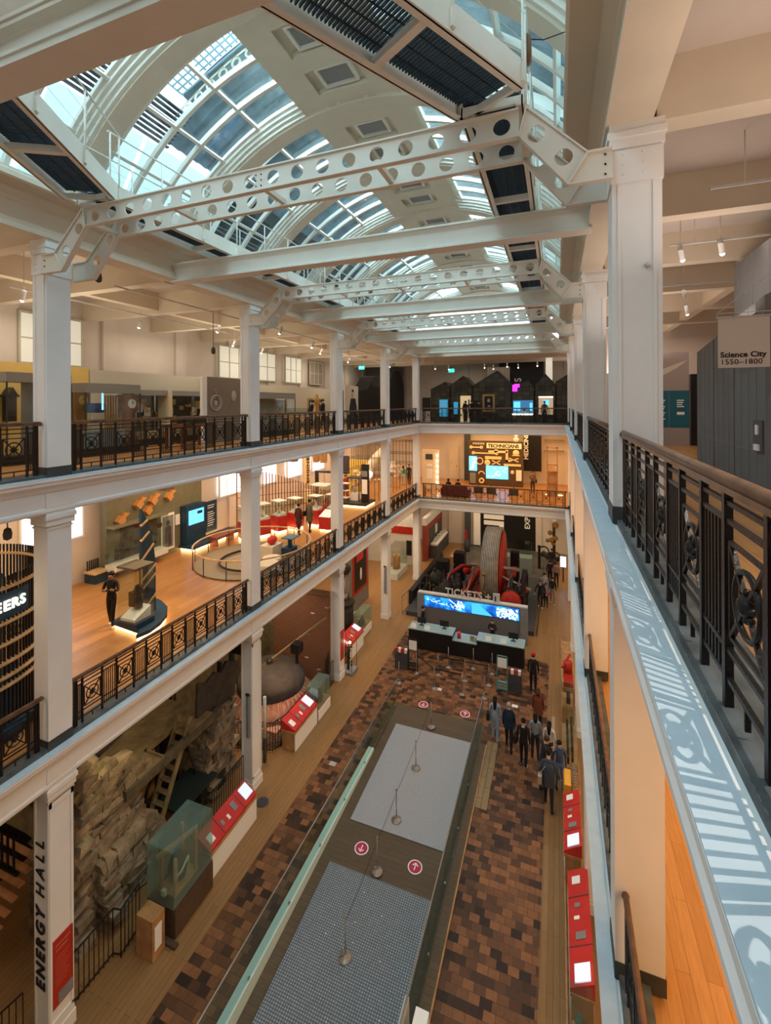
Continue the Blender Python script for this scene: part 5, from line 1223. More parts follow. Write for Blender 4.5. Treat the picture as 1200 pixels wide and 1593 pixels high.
outw(b, 'instruments', CHROME, t); outw(MB().box(-14.05,-14.0,29.45,29.5,F2+.25,7.85).box(-13.2,-13.15,29.45,29.5,F2+.25,7.85), 'posts', BLACK, t)
STW = mat('pale_tube_frame', (.6,.5,.35), .4)
for lab, x0, y0, zt_ in (('pale tube scaffold with fabric hull, beyond the third left column', -14.6, 30.5, 10.2), ('pale tube scaffold of exhibits left of the corner column', -13.4, 34.2, 10.2)):
    t = thing('tube_scaffold', lab, 'scaffold', (x0, y0, F2))
    b = MB()
    for i in range(6):
        for j in range(3): b.tube([(x0+.55*i,y0+.8*j,8.4 if i % 2 else F2),(x0+.55*i,y0+.8*j,zt_)], .022, 5)
    for z in (8.4,9.2,zt_):
        for j in range(3): b.tube([(x0,y0+.8*j,z),(x0+2.75,y0+.8*j,z)], .022, 5)
    outw(b, 'tubes', mat('dark_tube', (.10,.07,.04), .4), t)
    b = MB(); 
    for i in range(14): b.ball((x0+random.uniform(0,2.7), y0+random.uniform(0,1.4), random.uniform(7.4,8.3)), random.uniform(.08,.2), 6)
    outw(b, 'hung_models', STW, t)
tag(MB().tube([(-14.2,32.0,7.2),(-13.6,32.0,8.0),(-12.9,32.1,9.0),(-12.3,32.2,9.8)], [.35,.42,.4,.25], 14).out('white_hull', CREAM), 'white curved aircraft hull slanting up beyond the third left column', 'exhibit')
tag(MB().ball((-13.3,31.5,7.9), .32, 12).out('white_globe', mat('lit_globe',(1,.9,.7),.5,emit=1.2,ecol=(1,.85,.6))), 'glowing white globe under the curved hull', 'lamp')
t = thing('yellow_booth', 'yellow booth with a doorway behind the black totem', 'booth', (-15.0,32.5,F2)); outw(MB().box(-15.8,-14.4,32.4,32.6,F2,8.8).box(-14.4,-13.7,32.4,32.6,8.2,8.8), 'yellow_wall', mat('booth_yellow', (.65,.42,.06), .6), t)  # yellow is the wall's own colour
t = thing('info_desk', 'pale oak exhibit desk with a white information board', 'desk', (-13.2,36.6,F2)); outw(MB().box(-14.0,-12.8,36.2,37.0,F2,F2+.95), 'desk_body', LOAK, t); outw(MB().box(-13.7,-12.9,36.3,36.34,F2+1.2,F2+2.3), 'info_board', PAPER, t); outw(MB().box(-13.6,-13.0,36.28,36.3,F2+.95,F2+1.3), 'picture_strip', MGREY, t)
t = thing('lit_display_unit', 'tall lit display unit of white panels left of the end door', 'display unit', (-10,37,F2)); outw(MB().box(-10.7,-9.3,37.0,37.3,F2,9.3), 'unit_body', mat('lit_cream_unit', (.75,.62,.42), .5), t); outw(MB().box(-10.4,-9.8,36.96,37.0,8.5,8.95), 'dark_header', DGREY, t)
outw(MB().box(-10.3,-9.85,36.96,37.0,6.9,7.7).box(-10.3,-9.85,36.96,37.0,7.9,8.1), 'text_boards', PAPER, t)
b = MB()
for i in range(6): b.ball((-9.35,36.95,6.6+.45*i), .07, 6)
outw(b, 'lamps', LENS, t)
# sofa, technicians wall, medicine banner, shelf
t = thing('sofa', 'dark red sofa with its back to the far railing', 'sofa', (-7.4,34.6,F2)); SOF = mat('dark_red_leather', (.16,.03,.02), .45)
outw(MB().box(-8.3,-6.4,34.4,35.2,F2+.1,F2+.45), 'seat', SOF, t); outw(MB().box(-8.3,-6.4,34.3,34.5,F2+.1,F2+.9), 'backrest', SOF, t); outw(MB().box(-8.45,-8.3,34.3,35.2,F2+.1,F2+.6), 'armrest', SOF, t); outw(MB().box(-6.4,-6.25,34.3,35.2,F2+.1,F2+.6), 'armrest', SOF, t)
for x in (-8.35,-6.35): outw(MB().box(x-.03,x+.03,34.4,34.46,F2,F2+.1), 'leg', BLACK, t)
t = thing('technicians_wall', 'big dark board of golden tools headed TECHNICIANS with two blue screens', 'display wall', (-5,40,F2))
TB = mat('dark_tool_board', (.09,.055,.03), .5); outw(MB().box(-7.3,-2.75,40.0,40.5,F2+.02,9.9), 'board', TB, t)
GOLD = mat('gold_tool_relief', (.90,.66,.34), .4)
outw(MB().box(-5.75,-2.85,39.94,40.0,9.3,9.75), 'title_plate', mat('gold_title_plate', (.85,.62,.3), .4, emit=.25), t)
lettering('TECHNICIANS', .42, BLACK, t, (-5.65+5, -.08, 9.38-F2), (PI/2,0,0), bold=.012, spacing=.95)
SB1 = mat('blue_film_screen', (.1,.5,.9), .4, emit=1.7, ecol=(.08,.55,.95)); 
for x0,x1,z0,z1,nm in ((-7.27,-6.6,7.3,8.55,'side_screen'),(-5.8,-3.95,6.68,7.78,'main_screen')):
    s_ = outw(MB().box(x0,x1,39.92,39.98,z0,z1), nm, SB1, t); b = MB(); random.seed(2)
    for i in range(16): b.cbox((random.uniform(x0+.15,x1-.15),39.915,random.uniform(z0+.15,z1-.15)), (.16,.01,.06))
    outw(b, nm+'_picture', BW, t)
def wrench(b, x, z, L): b.box(x,x+L,39.93,40,z-.05,z+.05).ring((x,39.96,z), .1, .05, 'y', 12).ring((x+L,39.96,z), .1, .05, 'y', 12)
b = MB(); wrench(b,-7.1,9.35,.9); outw(b, 'wrench', GOLD, t); b = MB(); wrench(b,-6.9,8.85,2.0); outw(b, 'wrench', GOLD, t)
b = MB().box(-5.6,-4.0,39.93,40,8.92,9.1).box(-5.1,-4.8,39.93,40,8.9,9.2); outw(b, 'drill', GOLD, t)
outw(MB().box(-5.9,-4.5,39.93,40,8.35,8.6), 'label_strip', GOLD, t); outw(MB().box(-4.3,-2.9,39.93,40,7.82,8.0), 'label_strip', GOLD, t)
outw(MB().ring((-6.35,39.96,8.15), .28, .05, 'y', 16), 'clamp', GOLD, t); outw(MB().ball((-5.7,39.97,8.05), .26, 8, sc=(1,.2,1)), 'trowel', GOLD, t)
outw(MB().bar((-5.3,39.96,7.9),(-4.6,39.96,8.25),.08).bar((-5.3,39.96,8.25),(-4.6,39.96,7.9),.08), 'pliers', GOLD, t); outw(MB().bar((-3.9,39.96,8.2),(-3.1,39.96,8.5),.08).bar((-3.9,39.96,8.5),(-3.1,39.96,8.2),.08), 'pliers', GOLD, t)
outw(MB().box(-4.15,-3.95,39.93,40,8.2,9.2).box(-4.15,-3.75,39.93,40,8.2,8.35), 'boot', GOLD, t); outw(MB().ball((-3.3,39.97,8.95), .28, 8, sc=(1,.25,.9)).box(-3.62,-2.98,39.93,40,8.7,8.76), 'hard_hat', GOLD, t)
outw(MB().ring((-6.2,39.96,7.0), .25, .05, 'y', 14, a0=0, a1=PI), 'headphones', GOLD, t); outw(MB().ring((-6.2,39.96,6.45), .18, .07, 'y', 14), 'gear', GOLD, t); outw(MB().ball((-3.6,39.97,7.3), .16, 8, sc=(1,.2,1)), 'mask', GOLD, t); outw(MB().box(-3.3,-2.85,39.94,40,6.6,7.5), 'document', PAPER, t); outw(MB().box(-7.2,-6.7,39.93,40,6.2,7.1), 'grey_panel', MGREY, t)
b = MB()
for i in range(7): b.cbox((-6.9+.15*i,39.96,9.68), (.06,.04,.16))
outw(b, 'sockets', PAPER, t)
tag(MB().lathe((-3.3,40.2,9.9), [(0,0),(.22,0),(.15,.1),(.26,.2),(.1,.35),(0,.36)], 12).ball((-3.3,40.2,10.4), .15, 8).out('white_bust', PAPER), 'white bust standing on top of the tool board', 'statue')
t = thing('medicine_banner', 'tall black banner with white MEDICINE lettering', 'banner', (-2.2,41.5,F2)); outw(MB().box(-2.8,-1.3,41.5,41.55,F2+1.2,10.8), 'banner', BLACK, t); lettering('MEDICINE', .5, PAPER, t, (-.2, -.03, 2.2), (PI/2,-PI/2,0), bold=.01)
t = thing('open_cabinet', 'tall tan open cabinet frame at the right of the far middle gallery', 'cabinet', (-.4,37,F2)); outw(MB().box(-.78,-.70,36.9,37.3,F2,9.8).box(-.06,.02,36.9,37.3,F2,9.8).box(-.78,.02,36.9,37.3,9.72,9.8), 'frame', OAK, t)
for z in (7.0,7.9,8.4): outw(MB().box(-.7,-.06,36.95,37.3,z,z+.05), 'shelf', OAK, t)
outw(MB().box(-.7,-.06,37.2,37.28,F2,7.9).box(-.6,-.2,37,37.1,7.95,8.3), 'panel', LOAK, t)
for lab, x in (('low dark stand nearest the sofa', -5.9), ('low dark stand below the blue screen', -4.9), ('low dark stand right of the blue screen', -3.2)):
    tag(MB().box(x-.35,x+.35,36.3,36.7,F2,F2+.5).cyl((x,36.5), .03, F2+.5, F2+.9, 6).out('exhibit_stand', DGREY), lab, 'stand')
b = MB().box(-.9,.4,37.5,37.6,F2+.0,F2+.04); tag(b.out('floor_light_strip', LEDW), 'glowing strip on the floor by the open cabinet', 'light')
for x0, z in ((-1.2,8.6),): tag(MB().box(-1.1,.55,YW-.5,YW-.3,8.95,9.05).box(-1.1,.55,YW-.5,YW-.3,9.9,10.0).out('wall_pipe', MGREY), 'pale pipes across the right end wall of the middle gallery', 'pipes')
# ================================================================== top gallery
GREYC = mat('case_grey_header', (.30,.30,.27), .6)
tag(MB().box(-16.1,-16.0,6.0,11.7,F3,14.55).out('yellow_display_wall', YWALL), 'yellow display wall behind the clocks', 'display wall')
tag(MB().box(-16.1,-16.0,11.75,17.3,F3,14.5).box(-16.0,-15.0,17.2,17.3,F3,14.4).out('beige_display_wall', mat('beige_wall', (.50,.46,.36), .7)), 'beige low display wall under the top gallery windows', 'display wall')
tag(MB().box(-16.1,-16.0,17.3,30.5,F3,14.3).out('beige_display_wall', bpy.data.materials['beige_wall']), 'long beige display wall behind the second and third left columns', 'display wall')
def tall_case(lab, x0, x1, y0, y1, zt, hd=.3, back=None):
    t = thing('tall_display_case', lab, 'display case', ((x0+x1)/2,(y0+y1)/2,F3))
    outw(MB().box(x0,x1,y0,y1,F3,F3+.25), 'plinth', BLACK, t); outw(MB().box(x0,x1,y0,y1,zt-hd,zt), 'header', GREYC, t)
    b = MB(); g = MB()
    for x in (x0,x1-.03):
        for y in (y0,y1-.03): b.box(x,x+.03,y,y+.03,F3+.25,zt-hd)
    g.box(x1-.012,x1,y0,y1,F3+.25,zt-hd).box(x0,x1,y0,y0+.012,F3+.25,zt-hd)
    outw(b, 'frame', DGREY, t); outw(g, 'glass', GLASS, t)
    if back: outw(MB().box(x0,x0+.04,y0,y1,F3+.25,zt-hd), 'back_panel', back, t)
    return t
def longcase_clock(lab, x, y, h, m, rz=PI/2, face=BRASS):
    t = thing('longcase_clock', lab, 'clock', (x,y,F3), rz)
    MB().box(-.25,.25,-.15,.15,0,h*.25).out('base', m, t); MB().box(-.17,.17,-.11,.11,h*.25,h*.68).out('trunk', m, t)
    b = MB().box(-.25,.25,-.15,.15,h*.68,h*.93).box(-.28,.28,-.17,.17,h*.93,h*.96).prism([(-.2,h*.96),(.2,h*.96),(0,h)], 'y', -.12,.12); b.out('hood', m, t)
    d = MB().cyl((0,0), .15, 0, .02, 20); d.v = [(x_, -.155-z_, y_+h*.81) for x_, y_, z_ in d.v]; d.out('dial', face, t)
    MB().bar((0,-.185,h*.81),(.07,-.185,h*.84),.01).bar((0,-.185,h*.81),(0,-.185,h*.87),.01).out('hands', BLACK, t)
    return t
WAL = mat('walnut', (.20,.07,.025), .4, var=.3)
longcase_clock('black carved longcase clock at the left edge of the top gallery', -13.7, 6.9, 2.35, mat('black_lacquer', (.03,.028,.02), .3))
longcase_clock('brown longcase clock just right of the nearest left column', -14.1, 10.0, 2.1, WAL)
longcase_clock('brown clock with a big white dial inside the header case', -13.2, 11.0, 1.95, WAL, face=PAPER)
tall_case('tall open-framed display case left of the nearest column', -13.6,-13.0,7.35,9.0,14.05,.25)
tag(MB().box(-13.55,-13.25,8.0,8.35,F3+.25,13.8).cyl((-13.2,8.2), .02, F3+.5, F3+.6, 6).out('grey_display_pillar', MGREY), 'grey display pillar with a small round dial, in the tall case', 'display')
t = thing('wall_clock', 'square wooden wall clock on the yellow wall', 'clock', (-15.9,8.4,13.2)); outw(MB().box(-15.98,-15.9,8.15,8.75,12.95,13.5), 'case', WAL, t); outw(MB().ring((-15.88,8.45,13.22), .17, .03, 'x', 20), 'dial_ring', CREAM, t)
t = thing('bracket_clock', 'black hooded bracket clock against the yellow wall', 'clock', (-15.7,8.9,12.8)); outw(MB().box(-15.95,-15.6,8.9,9.1,12.7,13.5).prism([(8.85,13.5),(9.15,13.5),(9.0,13.75)], 'x', -15.95,-15.6).box(-15.95,-15.6,8.82,9.18,13.45,13.52), 'case', BLACK, t)
t = tall_case('grey-headed display case lit by a thin blue tube', -13.6,-13.0,9.4,11.3,13.85,.28)
outw(MB().box(-13.05,-13.03,9.95,9.99,13.05,13.55), 'blue_tube', mat('blue_tube', (.1,.4,1), .5, emit=4, ecol=(.08,.45,1)), t); outw(MB().box(-13.5,-13.4,9.7,10.3,12.95,13.25), 'dark_monitor', NAVY, t); outw(MB().box(-13.55,-13.15,9.45,11.2,F3+.25,12.4), 'grey_plinth', mat('blue_grey_plinth', (.22,.25,.25), .6), t)
b = MB()
for i in range(8): b.box(-13.45,-13.4,10.35+.09*i,10.38+.09*i,12.4,13.5)
outw(b, 'pendulum_rods', BRASS, t)
for k, (y0_, y1_, lab) in enumerate(((12.3,13.9,'built-in display case with dark drawers left of the watch panel'), (14.0,17.2,'built-in display case of instruments right behind the watch panel'))):
    t = tall_case(lab, -15.3,-14.5,y0_,y1_,13.75,.2, DGREY); random.seed(30+k)
    b = MB()
    for i in range(22): b.cbox((-15.1, random.uniform(y0_+.15,y1_-.15), random.uniform(12.2,13.4)), (.1,random.uniform(.05,.25),random.uniform(.05,.3)))
    outw(b, 'instruments', BRASS, t); b = MB()
    for i in range(5): b.cbox((-15.12, random.uniform(y0_+.2,y1_-.2), random.uniform(12.4,13.2)), (.05,.25,.35))
    outw(b, 'labels', PAPER, t); outw(MB().box(-15.25,-14.55,y0_,y1_,F3+.25,12.15), 'lower_shelf', LOAK, t)
tag(MB().box(-15.0,-14.4,13.85,14.0,F3,13.75).out('white_pier', mat('ivory_pier', (.72,.64,.46), .6)), 'ivory pier between the two built-in cases', 'pier')
t = thing('watch_panel', 'brown panel with a large pocket watch and an old portrait', 'display panel', (-13,15,F3))
outw(MB().box(-13.1,-12.98,14.1,14.35,F3,14.3), 'white_edge', PAPER, t); outw(MB().box(-13.1,-13.0,14.35,16.6,F3,14.3), 'panel', mat('sepia_brown', (.22,.18,.14), .7), t)
SEP = mat('sepia_pale', (.42,.38,.33), .7); outw(MB().ring((-12.98,14.85,13.25), .3, .035, 'x', 28).ring((-12.98,14.85,13.25), .22, .02, 'x', 24).ring((-12.98,14.85,13.72), .07, .02, 'x', 14).ball((-12.99,14.85,13.25), .12, 8, sc=(.1,1,1)), 'watch_print', SEP, t)
outw(MB().ball((-12.99,15.95,13.55), .19, 10, sc=(.1,.85,1.2)), 'face_print', SEP, t); outw(MB().prism([(15.45,12.2),(16.5,12.2),(16.4,12.9),(16.1,13.25),(15.8,13.25),(15.5,12.9)], 'x', -13.0,-12.985), 'coat_print', mat('sepia_mid', (.22,.18,.14), .7), t)
t = tall_case('long white-headed case of small framed items beyond the second left column', -13.4,-12.7,17.2,20.4,13.75,.3, mat('pale_case_back', (.45,.40,.33), .7)); b = MB(); random.seed(40)
for i in range(34): b.cbox((-13.33, 17.4+2.9*((i*7) % 34)/34, 12.4+.9*random.random()), (.03,.07,.07))
outw(b, 'small_items', BRASS, t); outw(MB().box(-13.34,-13.3,17.5,18.1,12.8,13.35), 'dark_picture', BLACK, t)
for lab, y, x in (('small framed dark portrait left of the visitors', 22.5, -16.0), ('larger framed dark portrait between the visitors', 23.9, -16.0), ('framed print right of the visitors on the top gallery', 27.2, -16.0), ('framed print beside the standing portrait', 28.6, -16.0)):
    t = thing('framed_picture', lab, 'picture', (x, y, 13)); outw(MB().box(x,x+.05,y,y+.75,12.6,13.6), 'frame', mat('gilt', (.45,.30,.10), .4) if 'gilt' not in bpy.data.materials else bpy.data.materials['gilt'], t); outw(MB().box(x+.05,x+.06,y+.1,y+.65,12.7,13.5), 'canvas', DGREY, t); outw(MB().ball((x+.06,y+.37,13.2), .1, 8, sc=(.1,1,1.2)), 'painted_face', SEP, t)
tag(MB().lathe((-14.5,25.8,F3), [(0,0),(.2,0),(.08,.2),(.08,1.4),(.25,1.6),(.1,2.1),(0,2.2)], 14).out('brass_instrument', BRASS), 'tall pale brass instrument behind the top gallery visitors', 'exhibit')
t = glass_case('glass_case', 'low glass table case beyond the second left column on the top gallery', -14.2,-13.4,21.2,23.2,F3+.9,F3+1.3,LOAK,GLASS,base0=F3)
t = thing('standing_figure_board', 'cream panel with a standing dark-coated figure beyond the third column', 'display panel', (-13,28,F3)); outw(MB().box(-13.1,-13.0,26.9,29.0,F3,14.4), 'panel', mat('cream_panel', (.60,.55,.44), .7), t)
outw(MB().ball((-12.99,28.1,13.85), .2, 10, sc=(.1,1,1.3)), 'face_print', mat('face_tone', (.5,.38,.28), .7), t); outw(MB().prism([(27.6,11.8),(28.7,11.8),(28.75,12.9),(28.5,13.55),(27.8,13.55),(27.55,12.9)], 'x', -13.0,-12.985).ball((-12.99,28.1,14.02), .17, 8, sc=(.1,1.1,.9)), 'coat_print', BLACK, t)
# old-workbench and furniture behind the railing
t = thing('old_workbench', 'dark workbench with wheels and vices behind the first left railing', 'workbench', (-12.4,12.6,F3)); outw(MB().box(-12.9,-12.0,12.0,13.8,F3+.75,F3+.85), 'bench_top', WAL, t)
for x in (-12.8,-12.1):
    for y in (12.1,13.65): outw(MB().box(x,x+.08,y,y+.08,F3,F3+.75), 'leg', WAL, t)
outw(MB().ring((-12.3,12.3,F3+.5), .3, .03, 'x', 20), 'lathe_wheel', IRON2, t); outw(MB().box(-12.6,-12.2,13.0,13.4,F3+.85,F3+1.1), 'vice', IRON2, t)
# dark glass-fronted houses at the far end
HOUSE = brick_mat('dark_house_panels', [(.022,.026,.022),(.05,.052,.042),(.03,.034,.03),(.075,.07,.05)], .5, .35, .012, (.012,.013,.012), rough=.25, plane='xz', off=0)
hs = [(-9.85,-8.25,14.35,-8.6,14.95,'narrow dark house, leftmost of the far row'), (-8.25,-6.45,14.6,-7.15,15.4,'dark gabled house with a lit doorway'), (-6.4,-3.35,14.55,-4.45,15.75,'widest dark gabled house carrying the gold-framed painting'), (-3.35,-1.65,14.45,-2.15,14.95,'low dark house with the blue-lit window'), (-1.65,-.1,14.5,-.85,15.4,'dark gabled house with a warm-lit window'), (-.1,1.7,14.75,.8,15.35,'dark gabled house, rightmost of the far row')]
hm = []
for x0, x1, ze, xp, zp, lab in hs:
    t = thing('gabled_house', lab, 'display house', ((x0+x1)/2, 37, F3)); hm.append(t)
    outw(MB().prism([(x0,F3),(x1,F3),(x1,ze),(x0,ze)], 'y', 36.9, 39.6), 'walls', HOUSE, t)
    b = MB().prism([(x0-.03,ze),(x1+.03,ze),(xp,zp)], 'y', 36.85, 39.6); outw(b, 'gable_roof', HOUSE, t)
    b = MB().bar((x0-.03,36.83,ze),(xp,36.83,zp),.05).bar((x1+.03,36.83,ze),(xp,36.83,zp),.05).bar((x0,36.87,F3),(x0,36.87,ze),.05).bar((x1,36.87,F3),(x1,36.87,ze),.05); outw(b, 'edge_bars', BLACK, t)
def glow(n, c, e): return mat(n, c, .5, emit=e, ecol=c)
CY = glow('blue_text_glow', (.02,.25,.45), .55)
outw(MB().box(-9.15,-8.45,36.84,36.88,12.1,13.5), 'blue_text_panel', CY, hm[0]); outw(MB().box(-7.95,-7.6,36.84,36.88,12.3,13.3), 'blue_text_panel', CY, hm[1])
b = MB()
for i in range(7): b.box(-9.05,-8.55-.05*(i % 2),36.82,36.84,13.3-.13*i,13.34-.13*i)
outw(b, 'text_lines', PAPER, hm[0])
outw(MB().box(-7.4,-6.55,36.84,36.89,F3+.02,13.8), 'lit_doorway', glow('doorway_glow', (.40,.30,.16), .7), hm[1]); outw(MB().box(-7.15,-6.9,36.8,36.84,F3+.05,13.2).box(-6.75,-6.65,36.8,36.84,12.0,13.5), 'doorway_objects', IRON2, hm[1])
outw(MB().box(-5.6,-4.65,36.8,36.88,12.5,13.9), 'painting_frame', bpy.data.materials['gilt'], hm[2]); outw(MB().box(-5.45,-4.8,36.77,36.8,12.65,13.75), 'painting', BLACK, hm[2]); outw(MB().ball((-5.12,36.77,13.4), .12, 8, sc=(1,.1,1.2)).ball((-5.1,36.77,12.95), .12, 8, sc=(1,.1,.6)), 'painted_face', SEP, hm[2])
outw(MB().box(-3.25,-1.75,36.84,36.88,12.35,13.4), 'blue_window', glow('blue_window_glow', (.03,.12,.25), .8), hm[3]); outw(MB().box(-3.3,-1.75,36.7,36.84,12.25,12.37), 'lit_sill', glow('sill_glow', (1,.85,.6), 1.6), hm[3])
outw(MB().box(-3.2,-2.7,36.82,36.84,12.6,13.3).box(-2.0,-1.8,36.82,36.84,12.6,13.2), 'blue_picture', glow('cyan_glow', (.1,.5,.9), .9), hm[3]); outw(MB().ball((-2.4,36.75,12.6), .14, 8), 'gold_globe', BRASS, hm[3])
outw(MB().box(-1.35,-.3,36.84,36.88,12.3,13.65), 'lit_window', glow('warm_window_glow', (.30,.22,.14), .8), hm[4]); outw(MB().box(-1.35,-.3,36.8,36.84,13.6,13.68), 'window_light', glow('window_strip', (1,.85,.6), 2), hm[4]); outw(MB().box(-1.0,-.6,36.8,36.84,13.0,13.4), 'blue_picture', bpy.data.materials['cyan_glow'], hm[4])
outw(MB().cbox((-3.1,36.8,14.35), (.35,.05,.5)).cbox((-2.95,36.8,14.55), (.4,.05,.25)), 'magenta_light', glow('magenta_glow', (.8,.02,.75), 2), hm[3])
for nm, (x, y, z), lab in (('exit_sign', (-8.8,39.9,16.1), 'green exit sign hanging above the dark houses'), ('exit_sign', (-15.8,36.0,16.3), 'green exit sign above the dark side house on the left')):
    t = thing(nm, lab, 'sign', (x,y,z)); MB().box(-.25,.25,-.03,.03,-.15,.15).out('sign_box', glow('exit_green', (.02,.6,.5), 1.6) if 'exit_green' not in bpy.data.materials else bpy.data.materials['exit_green'], t); MB().bar((.02,-.035,0),(.18,-.035,0),.03).bar((-.18,-.035,-.05),(-.08,-.035,.08),.04).out('pictogram', PAPER, t); MB().tube([(0,0,.15),(0,0,17.36-z)], .01, 5).out('hanger', BLACK, t)
t = thing('black_poster', 'black poster with a white patterned stand left of the dark houses', 'poster', (-10.8,38,F3)); outw(MB().box(-11.1,-10.35,38.5,38.55,12.5,13.7), 'poster', BLACK, t); outw(MB().box(-11.1,-10.35,38.4,38.6,F3,12.5), 'stand', LGREY, t)
t = thing('hanging_banner', 'black hanging banner with a white S, far behind the houses', 'banner', (-2.1,41,15)); outw(MB().box(-4.9,-1.1,41.9,41.95,14.4,17.0), 'banner', BLACK, t); lettering('S', .8, PAPER, t, (-.9,.85,.35-.3), (PI/2,-PI/2,0), bold=.01)
b = MB()
for i in range(9): b.prism([(-5.9+.22*i,41.6),(-5.75+.22*i,41.5),(-5.68+.22*i,41.6)], 'z', 14.6, 16.4)
tag(b.out('pleated_curtain', mat('pale_curtain', (.45,.40,.33), .8)), 'pale pleated curtain behind the dark houses', 'curtain')
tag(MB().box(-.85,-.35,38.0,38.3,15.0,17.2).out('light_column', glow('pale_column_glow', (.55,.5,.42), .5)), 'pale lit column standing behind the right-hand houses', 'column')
t = thing('side_house', 'black gabled structure behind the far left columns of the top gallery', 'display house', (-14.5,34,F3)); outw(MB().prism([(31.0,F3),(36.5,F3),(36.5,14.0),(35.3,15.5),(34.5,15.4),(33.0,14.3),(31.0,14.2)], 'x', -15.2, -14.0), 'walls', mat('black_house', (.012,.014,.013), .6), t); outw(MB().prism([(36.6,F3),(41.5,F3),(41.5,15.0),(40.2,16.2),(38.5,16.0),(36.6,14.7)], 'x', -15.0,-13.8), 'rear_gable', bpy.data.materials['black_house'], t)
tag(MB().box(-17.8,-14.0,41.8,41.9,F3,17.2).out('grey_screen_wall', mat('dusky_wall', (.17,.155,.15), .7)), 'dusky grey wall behind the black side house', 'display wall')
# ---- right gallery
HG = mat('grey_felt_panels', (.155,.16,.165), .75, var=.08, vscale=2)
JL = mat('panel_joint', (.24,.245,.25), .7)
t = thing('faceted_pavilion', 'low faceted grey pavilion with a small niche, behind the banner', 'pavilion', (3.4,10,F3))
front = [(3.42,13.98),(3.30,12.2),(3.2,10.6),(3.1,8.9)]
b = MB()
zt = [14.5,14.62,14.8,14.9]
for i in range(3):
    (x0,y0),(x1,y1) = front[i],front[i+1]; b.quad((x0,y0,F3),(x1,y1,F3),(x1,y1,zt[i+1]),(x0,y0,zt[i])); b.quad((x0,y0,zt[i]),(x1,y1,zt[i+1]),(x1+1.2,y1,zt[i+1]+.75),(x0+1.4,y0,zt[i]+.9))
b.quad((3.42,13.98,F3),(3.42,13.98,14.5),(4.8,14.4,15.4),(6,14.4,F3))
b.quad((3.1,8.9,F3),(3.35,7.4,F3),(3.9,7.6,13.4),(3.1,8.9,13.2)); b.quad((3.1,8.9,13.2),(3.9,7.6,13.4),(4.2,8.2,15.6),(3.1,8.9,14.9)); b.quad((3.35,7.4,F3),(6,6.8,F3),(6,7.2,13.6),(3.9,7.6,13.4)); b.quad((3.9,7.6,13.4),(6,7.2,13.6),(6,8,15.8),(4.2,8.2,15.6))
outw(b, 'shell', HG, t)
b = MB()
for f in (.0,.25,.5,.75,1.0):
    for i in range(3):
        (x0,y0),(x1,y1) = front[i],front[i+1]; x = x0+(x1-x0)*f; y = y0+(y1-y0)*f; z = zt[i]+(zt[i+1]-zt[i])*f; b.bar((x-.004,y,F3),(x-.004,y,z),.006,.006)
for i in range(3):
    (x0,y0),(x1,y1) = front[i],front[i+1]
    for zz in (12.35,13.75): b.bar((x0-.004,y0,zz),(x1-.004,y1,zz+.05),.006,.006)
outw(b, 'panel_joints', JL, t)
n = outw(MB().box(3.08,3.14,8.98,9.35,12.38,12.9), 'niche', mat('niche_grey', (.09,.09,.095), .7), t)
nm = MB().box(3.06,3.08,9.12,9.22,12.66,12.82).box(3.05,3.08,9.08,9.26,12.4,12.5); outw(nm, 'niche_cards', PAPER, t)
t = thing('grey_tower', 'tall grey panelled tower rising behind the low pavilion', 'pavilion', (5,12,F3)); outw(MB().prism([(5.3,14.5,),(3.9,12.9),(3.9,8.6),(6,8.4),(8,9),(8,14.5)], 'z', F3, 16.4).prism([(3.9,16.4),(8,16.4),(8,16.9),(5,16.9)], 'y', 8.7, 12.9), 'shell', HG, t)
b = MB()
for y in (9.4,10.2,11.0,11.8,12.6): b.box(3.888,3.9,y-.004,y+.004,F3,16.4)
outw(b, 'panel_joints', JL, t)
t = thing('hanging_banner', 'white Science City 1550-1800 banner hanging on thin cords', 'banner', (2.52,8,13.7)); outw(MB().box(2.22,2.84,8.0,8.012,13.70,14.44), 'cloth', mat('banner_cloth', (.62,.57,.52), .7), t)
outw(MB().box(2.2,2.86,7.99,8.02,14.43,14.45), 'top_rod', LGREY, t)
outw(MB().tube([(2.21,8.0,14.44),(2.21,8.0,14.50),(3.1,8.0,15.25),(4.3,8.0,16.2)], .006, 5).tube([(2.21,8.0,14.50),(2.86,8.0,14.50),(2.86,8.0,14.44)], .005, 5).tube([(4.3,8.0,16.2),(4.3,8.0,17.3)], .006, 5), 'cords', LGREY, t)
INK = mat('black_ink', (.01,.01,.01), .6)
lettering('Science City', .108, INK, t, (2.245-2.52,-.004,.155), (PI/2,0,0), 'title_lettering', depth=.004, bold=.0028, spacing=1.02); lettering('1550\u20131800', .108, INK, t, (2.245-2.52,-.004,.05), (PI/2,0,0), 'date_lettering', depth=.004, spacing=1.05)
t = thing('teal_text_wall', 'teal text wall over beige panels at the end of the right gallery', 'display wall', (4,19,F3)); TEAL = mat('teal_panel', (.012,.12,.17), .6); BEI = mat('pinkish_beige', (.34,.28,.25), .7)
outw(MB().box(2.6,4.4,19.0,19.1,12.28,13.62), 'teal_panel', TEAL, t); outw(MB().box(2.6,4.4,19.0,19.1,F3,12.28), 'beige_skirt', BEI, t); outw(MB().box(2.6,4.4,19.02,19.12,13.62,15.0), 'upper_panel', BEI, t)
b = MB()
for x0_, n_, w_ in ((3.2,10,.45),(4.02,4,.22)):
    for i in range(n_):
        if i == 5: continue
        b.box(x0_,x0_+w_-.03*(i % 3),18.985,19.0,13.25-.075*i,13.285-.075*i)
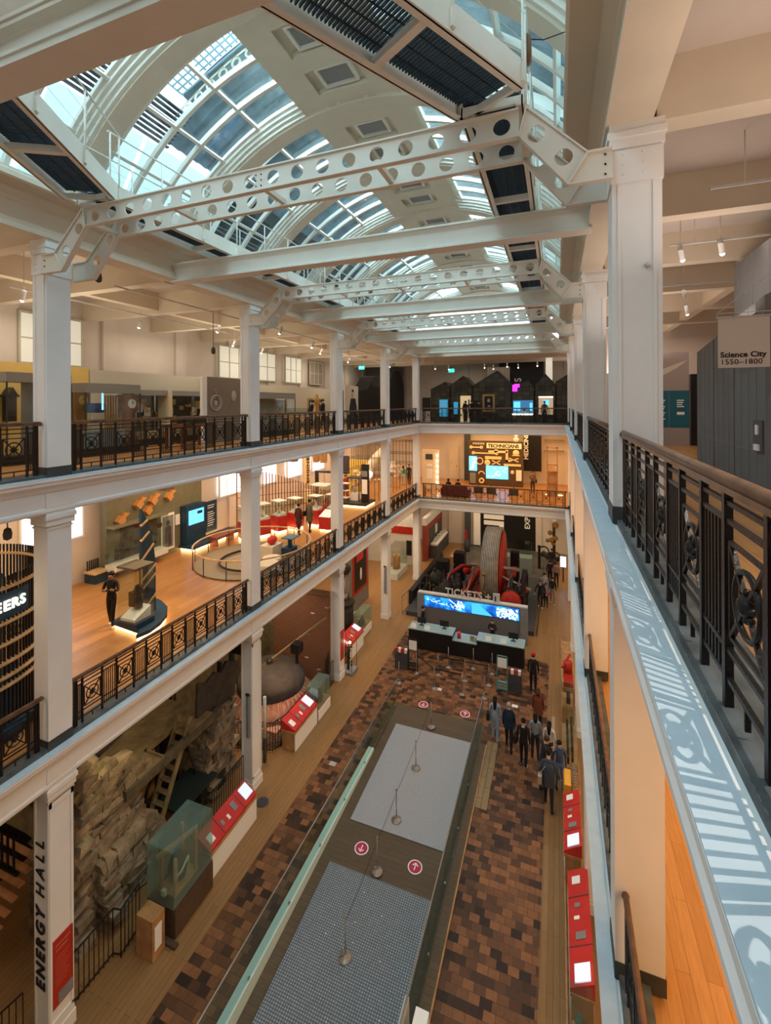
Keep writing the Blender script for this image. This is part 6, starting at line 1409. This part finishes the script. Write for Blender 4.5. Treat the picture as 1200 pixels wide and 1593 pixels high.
outw(b, 'text_lines', PAPER, t); outw(MB().box(4.02,4.25,18.985,19.0,12.75,12.85), 'white_logo', PAPER, t); outw(MB().box(3.77,3.78,18.99,19.0,F3,13.6), 'joint', JL, t)
tag(MB().box(4.45,4.75,19.0,19.3,F3,14.2).out('dark_doorway', BLACK), 'dark gap beside the teal text wall', 'doorway')
tag(MB().prism([(2.4,13.6),(2.75,14.1),(3.9,14.55),(3.6,14.3)], 'y', 17.0, 17.1).out('white_sail_fin', CREAM), 'pointed white fin seen above the teal text wall', 'fin')
# far right gallery walls
tag(MB().box(2.0,8.9,26.0,26.2,F3,17.2).out('dim_partition', WALLP), 'dim partition closing the right gallery far away', 'partition')
# ---- ceiling fittings
def track_light(lab, x, y, z, tx, ty, on=True):
    t = thing('track_spotlight', lab, 'spotlight', (x, y, z)); d = Vector((tx, ty, -1)).normalized()*.2
    MB().tube([(0,0,17.36-z),(0,0,0)], .010, 6).tube([(-d.x*.4,-d.y*.4,-d.z*.4),d], .05, 10).out('housing', LGREY, t)
    if on: MB().ball(tuple(d*1.03), .045, 8).out('lens', LENS, t)
    return t
lf = [(-14.75,12.83,16.3,'over the clocks'),(-12.73,14.76,16.3,'directly before the second left column'),(-10.69,16.11,16.3,'just beyond the second left column'),(-15.8,21.9,16.3,'near the pale blinds'),(-12.8,23.4,16.3,'halfway to the third left column'),(-14.6,18.0,16.2,'above the long white-headed case'),(-11.4,20.0,16.2,'close to the hall edge, third bay'),(-13.2,28.0,16.2,'above the standing portrait panel'),(-12.0,33.0,16.2,'near the black side house'),(-13.4,8.0,16.2,'above the tall open-framed case')]
for x, y, z, l in lf: track_light('small lit track spotlight on the left ceiling, '+l, x, y, z, -.6, .1)
rf = [(2.45,11.2,16.4,'nearest the big right column',1),(3.1,11.0,16.4,'nearest the grey tower',1),(2.2,13.2,16.4,'lower behind the right column',1),(2.6,15.0,16.4,'above the banner, unlit left',0),(3.4,15.2,16.4,'above the banner, unlit right',0),(3.2,17.4,16.3,'in front of the teal wall, left',1),(4.0,17.6,16.3,'in front of the teal wall, right',1)]
for x, y, z, l, on in rf: track_light('white track spotlight on the right ceiling, '+l, x, y, z, .3, .5, on)
bf = [(-5.4,36.5,'left of centre'),(-4.9,38.0,'second left'),(-3.6,36.0,'over the blue window'),(-2.9,37.5,'over the low house'),(-1.4,36.2,'over the warm window'),(-9.3,36.0,'at the far left'),(-8.4,37.0,'left of the exit sign')]
for x, y, l in bf: track_light('lit spotlight above the dark houses, '+l, x, y, 16.2, 0, .3)
for lab, y0_, y1_, x in (('long lighting track on the left gallery ceiling, near', 8, 17, -14.0), ('long lighting track on the left gallery ceiling, far', 17.5, 32, -14.0), ('lighting track close to the left columns', 9, 30, -11.3)): tag(MB().box(x-.02,x+.02,y0_,y1_,16.42,16.46).out('lighting_track', LGREY), lab, 'lighting track')
for lab, y in (('white lighting rail above the grey tower', 8.45), ('white lighting rail behind the big right column', 11.2), ('white lighting rail further down the right gallery', 15.1)):
    t = thing('lighting_rail', lab, 'lighting track', (3.4, y, 16.5)); outw(MB().box(2.25,5.0,y-.02,y+.02,16.52,16.56), 'rail', LGREY, t); outw(MB().tube([(2.7,y,16.56),(2.7,y,17.35)], .008, 5), 'rod', LGREY, t)
for lab, x, y, z, zt_ in (('grey dome camera hanging just right of the nearest left column top', -10.6,8.01,16.35,17.36), ('grey dome camera hanging before the third bay of the top gallery', -12.0,13.6,15.2,17.36), ('grey dome camera under the middle gallery ceiling at the left edge', -10.6,6.0,10.55,11.16)):
    t = thing('dome_camera', lab, 'camera', (x,y,z)); MB().lathe((0,0,0), [(.0,-.14),(.07,-.1),(.08,0),(.06,.1),(.0,.14)], 12).out('dome', DGREY, t); MB().tube([(0,0,.1),(0,0,zt_-z)], .015, 6).out('stem', MGREY, t)
t = thing('smoke_detector', 'round white smoke detector on the right ceiling', 'smoke detector', (2.2,6.8,17.3)); MB().lathe((0,0,0), [(0,-.04),(.05,-.035),(.07,0),(.08,.04),(0,.04)], 18).out('body', LGREY, t)
t = thing('cable_coil', 'dark coil of cable hung on the right catwalk rail', 'cable', (-.35,6.35,17.9)); MB().ring((0,0,0), .14, .05, 'x', 18).out('coil', WAL, t); MB().tube([(0,.0,.15),(.2,.05,.12),(.6,.1,.2)], .008, 5).out('loose_end', BLACK, t)
t = thing('column_sensor', 'small round sensor on the big right column', 'sensor', (1.02,Y0-.02,14.85)); MB().lathe((0,0,0), [(0,-.02),(.03,-.02),(.035,0),(0,0)], 12, axis='y').out('body', LGREY, t)
# gallery spot that throws the railing pattern on the ledge
t = track_light('track spotlight almost above the camera, aimed through the right railing', 2.35, 2.2, 16.35, -.55, -.1)
spot('railing_spot', (2.25,2.2,16.1), (.7,3.0,11.8), 300, (1,.86,.74), 75, .5, .012)
spot('stone_spot', (-9.95,8.5,5.3), (-11.2,8.5,3.4), 55, (1,.78,.35), 80, .7, .05)
spot('fluted_brick_spot', (-10.3,15.6,3.6), (-11.4,16.2,.6), 90, (1,.55,.3), 80, .7, .05)
spot('mezzanine_spot', (-12.6,12.6,10.4), (-12.3,11.0,6.1), 260, (1,.72,.42), 70, .6, .04)
# ================================================================== people
SKIN = mat('skin', (.55,.33,.23), .55); SKIN2 = mat('tan_skin', (.36,.20,.13), .55); HAIRB = mat('black_hair', (.012,.009,.008), .5); HAIRN = mat('brown_hair', (.06,.03,.015), .5); HAIRG = mat('grey_hair', (.30,.27,.25), .6)
_cm = {}
def cloth(c):
    if c not in _cm: _cm[c] = mat('cloth_%02d' % len(_cm), c, .8, var=.15, vscale=14)
    return _cm[c]
def person(lab, x, y, z, rz, h=1.7, top=(.02,.02,.025), legs=(.02,.02,.03), shoes=(.02,.02,.02), hair='black', hairlen=0, step=.12, arms='down', bend=0, hat=None, bag=None, coat=None, sit=False, skin=None, scarf=None):
    """faces local -y; legs, trunk, arms, head and fingers are one skinned surface, coloured by body region"""
    s = h/1.72; V = []; E = []; Rr = []; reg = []
    def v(p, r, g): V.append(Vector(p)*s); Rr.append((r*s, r*s) if not isinstance(r, tuple) else (r[0]*s, r[1]*s)); reg.append(g); return len(V)-1
    def e(a, b): E.append((a, b))
    hz = .50 if sit else .95
    pel = v((0,0,hz), (.135,.10), 2); bel = v((0,-.01-bend*.1,hz+.16), (.13,.10), 1); che = v((0,-.01-bend*.25,hz+.36), (.155,.11), 1); nk = v((0,-bend*.4,hz+.51), .065, 1); n2 = v((0,-.015-bend*.45,hz+.57), .05, 0)
    hd = v((0,-.03-bend*.55,hz+.65), .075, 0); cr = v((0,-.015-bend*.6,hz+.73), .078, 0); no = v((0,-.115-bend*.6,hz+.645), .018, 0)
    e(pel,bel); e(bel,che); e(che,nk); e(nk,n2); e(n2,hd); e(hd,cr); e(hd,no)
    for sx in (-1, 1):
        sh = v((sx*.17,-bend*.33,hz+.46), .06, 1); e(nk, sh)
        if arms == 'down' or (arms == 'one' and sx < 0): el = (sx*.215,.03,hz+.19); wr = (sx*.215,-.04,hz-.04); fd = Vector((0,-.02,-1))
        elif arms in ('phone', 'one'): el = (sx*.22,-.02-bend*.3,hz+.2); wr = (sx*.09,-.25-bend*.3,hz+.32); fd = Vector((-sx*.4,-.4,.6))
        elif arms == 'cross': el = (sx*.24,-.06,hz+.2); wr = (-sx*.03,-.2,hz+.27); fd = Vector((-sx*1,-.1,.1))
        elif arms == 'wide': el = (sx*.28,0,hz+.23); wr = (sx*.33,-.1,hz+.03); fd = Vector((sx*.3,-.3,-.8))
        elif arms == 'hips': el = (sx*.33,.06,hz+.22); wr = (sx*.16,.02,hz+.06); fd = Vector((-sx*.5,-.5,-.3))
        el_ = v(el, .045, 1); wr_ = v(wr, .03, 1); e(sh, el_); e(el_, wr_)
        fd.normalize(); W = Vector(wr); pm = W+fd*.07; pa = v(pm, (.036,.02), 0); e(wr_, pa)
        side = fd.cross(Vector((0,1,0)) if abs(fd.y) < .8 else Vector((0,0,1))).normalized()
        for i, L in enumerate((.062,.074,.078,.066)):
            o = side*(.03-.02*i); k1 = v(pm+fd*.03+o, .0105, 0); k2 = v(pm+fd*(.03+L*.55)+o+Vector((0,-.006,0)), .0095, 0); k3 = v(pm+fd*(.025+L)+o+Vector((0,-.02,0)), .008, 0); e(pa,k1); e(k1,k2); e(k2,k3)
        th = v(pm-fd*.015+side*.045+Vector((0,-.01,0)), .011, 0); t2 = v(pm+fd*.025+side*.06+Vector((0,-.02,0)), .0095, 0); e(pa,th); e(th,t2)
        hp = v((sx*.085,0,hz-.05), (.095,.09), 2); e(pel, hp)
        if sit: kn = v((sx*.1,-.42,hz-.02), .065, 2); an = v((sx*.1,-.42,.1), .045, 2); ft = v((sx*.1,-.52,.045), .038, 3)
        else:
            f = -sx*step; kn = v((sx*.095,f*.55-.03,.50), .068, 2); an = v((sx*.1,f,.1 if f < 0 else .12), .043, 2); ft = v((sx*.11,f-.13,.04), .036, 3)
        hl = v((sx*.1,(f if not sit else -.42)+.03,.045), .04, 3); e(hp,kn); e(kn,an); e(an,hl); e(hl,ft)
    me = bpy.data.meshes.new('person_skeleton'); me.from_pydata([tuple(p) for p in V], E, [])
    o = bpy.data.objects.new('person', me); COL.objects.link(o)
    m1 = o.modifiers.new('skin', 'SKIN'); m1.use_smooth_shade = True; m1.use_x_symmetry = False
    for i, sv in enumerate(me.skin_vertices[0].data): sv.radius = Rr[i]; sv.use_root = (i == 0)
    m2 = o.modifiers.new('sub', 'SUBSURF'); m2.levels = 1; m2.render_levels = 1
    bpy.context.view_layer.update()
    nm = bpy.data.meshes.new_from_object(o.evaluated_get(bpy.context.evaluated_depsgraph_get()))
    bpy.data.objects.remove(o, do_unlink=True); nm.name = 'person'
    nm.materials.clear(); sk = skin or SKIN
    for m in (sk, cloth(top), cloth(legs), cloth(shoes)): nm.materials.append(m)
    for p in nm.polygons:
        c = p.center; best = None
        for a, b_ in E:
            A, B = V[a], V[b_]; d = B-A; t_ = max(0, min(1, (c-A).dot(d)/max(d.length_squared, 1e-9))); q = (c-(A+d*t_)).length - (Rr[a][0]*(1-t_)+Rr[b_][0]*t_)
            if best is None or q < best[0]: best = (q, reg[a] if t_ < .5 else reg[b_])
        p.material_index = best[1]; p.use_smooth = True
    o = bpy.data.objects.new('person', nm); COL.objects.link(o); o.location = (x, y, z); o.rotation_euler.z = rz
    tag(o, lab, 'person')
    H = V[cr]; hm_ = {'black': HAIRB, 'brown': HAIRN, 'grey': HAIRG}[hair]
    b = MB(); b.ball((H.x, H.y+.018*s, H.z-.005*s), .098*s, 10, sc=(.92,1,.95))
    if hairlen: 
        b.tube([(H.x,H.y+.06*s,H.z),(H.x,H.y+.085*s,H.z-.12*s),(H.x,H.y+.10*s,H.z-hairlen)], [.085*s,.085*s,.05*s], 10)
    b.out('hair', hm_, o)
    f = MB()
    for sx in (-1, 1): f.ball((sx*.03*s, H.y-.072*s, H.z-.075*s), .009*s, 6)
    f.box(-.022*s,.022*s,H.y-.085*s,H.y-.075*s,H.z-.135*s,H.z-.128*s); f.out('eyes_and_mouth', BLACK, o)
    ea = MB()
    for sx in (-1, 1): ea.ball((sx*.082*s, H.y-.005*s, H.z-.07*s), .022*s, 6, sc=(.4,1,1.3))
    ea.out('ears', sk, o)
    if hat: MB().ball((H.x,H.y+.005,H.z+.03*s), .102*s, 10, sc=(1,1.05,.75)).box(-.07*s,.07*s,H.y-.19*s,H.y-.06*s,H.z+.02*s,H.z+.035*s).out('cap', cloth(hat), o)
    if coat:
        c = MB(); lo = (hz-coat[1])*s; c.lathe((0,-.01*s,0), [(.215*s*.9,lo),(.2*s*.92,hz*s*.9),(.175*s,(hz+.1)*s),(.18*s,(hz+.3)*s),(.17*s,(hz+.42)*s),(.08*s,(hz+.5)*s)], 18)
        c.v = [(x_, y_*.72, z_) for x_, y_, z_ in c.v]; c.out('coat', cloth(coat[0]), o)
    if bag:
        k = MB().box(-.14*s,.14*s,.10*s,.24*s,(hz+.08)*s,(hz+.45)*s) if bag[0] == 'back' else MB().box(.2*s,.32*s,-.05*s,.2*s,(hz-.1)*s,(hz+.15)*s).tube([(.26*s,.05*s,(hz+.15)*s),(.1*s,.12*s,(hz+.45)*s)], .012*s, 6)
        k.out('bag', cloth(bag[1]), o)
    if scarf: MB().lathe((0,-.02*s,(hz+.48)*s), [(.075*s,0),(.1*s,.02*s),(.09*s,.06*s),(.07*s,.07*s)], 14).out('collar', cloth(scarf), o)
    return o
K = (.015,.015,.018); NV = (.012,.022,.045); JN = (.10,.19,.32)
person('person in black with a red cap walking beside the ticket desk', -1.08,21.75,0, PI, 1.75, K, K, K, hat=(.45,.02,.03), step=.06)
person('person in pale blue with long black hair carrying a dark jacket', -2.33,18.15,0, PI, 1.68, (.30,.38,.48), (.26,.40,.52), (.7,.7,.7), hairlen=.38, bag=('side',K), step=.1)
person('person in a dark blue padded jacket and black trousers walking away', -1.78,17.85,0, PI, 1.75, NV, K, K, 'grey', step=.2, coat=((.012,.028,.055),.12))
person('person in black clothes with a pale hood and white-soled shoes', -1.2,17.2,0, PI-.2, 1.72, K, K, (.5,.5,.5), scarf=(.5,.48,.45), bag=('side',K), step=.07)
person('person in a rust brown hooded coat walking away', -.78,19.3,0, PI, 1.68, (.14,.035,.02), K, K, 'brown', coat=((.16,.045,.025),.25), step=.12, hairlen=.2)
person('person in a grey top with dark hair and a yellowish bag', -.82,17.7,0, PI+.2, 1.66, (.24,.27,.31), (.03,.045,.07), K, hairlen=.22, bag=('side',(.30,.19,.05)), step=.06)
person('person in a white top with long black hair', -.32,17.5,0, PI-.2, 1.62, (.62,.56,.52), (.08,.05,.04), K, hairlen=.36, step=.06)
person('person in a dark jacket looking down at a phone', -.55,16.5,0, PI/2+.3, 1.72, (.025,.028,.03), (.03,.045,.09), K, 'brown', arms='phone', bend=.3, step=.08, skin=SKIN)
person('person in a grey-blue coat with a beige coat over one arm, nearest of the group', -.32,15.7,0, PI, 1.75, (.045,.055,.075), (.02,.02,.025), K, coat=((.05,.06,.08),.2), bag=('side',(.42,.33,.24)), step=.2, bend=.3, arms='wide')
person('person in a blue jacket and flared jeans facing the camera side', .02,16.6,0, .3, 1.64, (.06,.08,.16), JN, K, hairlen=.3, step=.05, arms='down')
person('person in an open black coat with one arm out, in the far group', -1.08,31.0,0, 0, 1.72, K, K, (.7,.65,.6), 'brown', arms='wide', scarf=(.4,.35,.3), step=.15)
person('person in a black jacket and light trousers on the right of the far group', -.35,31.8,0, 0, 1.72, K, (.22,.20,.20), (.7,.7,.65), step=.15, arms='down')
person('person in a pale patterned jumper in the far group', -.85,32.4,0, 0, 1.72, (.40,.38,.34), K, K, step=.1)
person('short person with a red bag in the far group', -.75,31.2,0, 0, 1.5, (.25,.2,.2), K, K, bag=('side',(.4,.02,.03)), step=.08)
person('person in a brown pinkish jacket walking away near the back', -.12,34.9,0, PI, 1.7, (.34,.20,.16), K, K, 'brown', step=.12)
person('person in black walking away left of the pinkish jacket', -.55,35.0,0, PI, 1.75, K, K, K, step=.1)
person('person in black carrying a backpack before the brass globes', -.45,38.0,0, PI, 1.72, K, (.05,.05,.06), K, bag=('back',K), step=.1)
person('clerk with short brown hair sitting behind the ticket desk', -3.3,24.75,0, 0, 1.62, K, K, K, 'brown', arms='phone', step=.02, skin=SKIN)
person('person in black standing at the far left end of the ticket desk', -7.15,24.75,0, PI/2, 1.72, K, K, K, step=.04)
person('person in black with crossed arms beside the sail-shaped stand', -13.5,10.6,F2, .45, 1.74, K, K, (.5,.5,.5), 'black', arms='cross', step=.14, skin=SKIN2)
person('person in a dark red-brown coat looking at the red cabinets', -13.25,21.55,F2, PI-.1, 1.68, (.06,.02,.015), (.03,.015,.015), K, coat=((.07,.025,.02),.35), step=.1)
person('person in a grey-green coat with a black bag by the red cabinets', -12.95,22.2,F2, PI-.3, 1.8, (.11,.11,.085), K, K, coat=((.12,.12,.09),.35), bag=('side',K), step=.1)
person('mannequin-like standing figure in a bright red suit beyond the third column', -14.3,29.6,F2+.25, .3, 1.75, (.62,.03,.03), (.62,.03,.03), (.4,.02,.02), step=.03)
person('person in a green top by the oak exhibit desk', -12.62,37.7,F2, PI, 1.68, (.02,.25,.13), (.5,.5,.48), K, hairlen=.2, step=.05)
person('person in black behind the green top, far middle gallery', -12.25,38.2,F2, PI, 1.74, K, K, K, step=.05)
person('person in black sitting at the left end of the dark red sofa', -7.95,34.8,F2, PI, 1.72, K, K, K, sit=True, hairlen=.1)
person('person in black sitting at the middle of the dark red sofa', -7.2,34.8,F2, PI, 1.7, K, K, K, sit=True)
person('person in a brown jacket with a bag standing before the MEDICINE banner', -1.85,37.6,F2, .1, 1.72, (.16,.11,.07), (.04,.03,.03), K, 'brown', arms='phone', bag=('side',K), step=.05)
person('person in black leaning over the top gallery display, left of two', -13.9,24.0,F3, PI/2, 1.72, K, K, K, step=.05, bend=.3)
person('person in black standing by the top gallery display, right of two', -13.6,25.0,F3, PI/2, 1.8, K, K, K, step=.05)
person('person in black at the far railing before the lit doorway, left of three', -6.7,35.4,F3, PI, 1.7, K, K, K, step=.05)
person('person in black at the far railing before the lit doorway, middle of three', -6.2,35.2,F3, PI, 1.75, K, K, K, step=.05)
person('person in black at the far railing before the lit doorway, right of three', -5.7,35.5,F3, PI, 1.72, (.03,.03,.035), K, K, step=.05)
person('person with fair hair before the rightmost dark houses on the top gallery', -.9,36.0,F3, 0, 1.65, (.05,.05,.05), K, K, 'brown', step=.05)
# ---- pieces that belong to another part go one level below it
SUB = {'text_lines': ('panel','blue_text_panel','teal_panel'), 'map_block': ('panel',), 'screen_glints': ('screen',), 'screen_beam': ('screen',), 'screen_pattern': ('screen',), 'screen_text': ('screen',),
       'main_screen_picture': ('main_screen',), 'side_screen_picture': ('side_screen',), 'info_lettering': ('info_box',), 'poster_red_block': ('poster',), 'poster_figure': ('poster',), 'painted_face': ('painting','canvas'), 'hands': ('dial',),
       'niche_cards': ('niche',), 'rivets': ('shaft','dome'), 'dark_figure': ('print',), 'lamps': ('unit_body',), 'watch_print': ('panel',), 'face_print': ('panel',), 'coat_print': ('panel',), 'rope_grooves': ('flywheel',),
       'small_flywheel_spokes': ('small_flywheel',), 'flywheel_spokes': ('flywheel',), 'joint_strip': ('sloping_top',), 'caption': ('sloping_top',), 'doorway_objects': ('lit_doorway',), 'blue_picture': ('blue_window','lit_window'), 'rings': ('slats',), 'lens': ('housing',)}
base = lambda n: n.split('.')[0]
for o in list(bpy.data.objects):
    if o.parent and base(o.name) in SUB:
        for s_ in o.parent.children:
            if s_ is not o and base(s_.name) in SUB[base(o.name)] and not s_.children_recursive.__contains__(o):
                o.location = Vector(o.location)-Vector(s_.location); o.parent = s_; break
